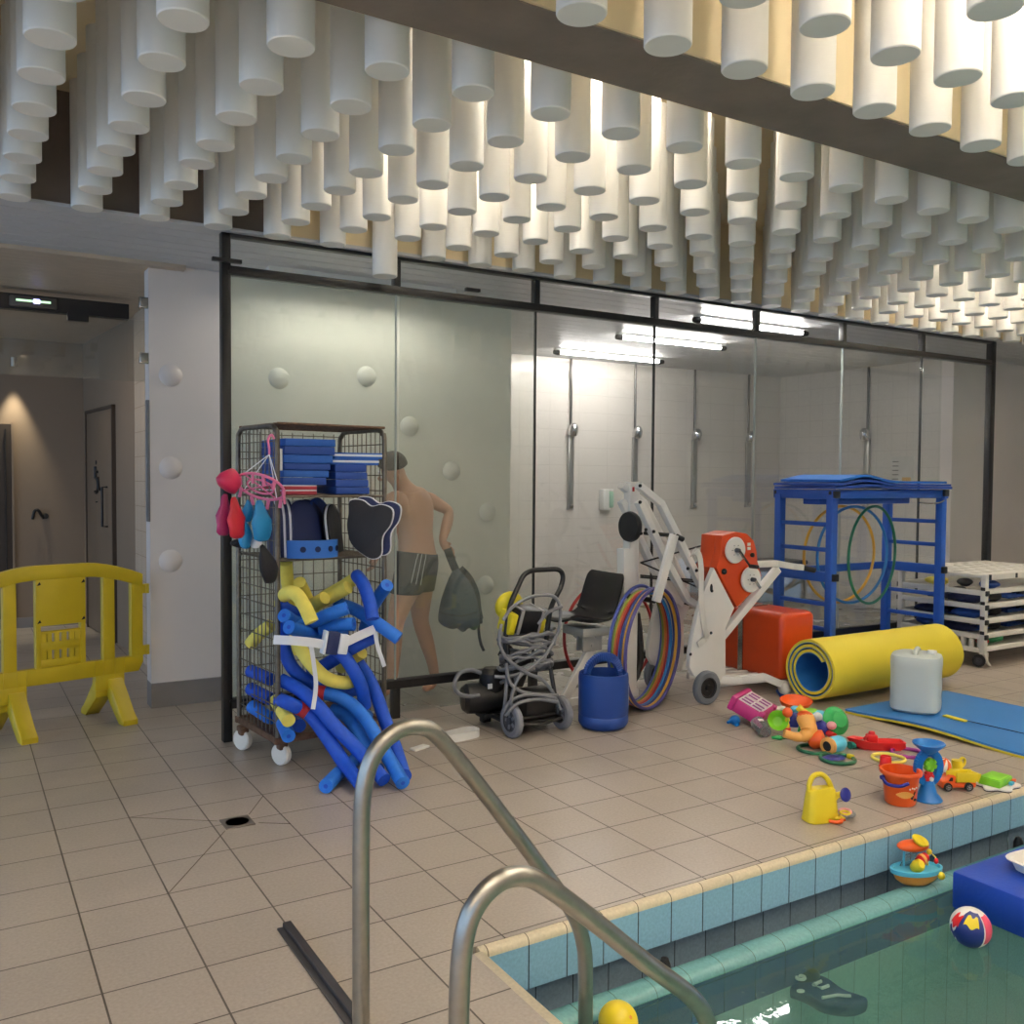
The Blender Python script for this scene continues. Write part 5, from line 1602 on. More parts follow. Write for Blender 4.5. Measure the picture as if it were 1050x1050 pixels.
# black stays between mast and head
mb = MB()
for a, c in (((3.916, 4.800, 0.949), (4.608, 4.800, 1.072)), ((3.916, 4.800, 0.949), (4.421, 4.800, 0.758)), ((3.917, 4.800, 0.864), (4.429, 4.800, 0.805)), ((3.918, 4.800, 0.851), (4.421, 4.800, 0.792)), ((4.273, 4.985, 0.678), (4.566, 4.985, 0.589))):
    mb.cyl(L(a), L(c), 0.006, n=8)
mb.build('stays', M_['black'], lift)
# strap over the side plate
mb = MB()
P = smooth_path([L(p) for p in ((4.236, 4.660, 1.006), (4.179, 4.560, 1.034), (4.214, 4.560, 1.001), (4.233, 4.560, 0.903), (4.241, 4.565, 0.727), (4.261, 4.565, 0.576), (4.289, 4.565, 0.463), (4.272, 4.565, 0.438), (4.221, 4.565, 0.410))], 5)
for a, c in zip(P, P[1:]): mb.bar(a, c + (c - a) * 0.2, 0.045, 0.004, 0, (0, -1, 0))
mb.build('loose_strap', M_['strap_white'], lift)
# rear handle
for yy in (4.62,):
    r_ = [(4.474, 4.600, 0.429), (5.009, 4.600, 0.871)]
    beam([Vector((p[0], yy, p[2])) for p in r_], 0.05, 0.05, 'handle_brace')
    h_ = [(4.749, 4.600, 0.917), (4.998, 4.600, 0.913), (5.158, 4.600, 0.886), (5.259, 4.600, 0.874)]
    beam([Vector((p[0], yy, p[2])) for p in h_], 0.045, 0.045, 'push_bar')
    g0, g1 = Vector((5.249, 4.600, 0.875)), Vector((5.394, 4.600, 0.847))
    mb = MB(); mb.cyl(L((g0.x, yy, g0.z)), L((g1.x, yy, g1.z)), 0.02, n=14); mb.build('grip', M_['black_plastic'], lift)
# base: near rail, slats, counterweight
beam([(4.443, 4.600, 0.145), (4.603, 4.550, 0.137), (4.766, 4.500, 0.149), (4.98, 4.48, 0.06)], 0.05, 0.035, 'base_rail')
beam([(4.55, 5.02, 0.085), (5.3, 5.02, 0.06)], 0.05, 0.035, 'base_rail')
for k, yy in enumerate((4.68, 4.78, 4.88)):
    beam([(4.50, yy, 0.10), (5.32, yy, 0.065)], 0.05, 0.025, 'base_slat')
mb = MB(); mb.box(L((5.15, 4.845, 0.325)), (0.34, 0.62, 0.48), bev=0.045, seg=4); cw = mb.build('counterweight', M_['lift_orange'], lift)
mb = MB(); mb.box(L((4.976, 4.93, 0.32)), (0.012, 0.045, 0.49)); mb.box(L((5.10, 4.93, 0.568)), (0.26, 0.045, 0.010)); mb.build('steel_band', M_['steel'], cw)
# wheels
wheel(lift, L((4.30, 4.565, 0.114)), (0, 1, 0), 0.113, 0.045, M_['tyre_grey'], M_['black_plastic'], spokes=0)
wheel(lift, L((4.30, 5.075, 0.114)), (0, 1, 0), 0.113, 0.045, M_['tyre_grey'], M_['black_plastic'], spokes=0)
wheel(lift, L((5.36, 4.49, 0.05)), (0, 1, 0), 0.048, 0.03, M_['strap_white'], M_['strap_white'], spokes=0)

# ================================================================ hoops leaning by the lift
HC_ = {'purple': (70, 66, 130), 'yellow': (224, 170, 60), 'navy': (36, 60, 130), 'sky': (40, 120, 190), 'red': (176, 44, 44), 'orange': (206, 120, 50), 'lime': (130, 150, 60), 'blue': (72, 88, 170), 'green': (20, 110, 84)}
for k, v in HC_.items(): M_['hoop_' + k] = mat('hoop_' + k, v, 0.4, var=0.05)
def hoop(c, n, r, m, label, grp, tr=0.0115, M2=None):
    mb = MB()
    mb.tube([(r * math.cos(2 * PI * k / 64), r * math.sin(2 * PI * k / 64), 0) for k in range(64)], tr, 10, True)
    o = mb.build('hoop', M_['hoop_' + m], smooth=80)
    o.matrix_world = axis_m(c, n)
    tag(o, label, 'hoop', grp)
    return o
hs = [('purple', -0.02, 0.10, 0.392), ('yellow', 0.012, 0.06, 0.385), ('navy', 0.045, 0.10, 0.388), ('sky', 0.078, -0.06, 0.372), ('red', 0.112, 0.12, 0.378), ('orange', 0.145, -0.08, 0.374), ('lime', 0.178, 0.02, 0.376), ('blue', 0.212, 0.06, 0.39)]
for k, (m, dx, yw, r) in enumerate(hs):
    # all hang on the lift's strut pin and touch the floor
    yw2 = 0.42 + 0.002 * k
    cx = 3.895 + 0.002 * k
    hoop((cx, 4.632 + 0.0272 * k, r + 0.0125), (-yw2 - 0.02, 1, 0.03), r, m, '%s plastic hoop in the bunch hanging on the white lift' % ({'sky': 'bright sky blue', 'navy': 'dark navy', 'blue': 'violet blue', 'purple': 'purple', 'lime': 'olive green'}.get(m, m)), 'hoops by the lift')
hoop((3.98, 5.215, 0.395), (0.03, 1, -0.05), 0.383, 'red', 'red hoop standing alone behind the black seat', None)
# ================================================================ yellow barrier in the doorway
M_['barrier'] = mat('barrier_yellow', (200, 174, 30), 0.42, var=0.06, scale=6)
bar_o = thing('safety_barrier', 'yellow plastic safety barrier standing across the doorway', 'barrier', (1.005, 6.19, 0), math.atan2(0.25, 0.97))
BC, BHW = -0.483, 0.493      # centre and half width along the barrier
def ztop(x):
    t = abs(x - BC) / BHW
    return 0.975 - 0.088 * max(0, t - 0.30) ** 1.7 / 0.70 ** 1.7
MXZ = Matrix(((1, 0, 0, 0), (0, 0, 1, 0), (0, 1, 0, 0), (0, 0, 0, 1)))
def mir(x): return 2 * BC - x
def vcol(x0, x1, nm, z0=0.33):
    mb = MB()
    n = 4
    poly = [(x0, z0), (x1, z0)] + [(x1 + (x0 - x1) * k / n, ztop(x1 + (x0 - x1) * k / n) - 0.03) for k in range(n + 1)]
    mb.prism(poly, 0.045, MXZ, bev=0.004)
    return mb.build(nm, M_['barrier'], bar_o)
XL_, XR_ = BC - BHW, BC + BHW
mb = MB()
n = 24
xs = [XL_ + (XR_ - XL_) * k / n for k in range(n + 1)]
mb.prism([(x, ztop(x)) for x in xs] + [(x, ztop(x) - 0.085) for x in xs[::-1]], 0.052, MXZ, bev=0.006)
mb.build('top_rail', M_['barrier'], bar_o)
mb = MB(); mb.prism([(XL_, 0.33), (XL_ + 0.03, 0.275), (XR_ - 0.03, 0.275), (XR_, 0.33), (XR_, 0.372), (XL_, 0.372)], 0.052, MXZ, bev=0.006)
for x in (-0.11, -0.167, -0.238, -0.29, mir(-0.11), mir(-0.167), mir(-0.238), mir(-0.29)): mb.box((x, -0.027, 0.325), (0.007, 0.006, 0.095))
mb.build('bottom_rail', M_['barrier'], bar_o)
for f_ in (lambda x: x, mir):
    a0, a1 = sorted((f_(-0.064), f_(XR_))); vcol(a0, a1, 'end_column')
    a0, a1 = sorted((f_(-0.238), f_(-0.167))); vcol(a0, a1, 'column')
    a0, a1 = sorted((f_(-0.370), f_(-0.342))); vcol(a0, a1, 'column')
mb = MB(); mb.box((BC, -0.010, 0.755), (0.285, 0.028, 0.275), bev=0.006)
mb.build('sign_panel', M_['barrier'], bar_o)
for x in (BC - 0.125, BC + 0.125):
    for z in (0.645, 0.868):
        mb = MB(); mb.prism([(-0.010, -0.010), (0.012, -0.005), (0.005, 0.012)], 0.004, Matrix.Translation((x, -0.026, z)) @ MXZ); mb.build('clip', M_['rubber'], bar_o)
mb = MB()
for z, h_ in ((0.578, 0.014), (0.495, 0.05), (0.395, 0.045)): mb.box((BC, 0, z), (0.25, 0.028, h_), bev=0.002)
for k in range(6):
    mb.box((BC + (k - 2.5) * 0.042, 0, 0.475), (0.027 if k not in (0, 5) else 0.05, 0.026, 0.20), bev=0.002)
mb.build('slotted_grille', M_['barrier'], bar_o)
for x in (-0.20, mir(-0.20)):
    mb = MB(); mb.box((x, 0, 0.235), (0.18, 0.055, 0.10), bev=0.008)
    leg = mb.build('leg', M_['barrier'], bar_o)
    for s, nm in ((-1, 'front'), (1, 'rear')):
        mb = MB()
        YZ = Matrix(((0, 0, 1, x + 0.03 * -s), (1, 0, 0, 0), (0, 1, 0, 0), (0, 0, 0, 1)))
        mb.prism([(s * 0.01, 0.25), (s * 0.035, 0.25), (s * 0.20, 0.07), (s * 0.25, 0.03), (s * 0.25, 0.0), (s * 0.18, 0.0), (s * 0.09, 0.07), (s * 0.03, 0.12), (s * 0.01, 0.14)], 0.09, YZ, bev=0.006)
        mb.build('foot', M_['barrier'], leg)
for z in (0.40, 0.79):
    mb = MB(); mb.box((XR_ + 0.012, 0, z), (0.03, 0.02, 0.06), bev=0.005); mb.cyl((XR_ + 0.034, 0, z - 0.03), (XR_ + 0.034, 0, z + 0.03), 0.015, n=14); mb.build('hinge_lug', M_['barrier'], bar_o)

# ================================================================ blue rack
M_['rack_blue'] = mat('rack_blue', (32, 84, 178), 0.4, var=0.05)
M_['rack_cap'] = M_['black_plastic']
X0, X1, Y0, Y1 = 5.606, 6.93, 4.645, 5.15
RO = (6.27, 4.9, 0)
rack = thing('storage_rack', 'blue ladder-sided rack holding foam mats on top and hoops below', 'rack', RO)
L = rel(RO)
def rb(nm, fn, m='rack_blue'):
    mb = MB(); fn(mb); return mb.build(nm, M_[m], rack)
for x in (X0, X1):
    for y_ in (Y0, Y1):
        rb('leg', lambda b: b.box(L((x, y_, 0.70)), (0.062, 0.062, 1.40), bev=0.006))
    for z in (0.20, 0.385, 0.575, 0.985, 1.175):
        rb('rung', lambda b: b.box(L((x, (Y0 + Y1) / 2, z)), (0.03, Y1 - Y0, 0.032), bev=0.005))
    rb('side_rail', lambda b: b.box(L((x, (Y0 + Y1) / 2, 0.78)), (0.05, Y1 - Y0 + 0.06, 0.075), bev=0.006))
    rb('side_rail', lambda b: b.box(L((x, (Y0 + Y1) / 2, 1.40)), (0.05, Y1 - Y0 + 0.10, 0.07), bev=0.006))
for y_ in (Y0, Y1):
    rb('long_rail', lambda b: b.box(L(((X0 + X1) / 2, y_, 1.40)), (X1 - X0, 0.045, 0.06), bev=0.006))
rb('long_rail', lambda b: b.box(L(((X0 + X1) / 2, Y1, 0.78)), (X1 - X0, 0.04, 0.06), bev=0.006))
rb('base_tray', lambda b: (b.box(L(((X0 + X1) / 2, 4.9, 0.14)), (X1 - X0, 0.52, 0.03), bev=0.006), b.box(L(((X0 + X1) / 2, Y0 + 0.02, 0.12)), (X1 - X0, 0.04, 0.06), bev=0.006)))
rb('under_tray', lambda b: b.box(L((6.22, 4.9, 1.345)), (1.1, 0.16, 0.05), bev=0.008))
for x, y_, z in ((X0, Y0, 1.40), (X0, Y0 - 0.04, 1.40), (X1, Y0 - 0.04, 1.41), (X0, Y0 - 0.04, 0.78), (X1, Y0 - 0.04, 0.78), (X0, Y1 + 0.03, 1.40), (X1, Y1 + 0.03, 1.40)):
    rb('end_cap', lambda b: b.box(L((x, y_, z)), (0.055, 0.03, 0.055), bev=0.006), 'rack_cap')
rb('wire_hook', lambda b: b.tube(smooth_path([L(p) for p in ((6.72, 4.70, 1.33), (6.80, 4.66, 1.325), (6.86, 4.62, 1.33), (6.90, 4.60, 1.35))], 5), 0.006, 8), 'steel')
# wavy foam mats on top
M_['mat_blue'] = mat('mat_sheet_blue', (14, 62, 150), 0.55, var=0.05)
M_['mat_blue_l'] = mat('mat_sheet_light_blue', (24, 104, 190), 0.55, var=0.05)
def wavy(name, x0, x1, y0, y1, z, f, m, label, th=0.02):
    mb = MB()
    def fn(u, v):
        return ((x0 + u * (x1 - x0)) , (y0 + v * (y1 - y0)), z + f(u, v))
    mb.grid(fn, 40, 8, thick=th)
    o = mb.build(name, M_[m], loc=((x0 + x1) / 2, (y0 + y1) / 2, z), smooth=60)
    return tag(o, label, 'foam mat', 'foam mats on the rack')
wavy('foam_mat', 5.55, 6.96, 4.57, 5.16, 1.458, lambda u, v: 0.018 * math.exp(-((u - 0.28) / 0.14) ** 2) + 0.004 * (1 - v), 'mat_blue', 'dark blue foam mat lying directly on the blue rack, lowest of three')
wavy('foam_mat', 5.55, 6.96, 4.58, 5.17, 1.478, lambda u, v: 0.004 + 0.034 * math.exp(-((u - 0.26) / 0.15) ** 2), 'mat_blue', 'dark blue foam mat with a hump, middle of three on the rack', 0.018)
wavy('foam_mat', 5.64, 6.93, 4.60, 5.18, 1.498, lambda u, v: 0.006 + 0.048 * math.exp(-((u - 0.22) / 0.17) ** 2) + 0.0, 'mat_blue_l', 'lighter blue foam mat with a bulge on top of the rack pile', 0.018)
# hoops hanging in the rack
def n_az(a): return (math.sin(math.radians(a)), math.cos(math.radians(a)), 0.02)
hoop((6.27, 4.79, 0.915), n_az(-11), 0.388, 'green', 'dark green hoop hanging in the blue rack', 'hoops in the blue rack')
hoop((6.14, 4.875, 0.915), n_az(4), 0.385, 'sky', 'blue hoop hanging in the blue rack', 'hoops in the blue rack')
hoop((6.07, 4.945, 0.915), n_az(4), 0.385, 'yellow', 'yellow hoop hanging in the blue rack behind the blue one', 'hoops in the blue rack')

# ================================================================ white pipe cart
M_['pvc'] = mat('pvc_white', (222, 218, 208), 0.4, var=0.03)
PXA, PXB, PYA, PYB = 7.10, 8.35, 4.36, 5.12
PO = (7.7, 4.74, 0)
pv = thing('pipe_cart', 'low white plastic-pipe cart with slatted sides full of swim gear', 'cart', PO)
L = rel(PO)
def pb(nm, fn, m='pvc'):
    mb = MB(); fn(mb); return mb.build(nm, M_[m], pv)
for x in (PXA, PXB):
    for y_ in (PYA, PYB):
        pb('corner_post', lambda b: b.box(L((x, y_, 0.42)), (0.045, 0.045, 0.62), bev=0.006))
ZT = (0.14, 0.25, 0.37, 0.49, 0.605)
for z in ZT:
    for x in (PXA, PXB): pb('side_rail', lambda b: b.box(L((x, (PYA + PYB) / 2, z)), (0.035, PYB - PYA, 0.042), bev=0.006))
    for y_ in (PYA, PYB): pb('long_rail', lambda b: b.box(L(((PXA + PXB) / 2, y_, z + 0.012)), (PXB - PXA, 0.035, 0.042), bev=0.006))
for z in ZT[1:]:
    for y_ in (PYA - 0.02, PYB + 0.02): pb('end_cap', lambda b: b.box(L((PXA, y_, z)), (0.042, 0.028, 0.042), bev=0.005), 'black_plastic')
    pb('end_cap', lambda b: b.box(L((PXA - 0.0, PYA, z + 0.035)), (0.05, 0.04, 0.03), bev=0.005), 'black_plastic')
# crate-like lowest rail with openings
def low(b):
    for k in range(11): b.box(L((PXA, PYA + 0.03 + k * 0.07, 0.195)), (0.03, 0.03, 0.07), bev=0.003)
pb('side_ribs', low)
pb('bottom_panel', lambda b: b.box(L(((PXA + PXB) / 2, (PYA + PYB) / 2, 0.15)), (PXB - PXA, PYB - PYA, 0.02)))
def top(b):
    b.box(L(((PXA + PXB) / 2, PYA, 0.735)), (PXB - PXA + 0.05, 0.05, 0.05), bev=0.006); b.box(L(((PXA + PXB) / 2, PYB, 0.735)), (PXB - PXA + 0.05, 0.05, 0.05), bev=0.006)
    for k in range(9):
        x = PXA + (PXB - PXA) * k / 8
        b.box(L((x, (PYA + PYB) / 2, 0.742)), (0.06, PYB - PYA, 0.03), bev=0.005)
    for k in range(5):
        y_ = PYA + (PYB - PYA) * (k + 0.5) / 5
        b.box(L(((PXA + PXB) / 2, y_, 0.741)), (PXB - PXA, 0.05, 0.026), bev=0.005)
pb('top_grid', top)
pb('end_cap', lambda b: b.box(L((7.13, PYA - 0.022, 0.735)), (0.03, 0.02, 0.045), bev=0.004), 'black_plastic'); pb('end_cap', lambda b: b.box(L((7.5, PYA - 0.022, 0.735)), (0.025, 0.02, 0.04), bev=0.004), 'black_plastic')
for (x, y_) in ((7.12, 4.40), (7.12, 5.06), (8.3, 4.40), (8.3, 5.06)):
    o = wheel(pv, L((x - 0.01, y_, 0.05)), (1, 0.5, 0), 0.049, 0.03, M_['rubber'], M_['wheel_dark'], spokes=0)
    mb = MB(); mb.prism([(-0.03, 0.12), (0.03, 0.12), (0.025, 0.05), (0.07, 0.01), (0.05, 0.005), (0.01, 0.04), (-0.02, 0.09)], 0.022, Matrix.Translation(L((x + 0.03, y_ - 0.03, 0.0))) @ MXZ, bev=0.003); mb.build('caster_brake', M_['pvc'], o)
# gear inside the cart
def blob(p, r, m, label, cat, nm, rot=(0, 0, 0)):
    mb = MB(); mb.ball((0, 0, 0), r, 12)
    for q, v in enumerate(mb.v):
        mb.v[q] = v * (1 + 0.10 * math.sin(v.x * 55 + v.y * 37 + v.z * 61))
    o = mb.build(nm, M_[m], smooth=80); o.location = p; o.rotation_euler = rot
    tag(o, label, cat)
M_['gear_navy'] = mat('gear_navy', (18, 30, 72), 0.6, var=0.2, scale=25)
M_['gear_blue'] = mat('gear_blue', (24, 70, 150), 0.55, var=0.15, scale=25)
M_['gear_green'] = mat('gear_green', (30, 140, 84), 0.5, var=0.1)
def fin(p, rz, m, label, ln=0.42):
    t = thing('swim_fin', label, 'swim fin', p, rz)
    mb = MB(); mb.prism([(-0.05, 0), (0.05, 0), (0.085, ln * 0.5), (0.11, ln), (-0.11, ln), (-0.085, ln * 0.5)], 0.014, None, bev=0.004); 
    for x in (-0.06, 0, 0.06): mb.bar((x * 0.6, 0.02, 0.011), (x * 1.3, ln - 0.02, 0.011), 0.010, 0.010)
    mb.build('blade', M_[m], t)
    mb = MB(); mb.lathe([(0.045, -0.14), (0.058, -0.10), (0.055, 0.0), (0.04, 0.05)], MX((0, 0, 0.02), (-PI / 2, 0, 0), (1, 0.8, 1)), 16); mb.build('foot_pocket', M_['black_plastic'], t)
k = 0
lbl = ['upper tier', 'second tier', 'third tier']
for ti, z in enumerate((0.51, 0.39, 0.27)):
    pb('shelf_panel', lambda b: b.box(L(((PXA + PXB) / 2, (PYA + PYB) / 2, z - 0.035)), (PXB - PXA - 0.04, PYB - PYA - 0.04, 0.012)))
    for q, (dx, dy, rz, m) in enumerate(((0.24, 0.24, 1.4, 'gear_blue'), (0.30, 0.55, 1.75, 'gear_navy'), (0.72, 0.22, 1.5, 'gear_blue'))):
        fin((PXA + dx + 0.16, PYA + dy, z + 0.0 + 0.004 * q), rz, m, '%s swim fin on the %s of the white cart, %s' % (('bright blue', 'navy', 'blue')[q], lbl[ti], ('at its near corner', 'towards the glass wall', 'further along the side')[q]), 0.30)
for q, (p_, r_, m_, lb) in enumerate((((7.21, 4.60, 0.545), (0.075, 0.15, 0.05), 'gear_navy', 'navy net bag pushed into the upper tier of the white cart'), ((7.20, 4.90, 0.414), (0.07, 0.16, 0.04), 'gear_navy', 'navy bundle in the second tier of the white cart at its far end'),
      ((7.21, 4.58, 0.415), (0.075, 0.12, 0.042), 'gear_blue', 'blue bundle in the second tier of the white cart near its corner'), ((7.20, 4.66, 0.296), (0.07, 0.16, 0.04), 'gear_navy', 'dark bundle in the third tier of the white cart'),
      ((7.21, 4.93, 0.305), (0.07, 0.10, 0.045), 'gear_blue', 'small blue bundle in the third tier of the white cart at its far end'))):
    blob(p_, r_, m_, lb, 'swim gear', 'gear_bundle')
blob((7.22, 4.86, 0.655), (0.07, 0.10, 0.035), 'foam_yellow', 'yellow-green float under the grid top of the white cart', 'float', 'pool_float')
blob((7.40, 4.46, 0.205), (0.13, 0.05, 0.035), 'gear_green', 'green toy lying in the lowest tier of the white cart', 'toy', 'pool_toy')
blob((7.21, 4.44, 0.195), (0.06, 0.045, 0.03), 'noodle_r', 'red toy lying in the lowest tier of the white cart near its corner', 'toy', 'pool_toy')
blob((7.36, 4.48, 0.652), (0.09, 0.07, 0.034), 'gear_blue', 'blue mitten-like float under the cart top near its corner', 'float', 'pool_float')
blob((7.24, 4.62, 0.662), (0.06, 0.06, 0.034), 'foam_black', 'black float under the grid top of the white cart', 'float', 'pool_float')

# ================================================================ roll mat, flat mat, jerrycan
M_['roll_yellow'] = mat('mat_yellow', (222, 202, 54), 0.62, var=0.04, scale=3)
M_['roll_blue'] = mat('mat_blue', (44, 116, 188), 0.5, var=0.04, scale=3, bump=0.1, bscale=80)
t = thing('rolled_mat', 'big rolled foam mat, yellow outside and blue inside', 'mat', (5.62, 4.235, 0))
spin = []
turns, R1, R2 = 2.6, 0.2205, 0.135
ns = 150
Lx0, Lx1 = 4.93 - 5.62, 6.33 - 5.62
def spiral(k, dr):
    a = -1.3 + turns * 2 * PI * k / ns
    r = R1 - (R1 - R2) * k / ns + dr
    sq = 1.0 + 0.02 * math.cos(2 * a)
    return (r * math.cos(a) * sq, 0.2235 + r * math.sin(a) * (2 - sq))
def spiral_sheet(d0, d1, m, nm):
    vs, fs = [], []
    for k in range(ns + 1):
        for (x, dr) in ((Lx0, d0), (Lx1, d0), (Lx1, d1), (Lx0, d1)):
            y_, z = spiral(k, dr)
            vs.append((x, y_, z))
    for k in range(ns):
        for q in range(4):
            fs.append([k * 4 + q, k * 4 + (q + 1) % 4, (k + 1) * 4 + (q + 1) % 4, (k + 1) * 4 + q])
    fs.append([0, 1, 2, 3]); fs.append([ns * 4 + q for q in (3, 2, 1, 0)])
    mb = MB(); mb.add(vs, fs); mb.build(nm, M_[m], t)
spiral_sheet(0.0, -0.019, 'roll_yellow', 'yellow_layer')
spiral_sheet(-0.0192, -0.0235, 'roll_blue', 'blue_layer')
fm = thing('flat_mat', 'flat blue foam mat with yellow edge lying on the deck by the pool', 'mat', (5.45, 3.3, 0))
def flat(z0, z1, m, nm):
    mb = MB()
    def fn(u, v):
        x = 4.93 + u * 1.06 + 0.03 * v
        y_ = 2.66 + (1 - v) * 1.30 if False else 3.95 - v * 1.30
        lift_ = 0.026 * max(0, 1 - u * 3.2) ** 1.5 * math.sin(PI * min(1, v * 1.15)) ** 2
        return (x - 5.45, y_ - 3.3, z1 + lift_)
    mb.grid(fn, 16, 20, thick=(z1 - z0))
    return mb.build(nm, M_[m], fm)
flat(0.0, 0.014, 'roll_yellow', 'yellow_layer'); flat(0.0142, 0.027, 'roll_blue', 'blue_layer')
mb = MB(); mb.box((-0.14, 0.13, 0.034), (0.04, 0.15, 0.008), (0, 0, -0.08)); mb.build('yellow_strip', M_['roll_yellow'], fm)
mb = MB(); mb.box((-0.12, -0.26, 0.036), (0.005, 0.62, 0.004), (0, 0, 0.06)); mb.build('seam', M_['gear_navy'], fm)
jm = bpy.data.materials.new('milky_plastic'); jm.use_nodes = True
bb = jm.node_tree.nodes['Principled BSDF']
bb.inputs['Base Color'].default_value = rgb(196, 204, 200); bb.inputs['Roughness'].default_value = 0.4
bb.inputs['Subsurface Weight'].default_value = 0.25; bb.inputs['Subsurface Radius'].default_value = (0.1, 0.1, 0.1)
t = thing('jerrycan', 'squat milky white jerrycan standing on the blue mat', 'jerrycan', (5.30, 3.70, 0.029), 0.5)
def superring(r, z, n=40, p=3.2):
    out = []
    for k in range(n):
        a = 2 * PI * k / n
        c, s = math.cos(a), math.sin(a)
        q = (abs(c) ** p + abs(s) ** p) ** (-1 / p)
        out.append((r * q * c, r * q * s, z))
    return out
def rings(mb, prof, n=40, p=3.2, mi=0, M=None):
    vs, fs = [], []
    for (r, z) in prof: vs += superring(r, z, n, p)
    for i in range(len(prof) - 1):
        for k in range(n):
            k2 = (k + 1) % n
            fs.append([i * n + k, i * n + k2, (i + 1) * n + k2, (i + 1) * n + k])
    fs.append(list(range(n))[::-1]); fs.append([(len(prof) - 1) * n + k for k in range(n)])
    mb.add(vs, fs, M, mi)
mb = MB(); rings(mb, [(0.10, 0), (0.13, 0.004), (0.147, 0.02), (0.150, 0.05), (0.147, 0.10), (0.150, 0.15), (0.148, 0.24), (0.150, 0.27), (0.152, 0.30), (0.152, 0.34), (0.145, 0.36), (0.11, 0.372), (0.05, 0.374)], 40, 3.4)
mb.build('can_body', jm, t)
mb = MB(); mb.tube(smooth_path([(-0.09, 0, 0.365), (-0.08, 0, 0.385), (0, 0, 0.392), (0.07, 0, 0.385), (0.08, 0, 0.365)], 5), 0.016, 12); mb.build('handle', jm, t)
mb = MB(); mb.lathe([(0.028, 0), (0.03, 0.012), (0.028, 0.024), (1e-4, 0.025)], MX((0.0, -0.09, 0.37)), 24); mb.build('screw_cap', M_['white_plastic'], t)
# ================================================================ toys on the deck
def pm(n, c, r=0.35): M_[n] = mat(n, c, r, var=0.03)
pm('toy_red', (214, 32, 34)); pm('toy_orange', (232, 92, 28)); pm('toy_yellow', (232, 206, 40)); pm('toy_blue', (16, 108, 184)); pm('toy_navy', (28, 34, 128)); pm('toy_green', (36, 160, 80)); pm('toy_lime', (126, 200, 44))
pm('toy_pink', (186, 44, 118)); pm('toy_purple', (140, 40, 130)); pm('toy_peach', (238, 172, 88)); pm('toy_sky', (90, 186, 220)); pm('toy_white', (232, 228, 222)); pm('toy_teal', (26, 120, 110)); pm('toy_darkgreen', (22, 88, 60)); pm('toy_rose', (232, 160, 170))
M_['clear'] = mat('clear_plastic', (235, 238, 236), 0.08, var=0, trans=0.9)
def part(t, nm, m, fn, smooth=45):
    mb = MB(); fn(mb); return mb.build(nm, M_[m], t, smooth=smooth)
# yellow watering can
t = thing('watering_can', 'yellow toy watering can with dark blue rose near the pool edge', 'watering can', (3.267, 2.739, -0.000), -0.25); t.scale = (0.84, 0.84, 0.84)
def wc(b):
    vs, fs = [], []
    prof = [(0.088, 0.052, 0), (0.094, 0.056, 0.006), (0.088, 0.05, 0.06), (0.080, 0.042, 0.13), (0.076, 0.036, 0.165), (0.060, 0.03, 0.176)]
    n = 32
    for (rx, ry, z) in prof:
        for p in superring(1, z, n, 4): vs.append((p[0] * rx, p[1] * ry, z))
    for i in range(len(prof) - 1):
        for k in range(n): fs.append([i * n + k, i * n + (k + 1) % n, (i + 1) * n + (k + 1) % n, (i + 1) * n + k])
    fs.append(list(range(n))[::-1]); fs.append([(len(prof) - 1) * n + k for k in range(n)])
    b.add(vs, fs)
part(t, 'can_body', 'toy_yellow', wc)
part(t, 'handle', 'toy_yellow', lambda b: b.tube(smooth_path([(-0.068, 0, 0.16), (-0.07, 0, 0.20), (-0.045, 0, 0.24), (0.0, 0, 0.245), (0.04, 0, 0.215), (0.066, 0, 0.165)], 6), 0.0135, 12))
part(t, 'spout', 'toy_yellow', lambda b: b.tube([(0.075, 0, 0.10), (0.095, -0.012, 0.13), (0.124, -0.026, 0.134)], [0.018, 0.016, 0.02], 12))
part(t, 'rose', 'toy_navy', lambda b: b.lathe([(0.02, -0.014), (0.036, -0.004), (0.037, 0.002), (0.030, 0.009), (1e-4, 0.014)], axis_m((0.128, -0.035, 0.135), (0.18, -0.95, 0.25)), 24))
# keys rattle beside it
t = thing('toy_keys', 'small bunch of coloured toy keys lying behind the yellow watering can', 'toy keys', (3.342, 2.668, 0.000), 0.2)
for k, (m, a) in enumerate((('toy_orange', 2.6), ('toy_yellow', 1.9), ('grey_plastic', 0.1), ('toy_rose', 0.45))):
    def kk(b):
        M = Matrix.Translation((0, 0, 0.011 + 0.007 * k)) @ Matrix.Rotation(a, 4, 'Z')
        b.tube([M @ Vector((0.045 + 0.028 * math.cos(2 * PI * q / 18), 0.022 * math.sin(2 * PI * q / 18), 0)) for q in range(18)], 0.008, 8, True)
        b.box((0.012, 0, 0), (0.03, 0.014, 0.012), bev=0.004, M=M)
    part(t, 'key', m, kk)
part(t, 'key_ring', 'toy_yellow', lambda b: b.tube([(0.02 * math.cos(2 * PI * q / 18), 0.02 * math.sin(2 * PI * q / 18), 0.042) for q in range(18)], 0.005, 8, True))
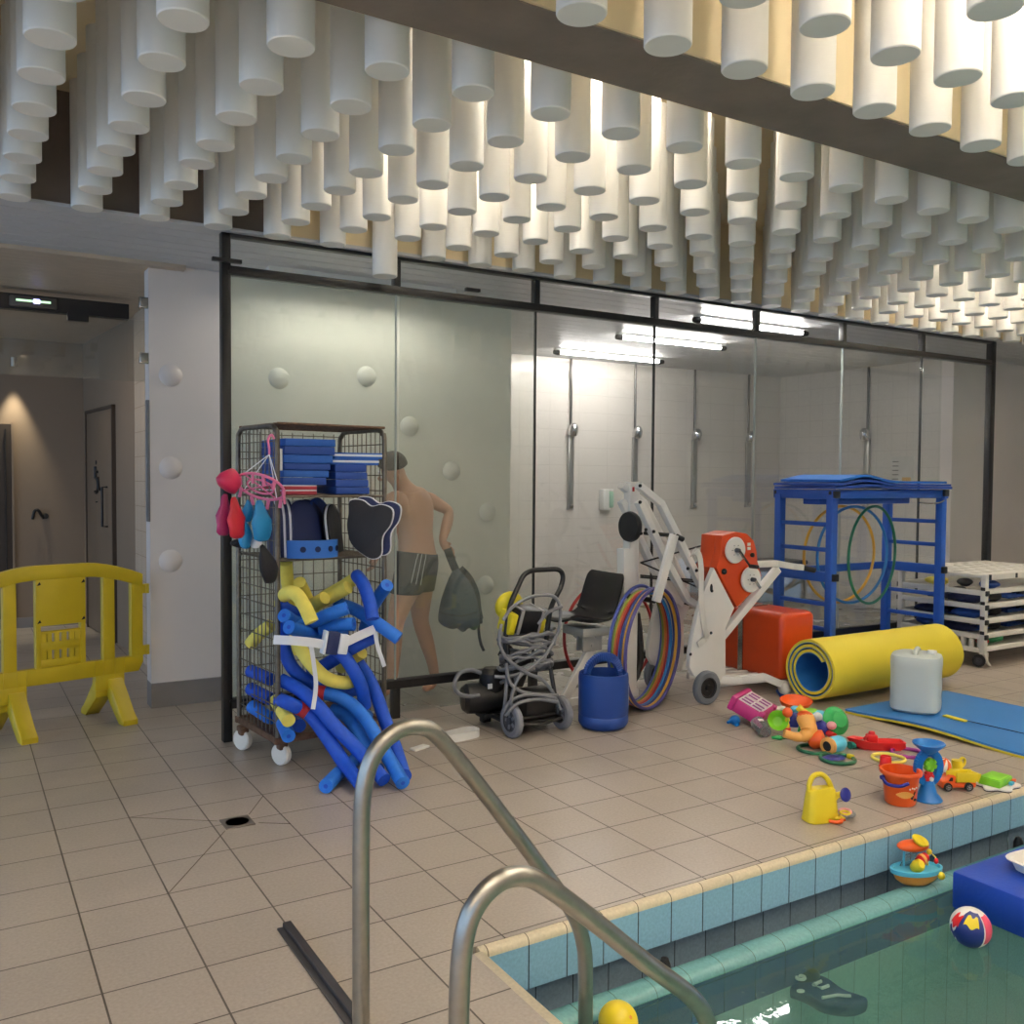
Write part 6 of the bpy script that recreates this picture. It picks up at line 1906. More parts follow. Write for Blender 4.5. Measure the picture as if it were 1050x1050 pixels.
# bucket
t = thing('toy_bucket', 'orange toy bucket with a purple handle and a duck-bill face', 'bucket', (3.772, 2.702, 0.000), -0.35); t.scale = (0.95, 0.95, 0.95)
part(t, 'pail', 'toy_orange', lambda b: b.lathe([(1e-4, 0), (0.066, 0), (0.072, 0.006), (0.086, 0.145), (0.098, 0.148), (0.100, 0.158), (0.097, 0.166), (0.086, 0.166), (0.068, 0.012), (1e-4, 0.010)], None, 36))
part(t, 'handle', 'toy_navy', lambda b: b.tube(smooth_path([(-0.094, 0.01, 0.130), (-0.092, -0.03, 0.108), (-0.06, -0.082, 0.112), (-0.022, -0.098, 0.128)], 6), 0.0085, 10))
part(t, 'handle_pin', 'toy_navy', lambda b: b.lathe([(0.012, 0), (0.010, 0.016), (1e-4, 0.017)], axis_m((-0.085, 0.012, 0.128), (-1, 0, 0)), 14))
def on_pail(a, z, d=0.001):
    r = 0.072 + (z - 0.006) * (0.086 - 0.072) / 0.139 + d
    return Vector((r * math.cos(a), r * math.sin(a), z))
def bill(b):
    for k in range(11):
        a = -2.35 + 0.95 * k / 10
        h_ = 0.022 * math.sin(PI * (k + 0.8) / 11.6)
        b.bar(on_pail(a, 0.062 - h_ * 0.7), on_pail(a, 0.062 + h_ * 0.8), 0.010, 0.004, 0, (math.cos(a), math.sin(a), 0))
part(t, 'bill_print', 'toy_peach', bill)
part(t, 'black_print', 'black_plastic', lambda b: (b.bar(on_pail(-1.38, 0.050), on_pail(-1.22, 0.078), 0.006, 0.003, 0, (0.2, -1, 0)), b.ball(on_pail(-1.15, 0.036), (0.010, 0.004, 0.007), 8), b.ball(on_pail(-1.42, 0.046), (0.007, 0.004, 0.006), 8)))
part(t, 'dots_print', 'toy_white', lambda b: [b.ball(on_pail(-1.62 + 0.16 * k, 0.092 + 0.004 * (k % 2)), (0.0045, 0.003, 0.0045), 8) for k in range(4)])
# sand wheel
t = thing('sand_wheel', 'blue toy sand mill with a funnel on top and a green wheel inside', 'sand mill', (3.920, 2.662, 0.000), -0.3); t.scale = (1.03, 1.03, 1.03)
part(t, 'foot', 'toy_blue', lambda b: b.lathe([(1e-4, 0), (0.062, 0), (0.064, 0.006), (0.040, 0.035), (0.028, 0.075), (0.024, 0.09), (1e-4, 0.092)], None, 32))
part(t, 'ring_frame', 'toy_blue', lambda b: b.prism(smooth_o([(0.062 * math.cos(2 * PI * q / 40), 0.076 * math.sin(2 * PI * q / 40)) for q in range(40)], 0.040, 0.055), 0.034, Matrix.Translation((0, 0, 0.150)) @ MXZ) if False else [b.bar((0.056 * math.cos(2 * PI * q / 36), 0, 0.150 + 0.070 * math.sin(2 * PI * q / 36)), (0.056 * math.cos(2 * PI * (q + 1.15) / 36), 0, 0.150 + 0.070 * math.sin(2 * PI * (q + 1.15) / 36)), 0.036, 0.020, 0, (0, 1, 0)) for q in range(36)])
part(t, 'funnel', 'toy_blue', lambda b: b.lathe([(0.016, 0.212), (0.030, 0.222), (0.068, 0.256), (0.072, 0.262), (0.068, 0.266), (0.060, 0.258), (0.018, 0.226), (1e-4, 0.224)], None, 36))
part(t, 'green_wheel', 'toy_lime', lambda b: [b.box((0, -0.006, 0), (0.062, 0.024, 0.022), bev=0.004, M=Matrix.Translation((0.004, 0, 0.163)) @ Matrix.Rotation(0.35 + PI * k / 3, 4, 'Y')) for k in range(3)])
part(t, 'red_wheel', 'toy_red', lambda b: [b.box((0, -0.004, 0), (0.050, 0.022, 0.018), bev=0.004, M=Matrix.Translation((-0.002, 0, 0.110)) @ Matrix.Rotation(0.1 + PI * k / 3, 4, 'Y')) for k in range(3)])
part(t, 'white_hub', 'toy_white', lambda b: b.lathe([(0.010, 0), (0.010, 0.022), (1e-4, 0.024)], axis_m((0.004, 0, 0.100), (0, -1, 0)), 14))
# toy dump truck
t = thing('toy_truck', 'orange toy dump truck with a yellow tipper beside the blue sand mill', 'toy truck', (4.178, 2.687, 0.000), -0.50); t.scale = (0.8, 0.8, 0.8)
part(t, 'cab', 'toy_orange', lambda b: (b.prism([(-0.105, 0.02), (-0.025, 0.02), (-0.022, 0.088), (-0.055, 0.092), (-0.075, 0.066), (-0.105, 0.058)], 0.082, MXZ, bev=0.005)))
part(t, 'window', 'black_plastic', lambda b: (b.prism([(-0.068, 0.062), (-0.042, 0.062), (-0.042, 0.084), (-0.055, 0.084)], 0.086, MXZ)))
part(t, 'chassis', 'toy_orange', lambda b: (b.box((0.03, 0, 0.034), (0.15, 0.074, 0.03), bev=0.006), b.box((0.085, 0, 0.046), (0.04, 0.082, 0.03), bev=0.006)))
def tipper(b):
    b.prism([(-0.018, 0.058), (0.10, 0.052), (0.118, 0.108), (-0.02, 0.112)], 0.008, Matrix.Translation((0, -0.042, 0)) @ MXZ, bev=0.002)
    b.prism([(-0.018, 0.058), (0.10, 0.052), (0.118, 0.108), (-0.02, 0.112)], 0.008, Matrix.Translation((0, 0.042, 0)) @ MXZ, bev=0.002)
    b.box((0.042, 0, 0.06), (0.12, 0.085, 0.012)); b.bar((-0.018, 0, 0.058), (-0.02, 0, 0.116), 0.085, 0.010, 0.002, (0, 1, 0)); b.bar((0.10, 0, 0.055), (0.118, 0, 0.105), 0.085, 0.008, 0.002, (0, 1, 0))
part(t, 'tipper', 'toy_yellow', tipper)
for x in (-0.072, 0.058):
    for s in (-1, 1): wheel(t, (x, s * 0.042, 0.026), (0, 1, 0), 0.026, 0.02, M_['rubber'], M_['grey_plastic'], spokes=5)
# flat toy with green block
t = thing('foam_tray_toy', 'flat white wavy foam piece with a green block on it at the pool edge', 'foam toy', (4.400, 2.609, 0.000), 0.15); t.scale = (0.85, 0.85, 0.85)
part(t, 'white_base', 'toy_white', lambda b: b.prism([(0.135 * (1 + 0.14 * math.cos(6 * a)) * math.cos(a), 0.10 * (1 + 0.14 * math.cos(6 * a)) * math.sin(a)) for a in [2 * PI * q / 60 for q in range(60)]], 0.012, Matrix.Translation((0, 0, 0.011)), bev=0.003))
part(t, 'dark_sole', 'black_plastic', lambda b: b.prism([(0.133 * (1 + 0.14 * math.cos(6 * a)) * math.cos(a), 0.098 * (1 + 0.14 * math.cos(6 * a)) * math.sin(a)) for a in [2 * PI * q / 60 for q in range(60)]], 0.006, Matrix.Translation((0, 0, 0.003))))
part(t, 'green_block', 'toy_lime', lambda b: (b.box((-0.01, 0.01, 0.036), (0.17, 0.12, 0.04), bev=0.004), b.box((-0.01, 0.01, 0.058), (0.16, 0.11, 0.006), bev=0.002)))
part(t, 'blue_bit', 'toy_sky', lambda b: b.box((0.02, -0.068, 0.03), (0.04, 0.022, 0.02), bev=0.006)); part(t, 'orange_bit', 'toy_orange', lambda b: b.box((0.075, -0.055, 0.03), (0.05, 0.02, 0.018), bev=0.006))
# red boat
t = thing('toy_boat', 'red plastic toy boat with a cabin lying on the deck', 'toy boat', (4.427, 3.315, 0.000), -0.62); t.scale = (0.8, 0.8, 0.8)
hull = [(-0.20, 0), (-0.15, 0.045), (-0.05, 0.062), (0.10, 0.062), (0.185, 0.052), (0.19, 0), (0.185, -0.052), (0.10, -0.062), (-0.05, -0.062), (-0.15, -0.045)]
def hl(b):
    vs, fs = [], []
    n = len(hull)
    for (s, z) in ((0.72, 0.0), (0.92, 0.025), (1.0, 0.055), (1.03, 0.06), (0.97, 0.062), (0.90, 0.05), (0.80, 0.02)):
        for p in hull: vs.append((p[0] * s - (0.02 if z > 0.05 else 0), p[1] * s, z + (0.018 if p[0] < -0.12 and z > 0.04 else 0)))
    for i in range(6):
        for k in range(n): fs.append([i * n + k, i * n + (k + 1) % n, (i + 1) * n + (k + 1) % n, (i + 1) * n + k])
    fs.append(list(range(n))[::-1]); fs.append([6 * n + k for k in range(n)])
    b.add(vs, fs)
part(t, 'hull', 'toy_red', hl)
part(t, 'cabin', 'toy_red', lambda b: (b.box((-0.05, 0, 0.072), (0.075, 0.07, 0.065), bev=0.014), b.lathe([(0.024, 0), (0.020, 0.02), (1e-4, 0.022)], MX((-0.05, 0, 0.103)), 16), b.tube([(-0.09 + 0.018 * math.cos(2 * PI * q / 14), -0.02, 0.075 + 0.018 * math.sin(2 * PI * q / 14)) for q in range(14)], 0.005, 8, True)))
# flat rings
def flat_ring(p, r, m, label, tr=0.008, sy=1.0, z=None, extra=None):
    t = thing('toy_ring', label, 'toy ring', p)
    part(t, 'ring', m, lambda b: b.tube([(r * math.cos(2 * PI * q / 40), sy * r * math.sin(2 * PI * q / 40), tr + 0.0005) for q in range(40)], tr, 10, True))
    return t
flat_ring((4.302, 3.159, 0.000), 0.082, 'foam_yellow', 'pale yellow toy ring lying behind the orange bucket', 0.0085)
flat_ring((4.473, 3.162, 0.000), 0.085, 'toy_purple', 'purple toy ring lying behind the blue sand mill', 0.010)
t = flat_ring((4.048, 3.285, 0.000), 0.088, 'toy_darkgreen', 'dark green toy ring with a navy net and yellow clip', 0.010)
part(t, 'navy_net', 'toy_navy', lambda b: b.lathe([(0.07, 0.012), (0.05, 0.018), (1e-4, 0.014)], MX((-0.005, 0.02, 0), (0, 0, 0), (1, 0.75, 1)), 18)); part(t, 'yellow_clip', 'toy_yellow', lambda b: b.box((0.085, -0.015, 0.014), (0.022, 0.04, 0.026), bev=0.006))
t = thing('toy_red_cup', 'small red beaker standing behind the orange bucket', 'beaker', (4.156, 3.068, 0.000)); t.scale = (0.95, 0.95, 0.72)
part(t, 'cup', 'toy_red', lambda b: b.lathe([(1e-4, 0), (0.028, 0), (0.032, 0.02), (0.030, 0.085), (0.026, 0.092), (0.024, 0.08), (1e-4, 0.075)], None, 24)); part(t, 'rim_band', 'toy_red', lambda b: b.lathe([(0.034, 0.012), (0.037, 0.018), (0.034, 0.024)], None, 24))
# striped ball and yellow ring handle
t = thing('striped_ball', 'small orange and white striped ball behind the toy truck', 'ball', (4.341, 2.865, 0.042))
part(t, 'ball_skin', 'toy_orange', lambda b: b.ball((0, 0, 0), 0.0415, 18)); part(t, 'white_stripes', 'toy_white', lambda b: [b.lathe([(0.0422 * math.sin(q * PI / 16), -0.0422 * math.cos(q * PI / 16)) for q in range(1, 16)], Matrix.Rotation(0.4, 4, 'X'), 3, 0, 2 * PI * k / 5, 2 * PI * k / 5 + 0.45) for k in range(5)])
t = thing('toy_mug', 'yellow toy jug with a ring handle behind the toy truck', 'toy jug', (4.467, 2.870, 0.000))
part(t, 'jug', 'toy_yellow', lambda b: b.lathe([(1e-4, 0), (0.026, 0), (0.03, 0.02), (0.026, 0.05), (0.022, 0.05), (1e-4, 0.045)], None, 20)); part(t, 'handle', 'toy_yellow', lambda b: b.tube([(0.045 + 0.024 * math.cos(2 * PI * q / 16), 0, 0.032 + 0.022 * math.sin(2 * PI * q / 16)) for q in range(16)], 0.007, 8, True))
# ---- the heap
t = thing('toy_house', 'pink toy house with two white-barred windows lying on the deck', 'toy house', (4.222, 4.094, 0.045), 0.55, rot=(0.42, 0.0, 0.45))
part(t, 'house_body', 'toy_pink', lambda b: (b.box((0, 0, 0.05), (0.26, 0.19, 0.085), bev=0.012), b.box((0, 0.10, 0.055), (0.28, 0.04, 0.095), bev=0.012), b.box((-0.115, -0.085, 0.05), (0.04, 0.04, 0.10), bev=0.01), b.box((0.115, -0.085, 0.05), (0.04, 0.04, 0.10), bev=0.01)))
for s in (-1, 1):
    def wn(b):
        cx = s * 0.062
        for k in (-1, 0, 1): b.box((cx + k * 0.050, 0, 0.0955), (0.008, 0.155, 0.007))
        for k in (-1, 0, 1): b.box((cx, k * 0.073, 0.0955), (0.106, 0.008, 0.007))
    part(t, 'window_bars', 'toy_white', wn)
    part(t, 'window_hole', 'toy_purple', lambda b: b.box((s * 0.062, 0, 0.0925), (0.10, 0.145, 0.003)))
t = thing('bath_squirter', 'small blue squirt toy lying next to the pink toy house', 'toy', (4.067, 4.087, 0.000))
part(t, 'squirter_body', 'toy_blue', lambda b: (b.ball((0.02, 0, 0.032), (0.034, 0.03, 0.031), 12), b.tube([(-0.005, 0, 0.03), (-0.05, -0.01, 0.028)], [0.012, 0.008], 10), b.box((0.01, -0.028, 0.012), (0.03, 0.02, 0.02), bev=0.006)))
t = thing('clear_beaker', 'clear plastic beaker lying on its side by the pink toy house', 'beaker', (4.073, 3.855, 0.042), 0.5, rot=(0, PI / 2 - 0.12, 1.1))
part(t, 'clear_cup', 'clear', lambda b: b.lathe([(1e-4, -0.07), (0.034, -0.07), (0.036, -0.066), (0.042, 0.06), (0.044, 0.066), (0.040, 0.066), (0.034, -0.062), (1e-4, -0.062)], None, 28)); part(t, 'white_mark', 'toy_white', lambda b: b.box((-0.039, 0, 0.02), (0.003, 0.03, 0.03)))
t = thing('green_scoop', 'bright green toy scoop leaning in the toy heap', 'toy scoop', (4.207, 3.857, 0.000), 0, rot=(0, 0, 0.4))
part(t, 'scoop', 'toy_lime', lambda b: b.lathe([(1e-4, 0), (0.03, 0.006), (0.055, 0.03), (0.060, 0.055), (0.055, 0.052), (0.028, 0.016), (1e-4, 0.012)], MX((0, 0, 0.058), (0.2, -1.15, 0.2)), 28)); part(t, 'scoop_handle', 'toy_green', lambda b: b.tube([(0.02, 0.01, 0.075), (0.05, 0.04, 0.06), (0.085, 0.07, 0.012)], 0.008, 10))
t = thing('toy_rattle', 'orange knobbed rattle sticking up in the toy heap', 'rattle', (4.225, 3.797, 0.000))
part(t, 'knob', 'toy_orange', lambda b: b.ball((0, 0, 0.125), 0.030, 14)); part(t, 'stem', 'toy_yellow', lambda b: b.lathe([(0.012, 0.035), (0.016, 0.05), (0.009, 0.065), (0.015, 0.08), (0.010, 0.1)], None, 14)); part(t, 'base', 'toy_red', lambda b: b.lathe([(1e-4, 0), (0.024, 0), (0.020, 0.034), (1e-4, 0.036)], None, 16))
t = thing('red_oval_tray', 'shallow red oval tray at the back of the toy heap by the rolled mat', 'tray', (4.658, 4.133, 0.000), -0.2, rot=(0.25, 0, -0.15))
part(t, 'tray', 'toy_orange', lambda b: b.lathe([(1e-4, 0.012), (0.06, 0.012), (0.088, 0.03), (0.105, 0.055), (0.112, 0.056), (0.110, 0.045), (0.09, 0.012), (0.07, 0.0), (1e-4, 0.0)], MX((0, 0, 0.03), (0, 0, 0), (1.05, 0.72, 1)), 36))
t = thing('toy_dinosaur', 'lime and sky blue soft toy lying behind the heap', 'toy', (4.548, 3.918, 0.000))
part(t, 'toy_body', 'toy_lime', lambda b: (b.ball((0, 0, 0.052), (0.085, 0.045, 0.032), 12), b.ball((-0.08, 0.01, 0.05), (0.04, 0.035, 0.03), 10))); part(t, 'blue_side', 'toy_sky', lambda b: b.ball((0.03, -0.02, 0.038), (0.10, 0.04, 0.034), 12))
t = thing('orange_teapot', 'peach and orange toy watering pot lying on its side in front of the heap', 'toy pot', (4.098, 3.526, 0.000), 0.3)
part(t, 'pot_body', 'toy_peach', lambda b: (b.tube(smooth_path([(-0.10, 0.10, 0.085), (-0.07, 0.06, 0.07), (-0.04, 0.03, 0.065), (0.0, 0.0, 0.085), (0.03, 0.02, 0.125), (0.06, 0.05, 0.15)], 5), [0.024] * 6 + [0.026] * 5 + [0.034] * 5 + [0.046] * 5 + [0.05] * 5, 16)))
part(t, 'orange_cup', 'toy_orange', lambda b: b.lathe([(0.03, -0.045), (0.046, -0.03), (0.052, 0.02), (0.044, 0.042), (1e-4, 0.046)], MX((0.025, -0.035, 0.05), (1.2, 0.3, 0.2)), 24)); part(t, 'orange_lid', 'toy_orange', lambda b: b.ball((0.05, 0.045, 0.165), (0.038, 0.045, 0.03), 12))
flat_ring((4.077, 3.474, 0.000), 0.083, 'toy_darkgreen', 'dark green ring under the peach toy pot', 0.010)
t = thing('toy_scooper', 'light green and white toy rake lying at the front of the heap', 'toy rake', (4.114, 3.719, 0.000), -0.55)
part(t, 'rake_head', 'toy_green', lambda b: [b.bar((-0.07, 0.0, 0.01), (-0.02, (k - 1) * 0.028, 0.01), 0.014, 0.014, 0.004) for k in range(3)] + [b.bar((-0.03, 0, 0.01), (0.02, 0, 0.010), 0.016, 0.014, 0.004)]); part(t, 'rake_handle', 'toy_white', lambda b: b.bar((0.02, 0, 0.010), (0.12, -0.01, 0.010), 0.018, 0.016, 0.005))
t = thing('toy_telescope', 'sky blue and yellow toy spyglass lying in front of the heap', 'toy spyglass', (4.161, 3.391, 0.047), -0.3)
part(t, 'barrel', 'toy_sky', lambda b: b.lathe([(0.036, -0.06), (0.046, -0.02), (0.044, 0.03), (0.034, 0.055), (1e-4, 0.056)], axis_m((0, 0, 0), (0.93, 0.36, 0)), 24)); part(t, 'eyepiece', 'toy_peach', lambda b: b.lathe([(0.040, -0.012), (0.047, -0.008), (0.047, 0.012), (0.038, 0.018), (0.028, 0.018), (0.026, 0.004), (1e-4, 0.004)], axis_m((-0.06, -0.023, 0), (-0.93, -0.36, 0)), 24)); part(t, 'lens', 'black_plastic', lambda b: b.lathe([(0.027, 0), (1e-4, 0.001)], axis_m((-0.072, -0.027, 0), (-0.93, -0.36, 0)), 20))
t = thing('toy_bowl', 'round green plastic bowl tipped on its side by the mat edge', 'bowl', (4.479, 3.652, 0.000), 0, rot=(0, 0, -0.5))
part(t, 'bowl', 'toy_green', lambda b: b.lathe([(1e-4, 0.045), (0.045, 0.04), (0.06, 0.012), (0.082, 0.004), (0.086, -0.004), (0.080, -0.008), (0.055, 0.0), (0.04, 0.026), (1e-4, 0.03)], MX((0, 0, 0.076), (1.15, 0.15, 0.2)), 32))
t = thing('toy_tube', 'dark teal plastic tube lying between spyglass and red boat', 'toy tube', (4.349, 3.404, 0.000), 0.15)
part(t, 'tube', 'toy_teal', lambda b: b.tube([(-0.07, 0, 0.022), (0.08, -0.02, 0.022)], 0.021, 16)); part(t, 'tube_arm', 'toy_teal', lambda b: b.tube([(-0.03, 0.03, 0.015), (0.06, 0.035, 0.015)], 0.014, 12))
t = thing('toy_figure', 'small pink, white and navy toy figure in the middle of the heap', 'toy figure', (4.350, 3.630, 0.000))
part(t, 'figure_body', 'toy_navy', lambda b: b.ball((0, 0.02, 0.05), (0.035, 0.05, 0.045), 12)); part(t, 'figure_head', 'toy_white', lambda b: b.ball((-0.005, 0.045, 0.112), (0.028, 0.028, 0.026), 12)); part(t, 'figure_hat', 'toy_rose', lambda b: b.ball((0.02, -0.035, 0.075), (0.030, 0.028, 0.024), 12)); part(t, 'figure_legs', 'toy_red', lambda b: b.tube([(0.0, -0.03, 0.03), (-0.02, -0.09, 0.032)], 0.018, 10))
t = thing('navy_cone', 'dark navy toy cone in the heap behind the rattle', 'toy', (4.397, 3.899, 0.000))
part(t, 'cone', 'toy_navy', lambda b: b.lathe([(1e-4, 0), (0.045, 0), (0.04, 0.03), (0.018, 0.09), (1e-4, 0.1)], None, 20)); part(t, 'sky_cap', 'toy_sky', lambda b: b.ball((0.01, 0, 0.10), (0.034, 0.03, 0.022), 10))
t = thing('yellow_bath_duck', 'yellow star-shaped toy between the orange lid and blue toy', 'toy', (4.340, 3.781, 0.000))
part(t, 'star', 'toy_yellow', lambda b: b.prism([((0.05 if q % 2 == 0 else 0.026) * math.cos(2 * PI * q / 10), (0.05 if q % 2 == 0 else 0.026) * math.sin(2 * PI * q / 10)) for q in range(10)], 0.03, MX((0, 0, 0.12), (0.7, 0.2, 0.3)), bev=0.006)); part(t, 'star_stand', 'toy_green', lambda b: b.lathe([(1e-4, 0), (0.03, 0), (0.02, 0.05), (0.014, 0.1), (1e-4, 0.1)], None, 14))
t = thing('cream_slipper', 'cream plastic shoe lying beside the open end of the rolled mat', 'shoe', (4.960, 4.490, -0.000), 0.9)
part(t, 'upper', 'pvc', lambda b: b.ball((0, 0, 0.052), (0.10, 0.042, 0.05), 14)); part(t, 'sole', 'gear_blue', lambda b: b.box((0, 0, 0.010), (0.20, 0.085, 0.020), bev=0.009))
t = thing('teal_block', 'small cream and teal block at the back of the heap', 'toy block', (4.480, 4.093, 0.000), 0.2)
part(t, 'block', 'toy_teal', lambda b: b.box((0, 0, 0.022), (0.10, 0.05, 0.044), bev=0.006)); part(t, 'cream_top', 'pvc', lambda b: b.box((0, 0, 0.054), (0.09, 0.04, 0.018), bev=0.005))

# ================================================================ on and in the pool
# boat toy sitting in the gutter
t = thing('bath_boat', 'light blue and orange toy boat with a sun canopy sitting in the pool gutter', 'toy boat', (3.475, 2.405, -0.205), -0.35); t.scale = (0.85, 0.85, 0.9)
def bh(b):
    prof = [(0.02, 0.0), (0.055, 0.006), (0.085, 0.03), (0.098, 0.06)]
    vs, fs = [], []
    n = 28
    for (r, z) in prof:
        for k in range(n):
            a = 2 * PI * k / n
            vs.append((r * 1.18 * math.cos(a) + 0.01 * math.cos(a) ** 3, r * 0.72 * math.sin(a), z))
    for i in range(3):
        for k in range(n): fs.append([i * n + k, i * n + (k + 1) % n, (i + 1) * n + (k + 1) % n, (i + 1) * n + k])
    fs.append(list(range(n))[::-1]); fs.append([3 * n + k for k in range(n)])
    b.add(vs, fs)
pm('boat_orange', (226, 146, 60))
part(t, 'hull', 'boat_orange', bh)
def bd(b):
    n = 28
    vs, fs = [], []
    for (r, z) in ((0.099, 0.058), (0.106, 0.062), (0.108, 0.082), (0.098, 0.084), (0.092, 0.072), (0.05, 0.070)):
        for k in range(n):
            a = 2 * PI * k / n
            vs.append((r * 1.18 * math.cos(a) + 0.012 * math.cos(a) ** 3, r * 0.72 * math.sin(a), z))
    for i in range(5):
        for k in range(n): fs.append([i * n + k, i * n + (k + 1) % n, (i + 1) * n + (k + 1) % n, (i + 1) * n + k])
    fs.append([5 * n + k for k in range(n)])
    b.add(vs, fs)
part(t, 'deck', 'toy_sky', bd)
part(t, 'cabin_glass', 'clear', lambda b: b.prism([(-0.06, 0.072), (0.05, 0.072), (0.05, 0.135), (-0.03, 0.125)], 0.006, Matrix.Translation((0, 0.045, 0)) @ MXZ))
part(t, 'canopy_post', 'toy_sky', lambda b: b.cyl((-0.04, 0.045, 0.07), (-0.04, 0.04, 0.165), 0.006, n=10)); part(t, 'canopy_post', 'toy_sky', lambda b: b.cyl((0.045, 0.045, 0.07), (0.04, 0.04, 0.165), 0.006, n=10))
part(t, 'canopy', 'toy_orange', lambda b: b.ball((0, 0.03, 0.172), (0.085, 0.05, 0.026), 14)); part(t, 'canopy_cup', 'toy_yellow', lambda b: b.lathe([(1e-4, 0), (0.03, 0.002), (0.042, 0.016), (0.040, 0.02), (0.03, 0.008), (1e-4, 0.006)], MX((0.02, 0.01, 0.190), (0.35, 0.2, 0)), 24))
part(t, 'yellow_barrel', 'toy_yellow', lambda b: b.lathe([(1e-4, -0.03), (0.022, -0.03), (0.03, -0.005), (0.028, 0.02), (0.018, 0.034), (1e-4, 0.036)], MX((-0.015, -0.03, 0.098), (0.9, 0.2, 0)), 18))
part(t, 'red_barrel', 'toy_red', lambda b: b.lathe([(1e-4, -0.032), (0.02, -0.03), (0.027, 0.0), (0.022, 0.03), (1e-4, 0.032)], MX((0.03, 0.0, 0.115), (0, 1.3, 0.3)), 18)); part(t, 'barrel_band', 'toy_peach', lambda b: b.lathe([(0.0275, -0.008), (0.029, 0.0), (0.0275, 0.008)], MX((0.03, 0.0, 0.115), (0, 1.3, 0.3)), 18))
part(t, 'rod', 'foam_yellow', lambda b: b.tube([(0.07, 0.01, 0.08), (0.075, 0.01, 0.15), (0.105, -0.005, 0.12)], 0.004, 8)); part(t, 'rod_knob', 'toy_yellow', lambda b: b.ball((0.077, 0.01, 0.145), 0.014, 10)); part(t, 'red_fish', 'toy_red', lambda b: b.ball((0.105, -0.008, 0.105), (0.012, 0.010, 0.014), 10)); part(t, 'bow_knob', 'toy_yellow', lambda b: b.ball((0.098, -0.058, 0.055), 0.018, 12))

# blue float slab with a white tray
M_['slab_blue'] = mat('slab_blue', (10, 56, 158), 0.45, var=0.05, bump=0.1)
fl = thing('float_slab', 'thick blue foam float lying on the water at the pool edge', 'float', (4.135, 1.64, -0.24))
part(fl, 'slab', 'slab_blue', lambda b: b.box((0, 0, 0.085), (1.36, 1.18, 0.155), bev=0.012))
part(fl, 'faint_print', 'gear_blue', lambda b: (b.box((-0.42, 0.44, 0.163), (0.10, 0.06, 0.0012), bev=0), b.box((-0.30, 0.44, 0.163), (0.07, 0.06, 0.0012))))
tr = thing('white_tray', 'white plastic tray lying on the blue float', 'tray', (3.779, 2.032, -0.077), -0.1); tr.scale = (0.66, 0.66, 0.8)
part(tr, 'tray', 'toy_white', lambda b: rings(b, [(0.10, 0.0), (0.125, 0.004), (0.145, 0.05), (0.165, 0.056), (0.168, 0.062), (0.160, 0.066), (0.140, 0.060), (0.12, 0.012), (0.09, 0.010)], 40, 4.0, 0, MX((0, 0, 0), (0, 0, 0), (1.35, 0.95, 1))))

# volleyball
vb = thing('water_ball', 'colourful printed ball floating on the pool', 'ball', (3.255, 2.02, -0.172), 0, rot=(0.15, 0.1, -0.6)); vb.scale = (0.87, 0.87, 0.87)
part(vb, 'ball_skin', 'toy_white', lambda b: b.ball((0, 0, 0), 0.083, 24), 80)
def patch(lon0, lon1, lat0, lat1, r=0.0838, n=10, wav=0.0):
    def f(b):
        def fn(u, v):
            lo = lon0 + u * (lon1 - lon0); la = lat0 + v * (lat1 - lat0) + wav * math.sin(u * 9)
            return (r * math.cos(la) * math.cos(lo), r * math.cos(la) * math.sin(lo), r * math.sin(la))
        b.grid(fn, n, n)
    return f
pm('ball_navy', (24, 40, 110)); pm('ball_pink', (226, 84, 110))
part(vb, 'navy_panel', 'ball_navy', patch(-2.75, -1.30, -1.2, 1.3), 80); part(vb, 'yellow_panel', 'toy_yellow', patch(-2.45, -1.60, 0.45, 1.0, 0.0844, 10, 0.08), 80); part(vb, 'pink_panel', 'ball_pink', patch(-1.22, -0.25, -0.35, 1.1), 80)
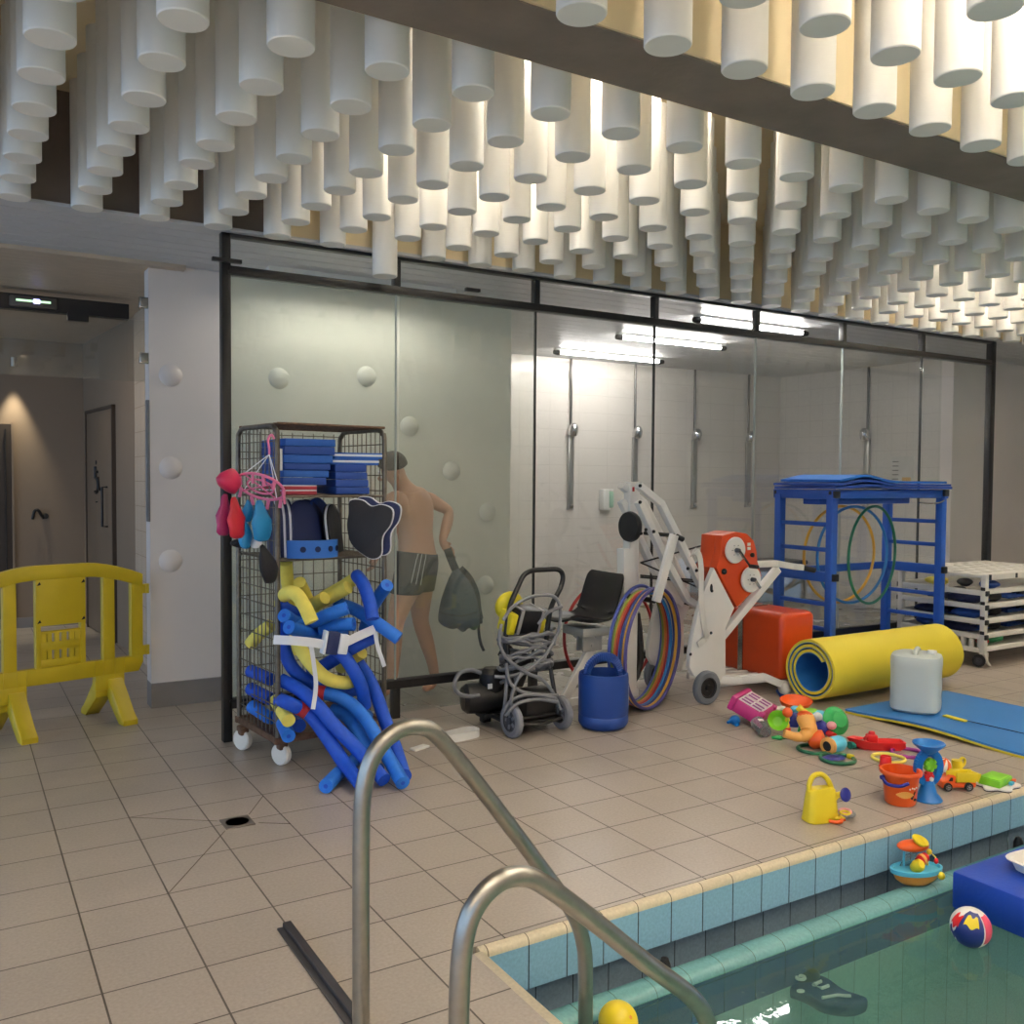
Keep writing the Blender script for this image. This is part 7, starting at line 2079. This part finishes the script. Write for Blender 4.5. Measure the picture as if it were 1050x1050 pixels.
part(vb, 'red_panel', 'toy_red', patch(-3.2, -2.65, 0.1, 0.75, 0.0845, 10, 0.12), 80); part(vb, 'black_panel', 'black_plastic', patch(-0.75, -0.3, -0.6, -0.3, 0.0846), 80); part(vb, 'navy_flame', 'ball_navy', patch(-3.2, -2.6, -0.5, -0.05, 0.084, 10, 0.15), 80)
# yellow ball by the handrail
t = thing('yellow_ball', 'plain yellow ball floating beside the pool handrail', 'ball', (1.755, 2.235, -0.19))
part(t, 'ball_skin', 'toy_yellow', lambda b: b.ball((0, 0, 0), 0.062, 24), 80)
part(t, 'valve', 'boat_orange', lambda b: b.lathe([(0.006, 0), (1e-4, 0.001)], axis_m((0.01, -0.05, 0.037), (0.16, -0.8, 0.58)), 10))
# dark vest under water
vst = thing('sunken_vest', 'navy swim vest with white print under the water surface', 'swim vest', (2.712, 2.290, -0.400), -0.5); vst.scale = (0.78, 0.78, 1)
def vb_(b):
    P = smooth_path([(-0.10, 0.12, 0), (0.02, 0.14, 0), (0.10, 0.08, 0), (0.14, -0.02, 0), (0.22, -0.10, 0), (0.12, -0.16, 0), (0.0, -0.13, 0), (-0.06, -0.04, 0), (-0.13, 0.03, 0)], 4, True)
    b.prism([(p.x, p.y) for p in P], 0.05, None, bev=0.015)
pm('vest_navy', (20, 36, 84), 0.6)
part(vst, 'cloth', 'vest_navy', vb_); part(vst, 'hood', 'black_plastic', lambda b: b.ball((-0.04, 0.10, 0.02), (0.11, 0.07, 0.05), 14))
part(vst, 'white_print', 'toy_white', lambda b: (b.tube([(-0.055 + 0.022 * math.cos(2 * PI * q / 16), 0.02 + 0.018 * math.sin(2 * PI * q / 16), 0.05) for q in range(16)], 0.006, 6, True), b.tube([(0.05, 0.03, 0.03), (0.0, 0.0, 0.03), (0.03, -0.03, 0.03), (0.07, -0.01, 0.03)], 0.007, 6), b.tube([(0.0, -0.11, 0.03), (0.08, -0.09, 0.03), (0.14, -0.10, 0.03)], 0.006, 6), b.ball((-0.08, -0.05, 0.03), (0.02, 0.012, 0.006), 8)))
